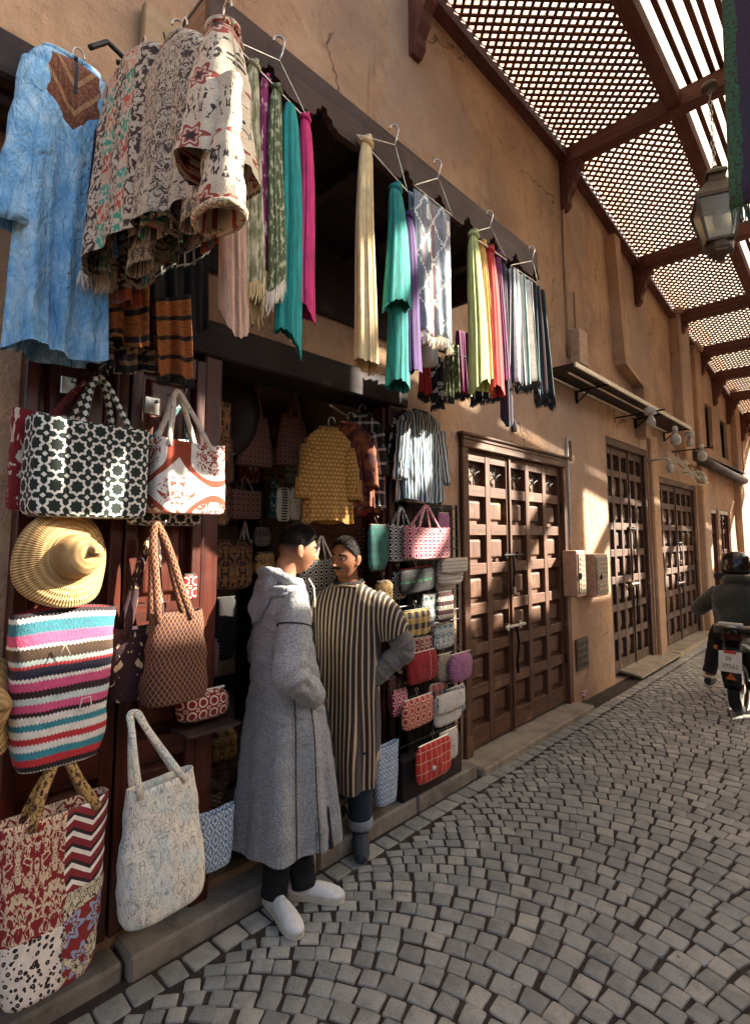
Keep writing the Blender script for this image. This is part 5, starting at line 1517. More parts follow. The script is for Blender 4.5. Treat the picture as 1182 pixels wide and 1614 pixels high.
# hooks and bag clips on the leaves
for px, py, lab in ((108, 608, 'grey sheet clip on the door leaf above the green star tote'), (240, 640, 'grey sheet clip on the door leaf above the rust tote')):
    c, w_, h_ = rect(px - 12, py - 14, px + 12, py + 14, XW + .1)
    tag(MB().box((0, 0, 0), (.012, w_, h_), .003).box((.012, w_ * .3, h_ * .3), (.02, .012, .012)).build('sheet_clip', STEEL, loc=(XW + .10, c.y, c.z)), lab, 'clip')
for px, py, lab in ((150, 590, 'wire hook holding the green star tote'), (284, 622, 'wire hook holding the white and rust tote'), (250, 828, 'wire hook holding the lattice shopper straps'), (105, 812, 'wire hook holding the straw hat'), (232, 1106, 'wire hook holding the cream damask bag'), (85, 1196, 'wire hook holding the patchwork tote')):
    c = at(px, py, x=XG)
    tag(MB().tube([(XW + .08 - c.x, 0, .02), (-.02, 0, .015), (.02, 0, -.012), (.05, 0, -.006), (.065, 0, .02)], .004, 6).build('wall_hook', STEEL, None, True, loc=c), lab, 'hook', 'hooks on the door leaves')
# basket
WICK = Mat('wicker'); _u, _v = WICK.uv()
WICK.done(WICK.mix(((_u * 260).sin() * (_v * 260).sin()).ss(-.4, .5), '#4a3220', '#8a6a45'), .75, (_u * 260).sin() * (_v * 260).sin(), 1.0, .006)
c = at(332, 1240, x=-2.62)
bk = empty('wicker_basket', (c.x, c.y, c.z - .12), 0, 'brown wicker basket with dark goods just inside the shop', 'basket')
MB().lathe([(0, 0), (.13, 0), (.17, .08), (.19, .16), (.175, .16), (.155, .08), (.11, .02), (0, .02)], 30).build('basket_body', WICK.mat, bk, True)
for k in range(8):
    a = k * .8; 
    MB().lathe([(0, -.03), (.045, -.02), (.05, .02), (.02, .035), (0, .036)], 10, (.08 * math.cos(a), .09 * math.sin(a), .14 + .02 * (k % 3))).build('goods', F_DKFL, bk, True)
MB().span((-.18, -.2, -(c.z - .12 - .12)), (.18, .2, -.004), .01).build('stand', WOOD_DK['z'], bk)

# ------------------------------------------------------------------ wire rack with pouches on the pier
XK = XW + .10
rk = empty('wire_rack', (XK, 3.05, .1), 0, 'dark wire grid rack on the pier holding small pouches', 'rack')
gy0, gy1, gz0, gz1 = at(628, 1000, x=XK).y, at(722, 1000, x=XK).y, .10, 1.92
q = MB()
for k in range(9): q.tube([(0, gy0 + (gy1 - gy0) * k / 8 - 3.05, gz0 - .1), (0, gy0 + (gy1 - gy0) * k / 8 - 3.05, gz1 - .1)], .0035, 5)
for k in range(26): q.tube([(.006, gy0 - 3.05, gz0 + (gz1 - gz0) * k / 25 - .1), (.006, gy1 - 3.05, gz0 + (gz1 - gz0) * k / 25 - .1)], .0035, 5)
kind(q.build('wire_grid', DARKWIRE, rk), 'stuff')
q = MB()
for k in range(9): q.tube([(-.0, gy0 - 3.05, .12 + k * .07), (-.22, gy0 - 3.3, .12 + k * .07)], .0035, 5)
kind(q.build('side_wires', DARKWIRE, rk), 'stuff')
for yy in (gy0, gy1): MB().bar((0, yy - 3.05, 0), (0, yy - 3.05, 1.85), .016, .016).build('rack_post', IRON, rk)
MB().span((-.085, gy0 - 3.05, 0), (-.03, gy1 - 3.06, 1.85)).build('rack_dark_back', WOOD_DK['z'], rk)  # dark sheet added so the wall behind the pouches stays dark
bp = MB().span((XW + .01, gy0 - .03, .085), (XW + .16, gy1 - .06, .33), .008)
tag(bp.build('plinth_box', WOOD_DK['y']), 'dark wooden plinth box under the wire rack', 'box')
XP = XK + .07
pg = 'pouches on the wire rack'
tote('black and white octagon tote on the wire rack behind the pink one', 612, 826, 652, 884, XP - .02, F_PBLACK, F_PBLACK, 800, depth=.06, seed=21, hr=.010, hx=(.2, .8))
tote('hot pink octagon tote at the top of the wire rack', 642, 830, 706, 880, XP + .06, F_PINKO, F_PINKO, 798, depth=.09, seed=22, hr=.011, hx=(.15, .7), ex=5)
pouch('tiny pink purse hanging behind the pink octagon tote', 690, 808, 708, 836, XP - .03, F_CROP, .03, seed=23, group=pg)
pouch('teal felt pouch with cut-out crosses', 577, 826, 614, 900, XP + .02, F_TEALP, .05, seed=24, group=pg, yaw=.2)
pouch('black clutch with green embroidery and red edge', 630, 894, 686, 934, XP + .02, F_GRNE, .05, seed=25, group=pg, zm=F_RED, roll=-.05)
pouch('cream purse with rust zigzag flap at the rack edge', 690, 880, 730, 922, XP + .03, F_ZIG, .05, seed=26, group=pg, flap=F_ZIG)
pouch('brown and gold brocade handbag left of the black clutch', 592, 915, 618, 955, XP - .02, F_BRGO, .05, seed=27, group=pg)
pouch('teal and white paisley pouch under the black clutch', 664, 936, 692, 982, XP, F_PAIS, .03, seed=28, group=pg)
pouch('maroon and cream diamond weave pouch', 688, 932, 714, 980, XP + .02, F_DIAM, .035, seed=29, group=pg)
pouch('yellow and navy checked pouch', 633, 960, 679, 1004, XP + .05, F_YNCH, .035, seed=30, group=pg)
pouch('red pouch with pale zigzag side', 642, 1026, 689, 1076, XP + .02, F_REDP, .05, seed=31, group=pg)
pouch('black and cream floral pouch behind the red zigzag pouch', 628, 1015, 656, 1078, XP - .04, F_BURG, .03, seed=32, group=pg)
pouch('cream crochet purse with rounded corners', 688, 1030, 714, 1074, XP + .0, F_CROC, .05, seed=33, group=pg, ex=2.8)
pouch('pink crochet purse with rounded corners', 708, 1028, 744, 1074, XP + .05, F_CROP, .05, seed=34, group=pg, ex=2.8)
pouch('orange and red octagon pouch', 634, 1098, 684, 1146, XP + .03, F_ORO, .05, seed=35, group=pg)
pouch('white canvas pouch with flap and dark marks', 684, 1092, 726, 1142, XP + .03, F_WPCH, .05, seed=36, group=pg, flap=F_WPCH)
rp_ = pouch('red plaid felt pouch with white lines, lowest on the rack', 656, 1166, 712, 1228, XP + .05, F_RPL, .04, seed=37, group=pg)
for yy, cc in ((-.035, '#e8e0d0'), (.05, '#d9692c')):
    MB().lathe([(0, -.006), (.014, -.005), (.016, 0), (.014, .005), (0, .006)], 14, (yy, -.026, .085), 'y').build('button', m_plain('button' + cc[1:], cc, .5), rp_, True)
pouch('small brown brocade pouch behind the checked pouch', 616, 965, 636, 1015, XP - .04, F_BRGO, .04, seed=51, group=pg)
pouch('dark floral purse under the teal pouch', 596, 960, 618, 1010, XP - .06, F_DKFL, .05, seed=52, group=pg)
pouch('small black and white pouch tucked behind the black clutch', 618, 900, 640, 945, XP - .04, F_PBLACK, .03, seed=53, group=pg)
pouch('blue striped pouch behind the white canvas pouch', 700, 1082, 734, 1128, XP - .03, F_BLST, .03, seed=54, group=pg)
pouch('pale purse with dark blots behind the zigzag purse', 686, 895, 716, 932, XP - .03, F_WPCH, .03, seed=55, group=pg)
pouch('turquoise paisley pouch right of the checked pouch', 684, 984, 716, 1022, XP + .0, F_PAIS, .03, seed=56, group=pg)
pouch('orange checked pouch between the red and white pouches', 676, 1076, 702, 1098, XP - .01, F_OCHK, .03, seed=57, group=pg)
pouch('hot pink octagon pouch half hidden behind the orange octagon pouch', 618, 1085, 642, 1128, XP - .03, F_PINKO, .03, seed=58, group=pg)
pouch('white canvas pouch behind the red plaid pouch', 690, 1150, 722, 1200, XP - .01, F_WPCH, .03, seed=59, group=pg)
pouch('red octagon pouch between the checked pouch and the red zigzag pouch', 648, 1004, 684, 1028, XP - .02, F_REDOCT, .03, seed=61, group=pg)
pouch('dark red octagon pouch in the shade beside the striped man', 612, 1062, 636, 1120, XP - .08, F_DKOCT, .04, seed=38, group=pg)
bead = empty('bead_strings', at(572, 875, x=-2.5), 0, 'strings of dark shiny beads hanging beside the striped man', 'beads')
BD = m_plain('dark_beads', '#3a0f10', .12, 0, .3)
for s_ in range(4):
    q = MB()
    for k in range(14): q.lathe([(0, -.013), (.009, -.009), (.013, 0), (.009, .009), (0, .013)], 8, (.01 * (s_ % 2), (s_ - 1.5) * .028 + .004 * math.sin(k), .17 - k * .025))
    q.build('bead_string', BD, bead, True)

# ------------------------------------------------------------------ garments around the shop opening
garment('mustard yellow shirt with tulip print hanging in the doorway', 488, 676, 546, 822, -2.30, F_MUST, F_MUST2, sl=.30, sa=10, hem=1.05, depth=.09, folds=5, wr=.012, sr=(.06, .05), seed=31, name='shirt', cat='shirt', group='shirts in the shop doorway', neck=.05, yaw=-.35)
garment('rust brown shirt right behind the mustard one', 520, 668, 575, 800, -2.36, F_RUSTS, sl=.28, sa=8, seed=32, depth=.05, name='shirt', cat='shirt', group='shirts in the shop doorway', neck=.045, yaw=-.7, sr=(.05, .045))
garment('black and white plaid shirt in the doorway', 540, 655, 592, 800, -2.42, F_BWPL, sl=.28, sa=8, seed=33, depth=.05, name='shirt', cat='shirt', group='shirts in the shop doorway', neck=.045, yaw=-.9, sr=(.05, .045))
garment('orange and plum checked shirt nearest the red door post', 556, 668, 598, 810, -2.48, F_MULT, sl=.3, sa=8, seed=34, depth=.06, name='shirt', cat='shirt', group='shirts in the shop doorway', neck=.045, yaw=-.9, sr=(.05, .045))
tag(MB().tube([(-2.25, 2.0, at(520, 648, x=-2.35).z), (-2.6, 2.62, at(520, 648, x=-2.35).z + .02)], .008, 6).build('clothes_rail', STEEL), 'short rail carrying the doorway shirts', 'rail')
garment('blue and white striped shirt hanging left of the brown double door', 632, 648, 694, 790, -2.24, F_BLST, sl=.38, sa=9, seed=35, depth=.10, folds=6, wr=.016, sr=(.065, .06), name='shirt', cat='shirt', neck=.05, group='shirts beside the doorway')
garment('black shirt with white blotches behind the striped shirt', 616, 650, 660, 735, -2.34, F_BWTD, sl=.25, sa=8, seed=36, depth=.06, name='shirt', cat='shirt', neck=.045, group='shirts beside the doorway', sr=(.05, .045))

# ------------------------------------------------------------------ goods inside the shop (in the dark)
tr = at(345, 640, x=-2.75)
ty = empty('round_tray', tr, 0, 'large dark round tray hanging inside the shop doorway', 'tray')
ty.rotation_euler = (0, 0, ROT + .2)
MB().lathe([(0, -.01), (.26, -.012), (.29, -.03), (.30, -.026), (.27, .0), (0, .002)], 44, (0, 0, 0), 'y').build('tray_body', m_plain('dark_lacquer', '#24120e', .4, .2, .3), ty, True)
ig = 'bags in the dark shop'
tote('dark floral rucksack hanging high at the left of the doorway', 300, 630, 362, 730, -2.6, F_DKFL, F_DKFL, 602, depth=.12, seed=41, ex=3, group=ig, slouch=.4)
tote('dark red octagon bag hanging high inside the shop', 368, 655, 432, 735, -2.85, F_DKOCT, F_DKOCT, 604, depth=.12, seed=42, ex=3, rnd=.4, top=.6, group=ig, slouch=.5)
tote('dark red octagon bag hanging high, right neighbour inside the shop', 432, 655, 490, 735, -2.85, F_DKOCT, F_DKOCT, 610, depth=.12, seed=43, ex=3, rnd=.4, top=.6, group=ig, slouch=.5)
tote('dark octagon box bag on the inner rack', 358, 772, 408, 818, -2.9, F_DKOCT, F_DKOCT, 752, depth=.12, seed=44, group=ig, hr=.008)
pouch('white purse with black embroidered column inside the shop', 436, 768, 458, 822, -2.8, fab('white_black_embroidery', lambda m, u, v: m.mix((u.abs() < .022) * (((v / .035).tri() - .5).abs() < .28), '#d3cbba', '#1c2420')), .03, seed=45, group=ig)
pouch('white purse with grey stripe beside the embroidered one', 458, 768, 474, 820, -2.8, F_WPCH, .03, seed=46, group=ig)
pouch('grey leaf print backpack purse inside the shop', 400, 832, 426, 862, -2.8, fab('grey_leaf', lambda m, u, v: p_damask(m, u, v, .05, '#9c9484', '#4a443c', 3, .2, 10)), .05, seed=47, group=ig, ex=3.2)
tote('black and white octagon tote hanging behind the two men', 476, 880, 536, 938, -2.55, F_PBLACK, F_FRC, 846, depth=.08, seed=48, group=ig, hr=.007)
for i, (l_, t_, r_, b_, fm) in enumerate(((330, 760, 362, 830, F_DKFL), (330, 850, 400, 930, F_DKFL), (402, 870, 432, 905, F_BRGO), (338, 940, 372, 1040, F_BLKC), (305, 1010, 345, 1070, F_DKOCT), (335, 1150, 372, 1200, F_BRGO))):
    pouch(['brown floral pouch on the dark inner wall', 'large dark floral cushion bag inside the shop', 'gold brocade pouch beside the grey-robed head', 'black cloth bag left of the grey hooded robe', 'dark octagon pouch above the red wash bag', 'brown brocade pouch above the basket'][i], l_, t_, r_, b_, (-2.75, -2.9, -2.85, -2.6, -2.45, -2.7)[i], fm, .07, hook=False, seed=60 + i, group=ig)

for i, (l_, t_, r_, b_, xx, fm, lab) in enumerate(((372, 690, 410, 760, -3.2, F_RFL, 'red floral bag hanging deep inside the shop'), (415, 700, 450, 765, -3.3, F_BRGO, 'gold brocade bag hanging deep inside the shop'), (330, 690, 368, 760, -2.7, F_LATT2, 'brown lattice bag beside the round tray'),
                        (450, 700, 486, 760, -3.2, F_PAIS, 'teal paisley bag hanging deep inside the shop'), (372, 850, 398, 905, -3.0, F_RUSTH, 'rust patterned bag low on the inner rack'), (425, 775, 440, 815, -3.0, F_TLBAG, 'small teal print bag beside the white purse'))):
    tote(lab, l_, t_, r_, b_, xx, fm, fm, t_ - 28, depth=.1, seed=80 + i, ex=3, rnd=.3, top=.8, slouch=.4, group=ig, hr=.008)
RUGL = ['red', 'ochre', 'dark blue', 'plain brown', 'rust', 'grey', 'cream']  # unseen rugs added to shade the canopy board and patch the door sunlight
for i, (y0_, y1_, zb_) in enumerate(((4.2, 6.5, 5.32), (6.9, 7.95, 4.2), (8.75, 8.92, 4.0), (9.65, 10.2, 3.9), (10.95, 11.25, 4.1), (12.3, 12.85, 3.9), (14.7, 15.5, 3.8))):
    zt_ = zr((y0_ + y1_) / 2) - .07
    fm = fab('rug_' + RUGL[i].replace(' ', '_'), lambda m, u, v, c=('#6e1f1a', '#a3742c', '#232a45', '#4a3426', '#8a4424', '#66625c', '#c9bca0')[i]: m.mix((p_ikat(m, u, v, .16, (1, 1, 1), (0, 0, 0), .012, .3)), c, '#b9a584'))
    cloth(RUGL[i] + ' rug hanging from the eaves beam on the unseen side of the lane', [(XS + .02, y0_, zt_), (XS + .02, y1_, zt_), (XS + .02, y1_, zb_), (XS + .02, y0_, zb_)], fm, 2, .02, rows=12, cols=24, seed=90 + i, fringe=F_FRC, fl=.08, name='hanging_rug', cat='rug', th=.012, group='unseen rugs added to shade the lane')

# ------------------------------------------------------------------ rug hanging at the upper right
F_RUG = fab('shaggy_rug', lambda m, u, v: m.mix(m.noise(m.vec(u, v, 0), 70, 3) > .55, m.bands(u + m.noise(m.vec(u, v, 0), 5, 2) * .06, [('#24543c', 2.2), ('#2a2138', 2), ('#5a2f4a', 2.4), ('#26304a', 2), ('#7a5060', 1.5)], .42), '#2a2228'), bs=1.0)
bl = at(1160, 338, y=2.86)
cloth('shaggy green and purple rug hanging from the crossbeam at the upper right', [(at(1152, 0, y=2.86).x, 2.86, 5.86), (bl.x + .9, 2.86, 5.86), (bl.x + .9, 2.86, bl.z), (bl.x - .02, 2.86, bl.z + .02)], F_RUG, 2, .02, seed=70, fringe=fab('green_fringe', '#2b4a3a'), fl=.09, name='hanging_rug', cat='rug', th=.02)

# ------------------------------------------------------------------ people
def loft(mb, rows, n=56, fold=None, caps=True):
    """rows: (z, half width, half depth, cx, cy)"""
    V = []
    for i, (z, a, b, cx, cy) in enumerate(rows):
        for k in range(n):
            th = 2 * PI * k / n
            f = fold(th, z) if fold else 0
            V.append((cx + (a + f) * math.cos(th), cy + (b + f) * math.sin(th), z))
    m = len(rows)
    Fc = [(i * n + k, i * n + (k + 1) % n, (i + 1) * n + (k + 1) % n, (i + 1) * n + k) for i in range(m - 1) for k in range(n)]
    if caps: Fc += [tuple(range(n - 1, -1, -1)), tuple((m - 1) * n + k for k in range(n))]
    return mb.add(V, Fc)
def dense(rows, k=8):
    A = np.array(rows, float)
    t = np.linspace(0, len(A) - 1, (len(A) - 1) * k + 1)
    out = []
    for j in range(A.shape[1]):                         # smooth (Catmull-Rom like) interpolation
        d = np.gradient(A[:, j])
        v = []
        for q in t:
            i = min(int(q), len(A) - 2); f = q - i
            h = (2 * f ** 3 - 3 * f ** 2 + 1, f ** 3 - 2 * f ** 2 + f, -2 * f ** 3 + 3 * f ** 2, f ** 3 - f ** 2)
            v.append(h[0] * A[i, j] + h[1] * d[i] + h[2] * A[i + 1, j] + h[3] * d[i + 1])
        out.append(v)
    return [tuple(r) for r in np.array(out).T]
def curve(pts, k=8): return [Vector(p) for p in dense([tuple(p) for p in pts], k)]
def limb(mb, pts, rad, n=18, k=8, crease=0.0, flat=1.0, seed=0, f=60):
    P = dense([tuple(p) + (r_,) for p, r_ in zip(pts, rad)], k)
    rr_ = [p[3] * (1 + crease * (math.sin(i * 1.9 + seed) * .5 + math.sin(i * .83 + 2 * seed) * .5)) for i, p in enumerate(P)]
    return mb.tube([p[:3] for p in P], rr_, n, flat)
def ball(mb, c, r, n=16, rot=None):
    V, Fc = [], []
    m = 10
    for i in range(m + 1):
        ph = PI * i / m
        for k in range(n):
            th = 2 * PI * k / n
            v = Vector((r[0] * math.sin(ph) * math.cos(th), r[1] * math.sin(ph) * math.sin(th), r[2] * math.cos(ph)))
            V.append((rot @ v if rot is not None else v) + Vector(c))
    Fc = [(i * n + k, (i + 1) * n + k, (i + 1) * n + (k + 1) % n, i * n + (k + 1) % n) for i in range(m) for k in range(n)]
    return mb.add(V, Fc)
def voxel(mb, vox, smooth=2, fac=.5):
    me = mkmesh('tmp', mb.V, mb.F)
    bm = bmesh.new(); bm.from_mesh(me)
    bmesh.ops.remove_doubles(bm, verts=bm.verts, dist=1e-6)
    bmesh.ops.recalc_face_normals(bm, faces=bm.faces)
    bm.to_mesh(me); bm.free()
    o = bpy.data.objects.new('tmp', me); COL.objects.link(o)
    md = o.modifiers.new('r', 'REMESH'); md.mode = 'VOXEL'; md.voxel_size = vox
    if smooth:
        sm_ = o.modifiers.new('s', 'SMOOTH'); sm_.factor = fac; sm_.iterations = smooth
    out = bpy.data.meshes.new_from_object(o.evaluated_get(bpy.context.evaluated_depsgraph_get()))
    bpy.data.objects.remove(o); bpy.data.meshes.remove(me)
    out.shade_smooth()
    return out
def coords(me):
    A = np.empty(len(me.vertices) * 3, np.float32); me.vertices.foreach_get('co', A)
    return A.reshape(-1, 3)
def attr(me, name, v):
    a = me.attributes.new(name, 'FLOAT', 'POINT'); a.data.foreach_set('value', np.asarray(v, np.float32))
def gs(v, c, w): return np.exp(-((v - c) / w) ** 2)
def head_mesh(mb, C, Rm, jaw=1.0, nose=1.0):
    n, m = 72, 60
    ph = np.linspace(.001, PI - .001, m)[:, None]; th = np.linspace(0, 2 * PI, n, endpoint=False)[None]
    x = np.sin(ph) * np.cos(th); y = np.sin(ph) * np.sin(th); z = np.cos(ph) + 0 * th
    X, Y, Z = x * .077, y * .096, z * .118
    low = np.clip((-Z - .01) / .108, 0, 1)
    X = X * (1 - .30 * low ** 1.3 * jaw); Y = np.where(Y > 0, Y * (1 - .42 * low), Y * (1 - .04 * low))
    Y = Y + .008 * gs(Z, .03, .06) * (Y > 0)
    fr = np.clip(-y, 0, 1) ** .6
    ax = np.abs(X)
    d = .026 * nose * gs(X, 0, .0105) * np.clip((.034 - Z) / .062, 0, 1) * (Z > -.036) + .012 * nose * gs(X, 0, .012) * gs(Z, -.030, .010)
    d += .007 * gs(ax, .013, .007) * gs(Z, -.032, .008)
    d += -.013 * gs(ax, .031, .015) * gs(Z, .010, .012) + .007 * gs(Z, .031, .009) * gs(ax, .028, .026)
    d += .006 * gs(ax, .043, .016) * gs(Z, -.020, .018) - .004 * gs(ax, .040, .015) * gs(Z, -.060, .02)
    d += (.006 * gs(Z, -.056, .005) + .0065 * gs(Z, -.068, .006) - .004 * gs(Z, -.0618, .0022)) * gs(X, 0, .018)
    d += .009 * gs(Z, -.098, .014) * gs(X, 0, .022) - .004 * gs(Z, -.081, .006) * gs(X, 0, .02)
    Y = Y - d * fr
    P = np.stack([X, Y, Z], -1).reshape(-1, 3)
    V = [Rm @ Vector(p) + C for p in P]
    Fc = [(i * n + k, (i + 1) * n + k, (i + 1) * n + (k + 1) % n, i * n + (k + 1) % n) for i in range(m - 1) for k in range(n)]
    Fc += [tuple(range(n)), tuple((m - 1) * n + k for k in range(n - 1, -1, -1))]
    mb.add(V, Fc)
    for s_ in (-1, 1):
        for c_, r_ in (((.079, .014, -.002), (.008, .018, .031)), ((.083, .022, .006), (.006, .013, .022)), ((.078, .008, -.026), (.007, .010, .010))):
            ball(mb, Rm @ Vector((s_ * c_[0], c_[1], c_[2])) + C, r_, 12, Rm @ Matrix.Rotation(s_ * -.35, 3, 'Z'))
def hand(mb, W_, d, s_=1):
    """small closed hand with five fingers at wrist W_, along d"""
    W_, d = Vector(W_), Vector(d).normalized()
    side = d.cross(Vector((0, 0, 1))).normalized() * s_
    up = side.cross(d)
    mb.tube([W_ - d * .02, W_ + d * .03, W_ + d * .085], [.026, .036, .038], 12, .5, nrm=up)
    for k, l_ in enumerate((.070, .082, .078, .062)):
        b_ = W_ + d * .08 + up * (.027 - .018 * k)
        mb.tube([b_, b_ + d * l_ * .5 + side * .006, b_ + d * l_ * .8 + side * .03], [.009, .0085, .007], 8)
    b_ = W_ + d * .03 + up * .03
    mb.tube([b_, b_ + d * .03 + up * .022, b_ + d * .062 + up * .024 + side * .01], [.011, .010, .008], 8)
def m_skin(k, c, dark, stub):
    m = Mat(k)
    def A(n):
        q = m.nt.nodes.new('ShaderNodeAttribute'); q.attribute_name = n
        return S(m, q.outputs['Fac'])
    n = m.noise(m.tc('Object'), 60, 4, .6)
    n2 = m.noise(m.tc('Object'), 900, 2, .6)
    col = m.mix(n.ss(.35, .7) * .4, c, dark)
    col = m.mix(A('lip') * .75, col, '#7d3f35')
    col = m.mix(A('beard') * (n2.ss(.35, .65) * .6 + .25), col, stub)
    col = m.mix(A('fade') * (n2.ss(.25, .6) * .5 + .5), col, '#15100e')
    return m.done(col, .68, n2 * .6 + n * .4, .25, .002, Specular_IOR_Level=.3, Subsurface_Weight=.08, Subsurface_Scale=.02)
def finish_head(root, body, C, Rm, hairline, fade, beard, hair_mat, hair_th, top_lift, brow_w=1.0, moustache=False, seed=0, strands=5200):
    me = body.data
    Q = (coords(me) - np.array(C)) @ np.array(Rm)        # head-local coordinates
    X, Y, Z = Q[:, 0], Q[:, 1], Q[:, 2]
    ax = np.abs(X)
    inh = (Z > -.125) & (np.abs(Y) < .14) & (ax < .10)
    front = (Y < -.03)
    attr(me, 'lip', inh * front * (gs(Z, -.056, .005) + gs(Z, -.068, .006)).clip(0, 1) * (ax < .025))
    bd = beard * inh * front * (np.clip((-.035 - Z) / .015, 0, 1) * (gs(X, 0, .028) * gs(Z, -.046, .007) + np.clip((-.075 - Z) / .02, 0, 1) * .8 + (ax > .045) * .6))
    attr(me, 'beard', bd.clip(0, 1))
    side = np.clip((Z - fade[0]) / (fade[1] - fade[0]), 0, 1) * (Y > hairline(X, Z)) * inh * (1 - (ax > .074) * (Y > -.012) * (Y < .045) * (Z < .03))
    attr(me, 'fade', (side.clip(0, 1) ** .7 * 1.1).clip(0, 1))
    # eyes
    for s_ in (-1, 1):
        c = Rm @ Vector((s_ * .031, -.0745, .009)) + Vector(C)
        e = MB(); ball(e, (0, 0, 0), (.0118,) * 3, 14)
        eo = e.build('eye', m_plain('eye_white' + root.name, '#8d8175', .25, 0, .05), root, True, loc=c)
        i_ = MB(); ball(i_, Rm @ Vector((-.001, -.0072, .0)), (.0062, .0062, .0062), 12); i_.build('iris', m_plain('iris' + root.name, '#130b07', .1), eo, True)
        for lo, nm in ((False, 'eyelid'), (True, 'eyelid')):
            l_ = MB(); V_, F_, nn_ = [], [], 18
            rng_ = np.linspace(.05, 1.38, 7) if not lo else np.linspace(PI - .05, PI - 1.05, 5)
            for ph_ in rng_:
                for k_ in range(nn_):
                    t_ = 2 * PI * k_ / nn_
                    V_.append(Rm @ Vector((.0134 * math.sin(ph_) * math.cos(t_), .0134 * math.sin(ph_) * math.sin(t_), .0134 * math.cos(ph_))))
            F_ = [(i2 * nn_ + k_, (i2 + 1) * nn_ + k_, (i2 + 1) * nn_ + (k_ + 1) % nn_, i2 * nn_ + (k_ + 1) % nn_) for i2 in range(len(rng_) - 1) for k_ in range(nn_)]
            l_.add(V_, F_).build(nm, body.data.materials[0], root, True, loc=c)
        b_ = MB()
        for q_ in range(2): b_.tube([Rm @ Vector((s_ * t, -.097 + (t - .01) ** 2 * 15 + .001 * q_, .029 + .004 * math.sin((t - .012) / .045 * PI) + .003 * q_ - .002)) + Vector(C) for t in np.linspace(.012, .056, 9)], [.001, .003, .0036 * brow_w, .0038 * brow_w, .0036, .003, .0025, .0018, .0008], 6)
        b_.build('eyebrow', hair_mat, root, True)
    if moustache:
        mb = MB()
        for s_ in (-1, 1): mb.tube([Rm @ Vector((s_ * t, -.0935 + t * t * 11, -.043 - t * .18 - .012 * (t / .04) ** 3)) + Vector(C) for t in np.linspace(.0, .037, 9)], [.007, .0095, .0100, .0098, .009, .008, .0065, .0045, .0015], 8, .8)
        mb.build('moustache', hair_mat, root, True)
    # hair: a shell grown off the skull, uneven
    n, m = 110, 60
    G, keep = np.zeros((m, n, 3)), np.zeros((m, n), bool)
    rg = np.random.default_rng(seed)
    for i in range(m):
        ph = .02 + i / (m - 1) * 1.75
        for k in range(n):
            th = 2 * PI * k / n
            v = np.array((math.sin(ph) * math.cos(th) * .077, math.sin(ph) * math.sin(th) * .097 + (.008 if math.sin(th) > 0 else 0) * math.sin(ph), math.cos(ph) * .118))
            keep[i, k] = (v[1] > hairline(v[0], v[2])) and v[2] > fade[1] - .012 + .006 * math.sin(9 * th)
            nn = v / np.linalg.norm(v)
            t_ = hair_th * .5 + top_lift * .6 * max(0, nn[2]) ** 1.5 * (1 + .5 * max(0, -nn[1]))
            t_ *= min(1, max(.25, (v[2] - fade[1] + .02) / .03))
            t_ *= .9 + .08 * math.sin(th * 23 + ph * 19) * math.sin(th * 11 - ph * 27) + .22 * rg.random()
            G[i, k] = v + nn * t_
    V = [tuple(Rm @ Vector(p) + Vector(C)) for p in G.reshape(-1, 3)]
    Fc = [(i * n + k, (i + 1) * n + k, (i + 1) * n + (k + 1) % n, i * n + (k + 1) % n) for i in range(m - 1) for k in range(n) if keep[i, k] and keep[i + 1, k] and keep[i, (k + 1) % n] and keep[i + 1, (k + 1) % n]]
    h = link('hair', mkmesh('hair', V, Fc, smooth=True), hair_mat, root)
    bm = bmesh.new(); bm.from_mesh(h.data); bmesh.ops.delete(bm, geom=[v for v in bm.verts if not v.link_faces], context='VERTS'); bm.to_mesh(h.data); bm.free()
    solid(h, .004, -1)
    V, Fc = [], []
    Cv = Vector(C)
    tries = 0
    while len(V) < 4 * strands and tries < strands * 8:      # short strands break up the outline
        tries += 1
        d = Vector(rg.normal(0, 1, 3)).normalized()
        if d.z < -.35: continue
        v = Vector((d.x * .077, d.y * .097 + (.008 * math.hypot(d.x, d.y) if d.y > 0 else 0), d.z * .118))
        if v.y < hairline(v.x, v.z) - .004 + rg.normal(0, .004) or v.z < fade[1] - .022 + rg.normal(0, .007): continue
        up_ = max(0, d.z)
        ln_ = (hair_th * .9 + top_lift * 1.1 * up_ ** 1.3) * rg.uniform(.7, 1.35)
        k_ = min(1, max(.35, (v.z - fade[1] + .03) / .04))
        dr = (d * .75 + Vector((rg.normal(0, .35), -.45 * up_ + rg.normal(0, .35), .25 + rg.normal(0, .3)))).normalized()
        s1 = dr.orthogonal().normalized(); s2_ = dr.cross(s1)
        b_ = v + d * .0005
        n0 = len(V)
        for a_ in (0, 2.09, 4.19): V.append(Rm @ (b_ + (s1 * math.cos(a_) + s2_ * math.sin(a_)) * .0016) + Cv)
        V.append(Rm @ (b_ + dr * ln_ * k_ * 1.25) + Cv)
        Fc += [(n0, n0 + 1, n0 + 3), (n0 + 1, n0 + 2, n0 + 3), (n0 + 2, n0, n0 + 3)]
    kind(link('hair_strands', mkmesh('hair_strands', V, Fc), hair_mat, root), 'stuff')
def m_hair(k, c='#120d0b'):
    m = Mat(k)
    x, y, z = m.obj()
    n = m.noise(m.vec(x * 3, y * 1.0, z * 1.6), 190, 3, .7, .5)
    return m.done(m.mix(n.ss(.35, .7), '#0c0807', '#2a1f19'), .7, n, .7, .004, Specular_IOR_Level=.2)
HAIR = m_hair('black_hair')
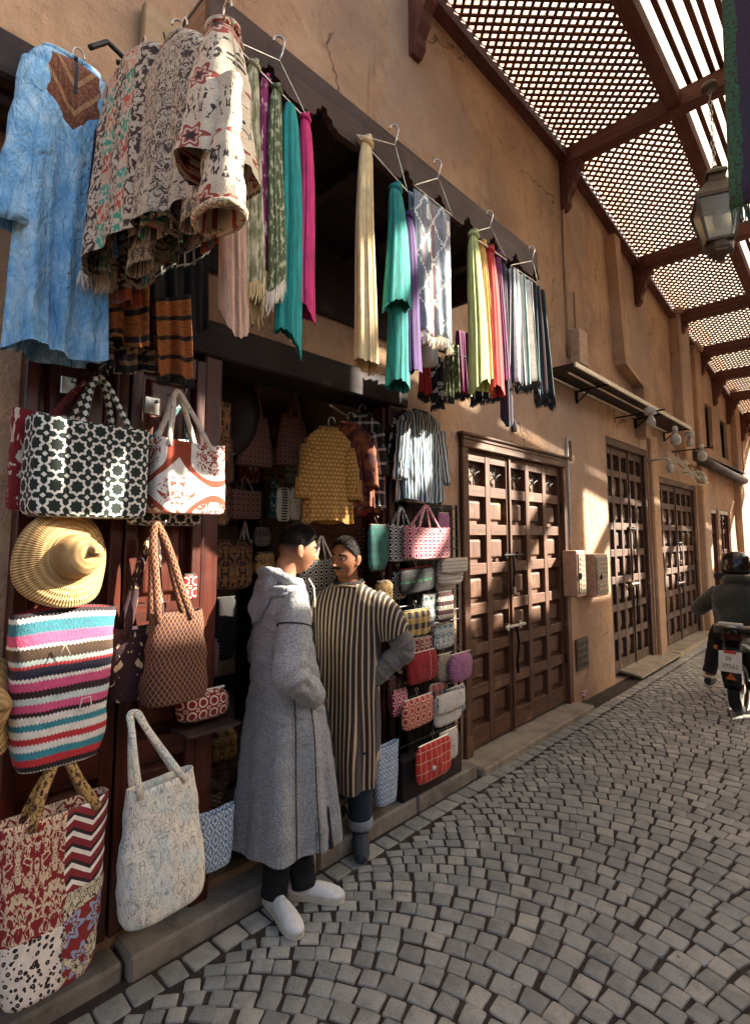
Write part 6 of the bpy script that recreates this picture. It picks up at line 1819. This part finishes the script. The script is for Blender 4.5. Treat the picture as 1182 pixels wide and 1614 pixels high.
def m_tweed(k, c1, c2, dk):
    m = Mat(k)
    x, y, z = m.obj()
    V = m.tc('Object')
    f = m.noise(m.vec(x, y, z * .6), 210, 2, .7)
    hb = ((m.op('ARCTAN2', y, x) * 62).sin() * .5 + .5)
    n = m.noise(m.vec(x * 5, y * 5, z * .8), 3, 4, .6)
    col = m.mix(f.ss(.34, .66), c1, c2)
    col = m.mix(hb.ss(.55, .9) * .0, col, dk)
    col = m.mix(n.ss(.55, .75) * .35, col, dk)
    cr = m.noise(m.vec(x * 1.2, y * 1.2, z * .7), 9, 4, .6, .5)
    return m.done(col, .92, cr * 1.0 + f * .12, .7, .022, Sheen_Weight=.25)
def seat(me, mat_, name, parent, loc=None):
    return link(name, me, mat_, parent, loc)
def tshape(root, world):
    return root.matrix_basis.inverted() @ Vector(world)

# ---- man in the grey hooded robe
OG = at(446, 1385, z=.06); OG.z = 0
G_ = empty('person', OG, 2.86, 'man in a grey hooded robe and white clogs talking in profile, hand in pocket', 'person', 'men talking at the shop')
bpy.context.view_layer.update()
Cg = Vector((.0, -.055, 1.645))
Rg = Matrix.Rotation(R(-4), 3, 'Z') @ Matrix.Rotation(R(9), 3, 'X')
f1h, f1t = tshape(G_, at(424, 1418, z=0)), tshape(G_, at(470, 1478, z=0))
f2h, f2t = tshape(G_, at(462, 1412, z=0)), tshape(G_, at(538, 1420, z=0))
def ankle(h, t): 
    d = (t - h).normalized()
    return h + d * .055, d
a1, d1_ = ankle(f1h, f1t); a2, d2_ = ankle(f2h, f2t)
mb = MB()
head_mesh(mb, Cg, Rg, 1.0, .85)
limb(mb, [Cg + Vector((0, .03, -.02)), (0, .012, 1.55), (0, .03, 1.44)], [.060, .056, .075], 20)
loft(mb, dense([(.80, .15, .11, 0, .02), (.95, .165, .115, 0, .02), (1.12, .14, .10, 0, .02), (1.3, .17, .115, 0, .02), (1.42, .16, .09, 0, .025), (1.48, .07, .06, 0, .025)], 5), 32)
SHR, ELR, WRR = Vector((-.175, .02, 1.39)), Vector((-.265, .085, 1.10)), Vector((-.165, -.085, .945))
SHL, ELL, WRL = Vector((.175, .02, 1.39)), Vector((.23, .05, 1.10)), Vector((.13, -.05, .95))
for S_, E_, W_, sg in ((SHR, ELR, WRR, -1), (SHL, ELL, WRL, 1)):
    limb(mb, [S_, S_.lerp(E_, .5), E_, E_.lerp(W_, .5), W_], [.055, .050, .043, .040, .030], 16)
    hand(mb, W_, (W_ - E_), sg)
for s_, A_, D_ in ((-1, a1, d1_), (1, a2, d2_)):
    hip = Vector((s_ * .085, .02, .84)); knee = Vector((s_ * .09, .0, .46)).lerp(Vector((A_.x, A_.y, .46)), .5)
    limb(mb, [hip, hip.lerp(knee, .5), knee, knee.lerp(A_ + Vector((0, 0, .09)), .45), A_ + Vector((0, 0, .09))], [.085, .075, .058, .055, .040], 16)
    mb.tube([A_ + Vector((0, 0, .10)), A_ + Vector((0, 0, .055)), A_ + D_ * .06 + Vector((0, 0, .042)), A_ + D_ * .14 + Vector((0, 0, .034))], [.036, .030, .018, .010], 12)
body = seat(voxel(mb, .0042, 1, .4), m_skin('skin_tan', '#946648', '#7d5036', '#3a2a22'), 'body', G_)
hl = lambda X, Z: -.062 + .055 * np.clip((.070 - Z) / .05, 0, 1) ** 1.0
finish_head(G_, body, Cg, Rg, hl, (-.050, .040), .45, HAIR, .006, .018, 1.0, False, 1)
TW = m_tweed('grey_tweed', '#76777a', '#aeada6', '#46464a')
def gfold(th, z):
    lo = min(1, max(0, (1.15 - z) / .75))
    dt = (th + 1.82 + PI) % (2 * PI) - PI
    dt2 = (th + 2.55 + .1 * z + PI) % (2 * PI) - PI
    return -.055 * lo * math.exp(-(dt / .10) ** 2) + .028 * lo * math.exp(-((dt - .2) / .12) ** 2) - .018 * lo * math.exp(-(dt2 / .12) ** 2) + .024 * lo * (math.sin(5 * th + 1.1 + .5 * z) + .45 * math.sin(9 * th + 2 + 1.5 * z)) + .006 * math.sin(3 * th + 14 * z) * (1 - lo)
def hemz(rows): return rows
mb = MB()
rows = dense([(.245, .225, .262, .0, -.030), (.31, .223, .255, 0, -.03), (.55, .212, .225, 0, -.022), (.82, .205, .198, 0, -.012), (1.05, .198, .162, 0, .008), (1.22, .200, .140, 0, .016), (1.34, .206, .126, 0, .022), (1.415, .190, .110, 0, .026), (1.465, .150, .095, 0, .024), (1.505, .095, .085, 0, .012)], 8)
loft(mb, rows, 72, gfold)
me = voxel(mb, .0062, 3, .5)
Q = coords(me)
z, x_, y_ = Q[:, 2], Q[:, 0], Q[:, 1]
ang = np.arctan2(y_, x_)
dsp = .0035 * fnoise(z * 34 + x_ * 22, 5) + .003 * fnoise(z * 60 - y_ * 30, 9) * (z > .85)
arm = np.exp(-(((x_ + .255) / .07) ** 2 + ((y_ - .03) / .13) ** 2 + ((z - 1.05) / .13) ** 2))
dsp += .010 * arm * (np.sin(z * 62 + y_ * 48 + 2 * np.sin(y_ * 30)) + .5 * np.sin(z * 33 - y_ * 60))
nrm = np.empty(len(me.vertices) * 3, np.float32); me.vertices.foreach_get('normal', nrm); nrm = nrm.reshape(-1, 3)
Q = Q + nrm * dsp[:, None]
sl_ = (np.abs(ang - (-2.75)) < .035) & (z < .40)          # slit at the side of the hem
Q[sl_] *= np.array((.93, .93, 1))
me.vertices.foreach_set('co', Q.ravel().astype(np.float32))
robe = link('hooded_robe', me, TW, G_)
for S_, E_, W_, sd in ((SHR, ELR, WRR, 1), (SHL, ELL, WRL, 4)):
    mb = MB()
    limb(mb, [S_ + Vector((0, -.01, .035)) * 1.0 - (S_ - Vector((0, .02, S_.z))) * .25, S_.lerp(E_, .25), S_.lerp(E_, .7), E_, E_.lerp(W_, .35), E_.lerp(W_, .75), W_], [.066, .078, .077, .078, .073, .068, .062], 30, 14, .012, 1, sd)
    ms = voxel(mb, .005, 2)
    Q = coords(ms); nr = np.empty(len(ms.vertices) * 3, np.float32); ms.vertices.foreach_get('normal', nr); nr = nr.reshape(-1, 3)
    ax_ = np.array((E_ - S_).normalized()); t_ = (Q - np.array(S_)) @ ax_
    el = np.exp(-(((Q - np.array(E_)) ** 2).sum(1) / .11 ** 2))
    inner = np.clip(-(nr @ np.array((0, 1.0, .2))), -.2, 1)
    w_ = .012 * el * (inner + .35) * (np.sin(t_ * 95 + Q[:, 0] * 40 + 2.2 * np.sin(Q[:, 1] * 38)) + .5 * np.sin(t_ * 47 - Q[:, 1] * 55))
    w_ += .004 * fnoise(Q[:, 2] * 40 + Q[:, 1] * 30, sd)
    ms.vertices.foreach_set('co', (Q + nr * w_[:, None]).ravel().astype(np.float32))
    link('sleeve', ms, TW, robe)
BRAID = m_plain('dark_braid', '#25221f', .85)
def onrobe(th, z, off=.009):
    A = np.array(rows); i = np.clip(np.searchsorted(A[:, 0], z), 1, len(A) - 1)
    f = (z - A[i - 1, 0]) / max(1e-6, A[i, 0] - A[i - 1, 0])
    r_ = A[i - 1] * (1 - f) + A[i] * f
    g = gfold(th, z)
    return Vector((r_[3] + (r_[1] + g + off) * math.cos(th), r_[4] + (r_[2] + g + off) * math.sin(th), z))
for th, z0, z1, w_ in ((-PI / 2, .85, 1.46, .0045), (-PI / 2 - .14, .82, 1.44, .003), (-2.35, .26, 1.30, .003), (-2.9, .25, .92, .003), (2.95, .25, 1.2, .003), (-1.95, .26, .85, .003)):
    MB().tube([onrobe(th, z) for z in np.linspace(z0, z1, 26)], w_, 6).build('seam', BRAID, robe, True)
u_ = (ELR - SHR).normalized()
c0 = SHR + u_ * .10
e1 = u_.cross(Vector((0, 1, 0))).normalized(); e2 = u_.cross(e1)
MB().tube([c0 + (e1 * math.cos(a) + e2 * math.sin(a)) * .0815 for a in np.linspace(0, 2 * PI, 30)[:-1]], .004, 6, closed=True).build('seam', BRAID, robe, True)
pk = [onrobe(-2.35 + .10 * math.sin(t * PI), .80 + .17 * t, .006) for t in np.linspace(0, 1, 10)]
MB().tube(pk, .006, 6).build('pocket_edge', BRAID, robe, True)
sl0 = [onrobe(t_, z_, .011) for t_, z_ in ((-2.62, .243), (-2.54, .243), (-2.58, .43))]
MB().add(sl0 + [p + Vector((.02, .01, 0)) for p in sl0], [(0, 1, 2), (5, 4, 3), (0, 3, 4, 1), (1, 4, 5, 2), (2, 5, 3, 0)]).build('hem_slit', F_BLKC, robe)  # black wedge laid on the cloth for the shade inside the slit
mb = MB()                                                # hood lying back on the shoulders
mb.tube([(.118 * math.cos(a), .022 + .098 * math.sin(a), 1.500 + .040 * math.sin(a)) for a in np.linspace(0, 2 * PI, 33)[:-1]], [.022 + .010 * math.sin(a) + .003 * math.sin(7 * a) for a in np.linspace(0, 2 * PI, 33)[:-1]], 14, closed=True)
loft(mb, dense([(1.30, .035, .018, 0, .158), (1.36, .075, .034, 0, .150), (1.43, .100, .042, 0, .122), (1.50, .114, .046, 0, .100), (1.54, .106, .036, 0, .088), (1.562, .090, .018, 0, .085)], 6), 48, lambda th, z: .010 * math.sin(3 * th + 26 * z) + .006 * math.sin(7 * th - 14 * z))
for dz_, rr2 in ((-.035, .018), (-.062, .014)):          # loose folds across the shoulders
    mb.tube([((.135 + dz_ * -.5) * math.cos(a), .03 + .115 * math.sin(a), 1.485 + dz_ + .025 * math.sin(a) + .006 * math.sin(5 * a)) for a in np.linspace(-.5, PI + .5, 24)], rr2, 10)
ho = link('hood', voxel(mb, .006, 3), m_tweed('grey_tweed_hood', '#74757a', '#9c9c99', '#4a4b50'), robe)
MB().tube([(-.075, -.085, 1.505), (-.078, -.112, 1.46), (-.076, -.120, 1.40), (-.078, -.118, 1.36)], .0035, 6).build('drawstring', F_FRC, ho, True)
BT = m_plain('black_trousers', '#100f10', .9, 0, .2, 60)
for s_, A_, D_ in ((-1, a1, d1_), (1, a2, d2_)):
    mb = MB(); knee = Vector((s_ * .09, .0, .46)).lerp(Vector((A_.x, A_.y, .46)), .5)
    limb(mb, [knee + Vector((0, 0, .1)), knee, knee.lerp(A_ + Vector((0, 0, .05)), .6), A_ + Vector((0, 0, .055))], [.080, .075, .066, .060], 18, 8, .04)
    mb.build('trouser_leg', BT, G_, True)
WL = m_plain('white_leather', '#ebe6da', .5, 0, .12, 40, .3)
SOLE = m_plain('cream_sole', '#d2c8b0', .6)
def clog(h, t, par):
    d = (t - h); L_ = d.length + .035; d.normalize()
    h = h - d * .02
    s_ = d.cross(Vector((0, 0, 1)))
    M_ = Matrix((d, -s_, Vector((0, 0, 1)))).transposed()
    prof = [(0, .030), (.06, .037), (.2, .036), (.35, .034), (.55, .039), (.72, .044), (.86, .041), (.95, .030), (1.0, .011)]
    P = dense(prof, 4)
    up_ = lambda f: .020 + (.052 if f < .12 else (.052 - .02 * math.sin(min(1, (f - .12) / .25) * PI) if f < .37 else .058 * (1 - max(0, (f - .42) / .58) ** 2.0 * .66)))
    V, n = [], 20
    for f, w_ in P:
        hgt = up_(f)
        for k in range(n):
            a = 2 * PI * k / n
            yy = w_ * math.cos(a); zz = max(.02, .02 + (hgt - .02) * max(0, math.sin(a)) ** .7) if math.sin(a) > 0 else .02
            V.append(h + M_ @ Vector((f * L_, yy, zz)))
    Fc = [(i * n + k, (i + 1) * n + k, (i + 1) * n + (k + 1) % n, i * n + (k + 1) % n) for i in range(len(P) - 1) for k in range(n)] + [tuple(range(n)), tuple((len(P) - 1) * n + k for k in range(n - 1, -1, -1))]
    sh = empty('clog', (0, 0, 0)); sh.parent = par
    MB().add(V, Fc).build('upper', WL, sh, True)
    poly = [(f * L_, w_ * 1.06) for f, w_ in P] + [(f * L_, -w_ * 1.06) for f, w_ in P[::-1]]
    M4 = Matrix.Translation(h + Vector((0, 0, .001))) @ M_.to_4x4()
    MB().prism(poly, .022, M4).build('sole', SOLE, sh)
    return sh
clog(f1h, f1t, G_); clog(f2h, f2t, G_)

# ---- man in the brown striped robe
OS = at(546, 1330, z=0); OS.z = 0
P_ = empty('person', OS, .42, 'man with a moustache in a brown and beige striped robe facing the camera', 'person', 'men talking at the shop')
bpy.context.view_layer.update()
Cs = Vector((.005, -.05, 1.59))
Rs = Matrix.Rotation(R(-40), 3, 'Z') @ Matrix.Rotation(R(4), 3, 'X') @ Matrix.Rotation(R(5), 3, 'Y')
Rs = Matrix.Rotation(R(-10), 3, 'Z') @ Matrix.Rotation(R(3), 3, 'X') @ Matrix.Rotation(R(6), 3, 'Y')
mb = MB()
head_mesh(mb, Cs, Rs, .9, 1.1)
limb(mb, [Cs + Vector((0, .03, -.02)), (0, .008, 1.49), (0, .03, 1.37)], [.060, .058, .078], 20)
loft(mb, dense([(.78, .15, .11, 0, .02), (.9, .165, .115, 0, .02), (1.08, .15, .105, 0, .02), (1.24, .17, .115, 0, .02), (1.35, .16, .09, 0, .025), (1.41, .07, .06, 0, .025)], 5), 32)
s2, e2_, w2 = Vector((.185, .02, 1.33)), Vector((.315, .09, 1.075)), Vector((.150, .01, .90))
s3, e3_, w3 = Vector((-.185, .02, 1.33)), Vector((-.235, .05, 1.05)), Vector((-.20, -.10, .85))
for S_, E_, W_, sg in ((s2, e2_, w2, 1), (s3, e3_, w3, -1)):
    limb(mb, [S_, S_.lerp(E_, .5), E_, E_.lerp(W_, .5), W_], [.055, .050, .043, .040, .030], 16)
    hand(mb, W_, (W_ - E_), sg)
ft = tshape(P_, at(571, 1362, z=0)); fh = tshape(P_, at(566, 1322, z=0))
fd = (ft - fh).normalized()
fa = ft - fd * .16
ft2, fa2 = fa + Vector((-.30, -.02, .085)), fa + Vector((-.17, .05, .085))
for s_, A_ in ((1, fa), (-1, fa2)):
    hip = Vector((s_ * .085, .02, .82)); knee = hip.lerp(A_, .5) + Vector((0, -.02, .03))
    limb(mb, [hip, hip.lerp(knee, .5), knee, knee.lerp(A_ + Vector((0, 0, .09)), .45), A_ + Vector((0, 0, .08))], [.085, .075, .058, .055, .040], 16)
    D_ = fd if s_ > 0 else (ft2 - fa2).normalized()
    mb.tube([A_ + Vector((0, 0, .10)), A_ + Vector((0, 0, .05)), A_ + D_ * .08 + Vector((0, 0, .04)), A_ + D_ * .15 + Vector((0, 0, .03))], [.04, .042, .04, .028], 12)
body2 = seat(voxel(mb, .0042, 1, .4), m_skin('skin_brown', '#8a5a3c', '#6e4329', '#2a1d17'), 'body', P_)
hl2 = lambda X, Z: -.060 + .050 * np.clip((.070 - Z) / .055, 0, 1)
finish_head(P_, body2, Cs, Rs, hl2, (-.06, .0), .6, HAIR, .006, .008, 1.2, True, 2)
def m_stripe(k):
    m = Mat(k)
    x, y, z = m.obj()
    V = m.tc('Object')
    w = m.noise(m.vec(x, y, z * .5), 5, 2) * .012
    cap = (x.abs() - .17).max(0)
    cx = x + w + (z - 1.30) * .0 + cap * (1.38 - z) * 1.2
    st = ((cx / .027).fract() < .33)
    f = m.noise(V, 240, 2, .7)
    col = m.mix(st, m.mix(f, '#20140e', '#38271c'), m.mix(f, '#a68d6c', '#c9b491'))
    return m.done(col, .92, m.noise(m.vec(x * 1.5, y, z * .7), 9, 3) + f * .2, .6, .016, Sheen_Weight=.2)
def sfold(th, z):
    lo = min(1, max(0, (1.2 - z) / .7))
    return .018 * lo * (math.sin(4 * th + .4) + .7 * math.sin(7 * th + 2.2 + 2 * z)) + .005 * math.sin(3 * th + 11 * z)
mb = MB()
srows = dense([(.335, .155, .15, .02, -.01), (.45, .160, .150, .018, -.01), (.70, .175, .150, .01, -.005), (.95, .188, .150, 0, .0), (1.12, .200, .148, 0, .005), (1.24, .222, .142, 0, .012), (1.33, .240, .130, 0, .02), (1.385, .195, .108, 0, .024), (1.42, .130, .092, 0, .02), (1.445, .092, .085, 0, .008)], 8)
loft(mb, srows, 72, sfold)
for sg, S_, E_ in ((1, s2, e2_), (-1, s3, e3_)):         # short wide cap sleeves
    limb(mb, [S_ + Vector((-sg * .05, 0, .02)), S_.lerp(E_, .25), S_.lerp(E_, .66)], [.085, .096, .094], 24, 8)
link('striped_robe', voxel(mb, .006, 3), m_stripe('brown_beige_stripe'), P_)
MB().tube([(.094 * math.cos(a), .006 + .086 * math.sin(a), 1.446 + .006 * math.sin(3 * a) - .014 * max(0, -math.sin(a))) for a in np.linspace(0, 2 * PI, 40)[:-1]], .0055, 8, closed=True).build('neck_braid', m_plain('beige_braid', '#8b7457', .9), P_, True)
MB().tube([(.078 * math.cos(a), .008 + .070 * math.sin(a), 1.452 + .016 * math.sin(a)) for a in np.linspace(0, 2 * PI, 40)[:-1]], .016, 8, closed=True).build('undershirt_collar', F_BLKC, P_, True)
GS = m_tweed('grey_brown_sleeve', '#5d564f', '#776f66', '#3a342f')
for S_, E_, W_, sd in ((s2, e2_, w2, 2), (s3, e3_, w3, 7)):
    mb = MB(); limb(mb, [S_.lerp(E_, .15), S_.lerp(E_, .6), E_, E_.lerp(W_, .45), W_ - (W_ - E_) * .02], [.066, .068, .070, .062, .052], 22, 12, .10, 1, sd)
    link('sleeve', voxel(mb, .006, 2), GS, P_)
JN = m_plain('dark_denim', '#27313f', .85, 0, .35, 90, .3)
for s_, A_ in ((1, fa), (-1, fa2)):
    knee = Vector((s_ * .085, .02, .82)).lerp(A_, .5) + Vector((0, -.02, .03))
    mb = MB(); limb(mb, [knee + Vector((0, 0, .1)), knee, knee.lerp(A_, .55), A_ + Vector((0, 0, .13))], [.080, .076, .068, .064], 20, 8, .06)
    lg = mb.build('trouser_leg', JN, P_, True)
    MB().lathe([(.060, .108), (.067, .108), (.071, .112), (.072, .14), (.070, .160), (.066, .163), (.058, .16)], 24, A_).build('turned_cuff', m_plain('cuff_denim', '#8f9496', .85), lg, True)
    D_ = fd if s_ > 0 else (ft2 - fa2).normalized()
    mb = MB(); mb.tube([A_ - D_ * .055 + Vector((0, 0, .075)), A_ - D_ * .03 + Vector((0, 0, .062)), A_ + D_ * .06 + Vector((0, 0, .052)), A_ + D_ * .14 + Vector((0, 0, .036)), A_ + D_ * .185 + Vector((0, 0, .030))], [.035, .050, .047, .042, .022], 16)
    mb.tube([A_ + Vector((0, 0, .13)), A_ + Vector((0, 0, .06))], [.050, .050], 14)
    so = link('shoe', voxel(mb, .005, 2), m_plain('grey_suede', '#3d434b', .9, 0, .3, 60, .3), P_)

# ------------------------------------------------------------------ scooter and rider farther along
bw = at(1158, 1128, z=0)
SCO = empty('motor_scooter', (bw.x + .02, bw.y + .12, 0), -.03, 'dark motor scooter with a white number plate ridden away down the lane', 'scooter')
PB = m_plain('black_gloss_plastic', '#141213', .25, 0, .2, 8)
RB = m_plain('tyre_rubber', '#101010', .8)
AM = m_plain('amber_reflector', '#c8641a', .25)
RDL = m_plain('red_lens', '#b3150f', .2)
for yy, nm in ((.0, 'wheel'), (1.25, 'wheel')):
    w_ = MB().lathe([(.17, -.045), (.215, -.05), (.235, -.03), (.24, 0), (.235, .03), (.215, .05), (.17, .045)], 32, (0, yy, .24), 'x').build('wheel', RB, SCO, True)
    MB().lathe([(0, -.05), (.05, -.05), (.06, -.02), (.165, -.025), (.172, -.044), (.172, .044), (.165, .025), (.06, .02), (.05, .05), (0, .05)], 24, (0, yy, .24), 'x').build('rim', STEEL, w_, True)
mb = MB(); loft(mb, dense([(-.12, .05, .06, 0, .80), (.05, .11, .10, 0, .78), (.30, .16, .14, 0, .72), (.62, .17, .14, 0, .66), (.80, .14, .12, 0, .66)], 6), 28)
V = [(v[0], v[2], v[1] - .06) for v in mb.V]; mb.V = V
mb.build('tail_body', PB, SCO, True)
MB().box((0, .62, .26), (.30, .42, .05), .02).build('footboard', PB, SCO)
mb = MB(); loft(mb, dense([(.24, .16, .03, 0, .86), (.55, .19, .045, 0, .92), (.85, .17, .05, 0, 1.0), (1.02, .10, .06, 0, 1.02)], 6), 24); mb.build('front_shield', PB, SCO, True)
mb = MB(); mb.tube([(0, -.05, .79), (0, .15, .815), (0, .42, .80), (0, .66, .77)], [.09, .14, .14, .10], 16, .45, nrm=(1, 0, 0)); mb.build('seat', BLACK, SCO, True)
MB().tube([(-.34, .90, 1.06), (-.15, 1.0, 1.08), (.15, 1.0, 1.08), (.34, .90, 1.06)], .016, 8).build('handlebar', BLACK, SCO, True)
MB().tube([(0, 1.0, 1.05), (0, 1.18, .40), (0, 1.25, .26)], .035, 10).build('fork', PB, SCO, True)
for s_ in (-1, 1): 
    mm_ = MB().tube([(s_ * .24, .98, 1.08), (s_ * .30, .96, 1.22)], .007, 6).build('mirror_stem', BLACK, SCO, True)
    MB().box((s_ * .32, .95, 1.26), (.11, .02, .07), .01).build('mirror', BLACK, mm_)
MB().tube([(-.13, .10, .83), (-.14, -.16, .85), (0, -.22, .85), (.14, -.16, .85), (.13, .10, .83)], .013, 8).build('grab_rail', STEEL, SCO, True)
MB().box((0, -.17, .87), (.20, .08, .03), .008).build('rack_plate', PVC, SCO)
MB().box((0, -.145, .74), (.17, .05, .07), .015).build('tail_lamp', m_plain('dark_red_lens', '#3a0b0a', .15), SCO)
mb = MB(); mb.tube([(0, -.12, .70), (0, -.20, .56), (0, -.25, .40), (0, -.22, .27)], [.075, .085, .085, .07], 14, .25, nrm=(1, 0, 0)); mb.build('mudguard', PB, SCO, True)
npz = empty('number_plate', (-.0, -.262, .53)); npz.parent = SCO; npz.rotation_euler = (R(-14), 0, 0)
MB().box((0, 0, 0), (.19, .006, .19), .002).build('plate', m_plain('plate_white', '#d8d0bc', .5, 0, .06), npz)
MB().box((0, -.0045, .088), (.10, .006, .028), .002).build('red_tab', m_plain('plate_red', '#c2231a', .5), npz)
def lettering(txt, size, loc, par, m_, rot=(PI / 2, 0, 0)):
    cu = bpy.data.curves.new('lettering', 'FONT'); cu.body = txt; cu.size = size; cu.align_x = 'CENTER'; cu.align_y = 'CENTER'; cu.extrude = .0008
    t_ = bpy.data.objects.new('tmp', cu); COL.objects.link(t_)
    me = bpy.data.meshes.new_from_object(t_.evaluated_get(bpy.context.evaluated_depsgraph_get()))
    bpy.data.objects.remove(t_)
    return link('lettering', me, m_, par, loc, rot)
INK = m_plain('plate_ink', '#5a4436', .6)
lettering('26', .055, (-.015, -.0042, .028), npz, INK); lettering('37562', .055, (0, -.0042, -.045), npz, INK)
q = MB().add([(-.045, -.268, .365), (.045, -.268, .365), (0, -.272, .43), (-.045, -.262, .365), (.045, -.262, .365), (0, -.264, .43)], [(0, 1, 2), (5, 4, 3), (0, 3, 4, 1), (1, 4, 5, 2), (2, 5, 3, 0)])
q.build('reflector', AM, SCO)
MB().tube([(.16, -.28, .34), (.16, .0, .30), (.15, .3, .26)], [.045, .05, .03], 12).build('exhaust', IRON, SCO, True)
MB().box((.155, -.10, .56), (.03, .05, .12), .01).build('side_lamp', RDL, SCO); MB().box((-.155, -.08, .62), (.03, .04, .04), .008).build('side_lamp', AM, SCO)

RD = empty('person', SCO.location, -.03, 'rider seen from behind in a dark green jacket and black helmet', 'person', 'people in the lane')
hd = Vector((-.02, .34, 1.40))
mb = MB()
head_mesh(mb, hd, Matrix.Rotation(PI, 3, 'Z'))
limb(mb, [hd + Vector((0, -.02, -.03)), (-.01, .30, 1.27), (0, .27, 1.17)], [.06, .058, .08], 16)
loft(mb, dense([(.78, .16, .13, 0, .28), (.90, .165, .125, 0, .26), (1.04, .17, .12, 0, .25), (1.17, .17, .10, 0, .27), (1.24, .08, .07, 0, .28)], 5), 28)
for s_ in (-1, 1):
    S_, E_, W_ = Vector((s_ * .19, .28, 1.14)), Vector((s_ * .42, .46, .93)), Vector((s_ * .31, .84, 1.06))
    limb(mb, [S_, S_.lerp(E_, .5), E_, E_.lerp(W_, .5), W_], [.055, .05, .045, .04, .03], 14); hand(mb, W_, W_ - E_, s_)
    hip, knee, ank = Vector((s_ * .10, .30, .84)), Vector((s_ * .29, .62, .64)), Vector((s_ * .37, .50, .20))
    limb(mb, [hip, hip.lerp(knee, .5), knee, knee.lerp(ank, .5), ank], [.09, .08, .062, .056, .04], 14)
    mb.tube([ank + Vector((0, -.05, 0)), ank + Vector((0, 0, -.04)), ank + Vector((0, .10, -.06)), ank + Vector((0, .17, -.065))], [.035, .04, .038, .025], 10)
seat(voxel(mb, .006, 1, .4), m_skin('skin_rider', '#8a5a3c', '#6e4329', '#2a1d17'), 'body', RD)
JK = m_tweed('dark_green_jacket', '#262a22', '#353a2f', '#15170f')
mb = MB()
loft(mb, dense([(.72, .225, .19, 0, .25), (.82, .23, .185, 0, .25), (.94, .235, .17, 0, .25), (1.07, .245, .155, 0, .255), (1.17, .225, .13, 0, .275), (1.22, .15, .10, 0, .285), (1.255, .095, .085, 0, .29)], 6), 40, lambda th, z: .010 * math.sin(5 * th + 13 * z) + .007 * math.sin(3 * th - 21 * z))
for s_ in (-1, 1):
    S_, E_, W_ = Vector((s_ * .18, .28, 1.13)), Vector((s_ * .42, .46, .93)), Vector((s_ * .31, .84, 1.06))
    limb(mb, [S_, S_.lerp(E_, .5), E_, E_.lerp(W_, .5), W_ - (W_ - E_) * .05], [.088, .086, .082, .07, .055], 18, 9, .07, 1, s_)
jk = link('jacket', voxel(mb, .008, 2), JK, RD)
mb = MB(); mb.tube([(.105 * math.cos(a), .285 + .09 * math.sin(a), 1.265 - .02 * math.sin(a)) for a in np.linspace(0, 2 * PI, 25)[:-1]], .042, 12, closed=True)
link('hood', voxel(mb, .007, 2), JK, jk)
for s_ in (-1, 1):
    hip, knee, ank = Vector((s_ * .10, .30, .84)), Vector((s_ * .29, .62, .64)), Vector((s_ * .37, .50, .20))
    mb = MB(); limb(mb, [hip, hip.lerp(knee, .5), knee, knee.lerp(ank, .5), ank + Vector((0, 0, .03))], [.115, .10, .085, .076, .064], 16, 8, .05)
    mb.build('trouser_leg', BT, RD, True)
    mb = MB(); mb.tube([ank + Vector((0, -.08, -.045)), ank + Vector((0, -.02, -.05)), ank + Vector((0, .10, -.06)), ank + Vector((0, .20, -.07))], [.035, .046, .045, .025], 14)
    sh = link('shoe', voxel(mb, .006, 2), m_plain('dark_trainer' + str(s_), '#1c1a1a', .7), RD)
    MB().box(ank + Vector((0, .05, -.10)), (.085, .27, .022), .008).build('sole', m_plain('white_sole' + str(s_), '#b9b2a4', .6), sh)
    MB().tube([ank + Vector((.05 * math.cos(a), .05 * math.sin(a), .0)) for a in np.linspace(0, 2 * PI, 16)[:-1]], .014, 6, closed=True).build('sock', F_FRC, sh, True)
HM = m_plain('helmet_black', '#0d0c0c', .18, 0, .1, 6, .02)
hm = MB().lathe([(.0, .150), (.05, .145), (.095, .120), (.128, .075), (.142, .02), (.143, -.03), (.136, -.07), (.125, -.085), (.115, -.08), (.12, -.03), (.0, .10)], 36).build('helmet', HM, RD, True, loc=hd + Vector((0, -.005, .01)))
MB().tube([(.1435 * math.cos(a), .1435 * math.sin(a), -.045) for a in np.linspace(0, 2 * PI, 40)[:-1]], .006, 6, closed=True).build('trim', BLACK, hm, True)
MB().tube([(.14 * math.cos(a), .14 * math.sin(a), .045) for a in np.linspace(.5, PI - .5, 14)], [.004] + [.014] * 12 + [.004], 8, .4).build('peak', HM, hm, True)
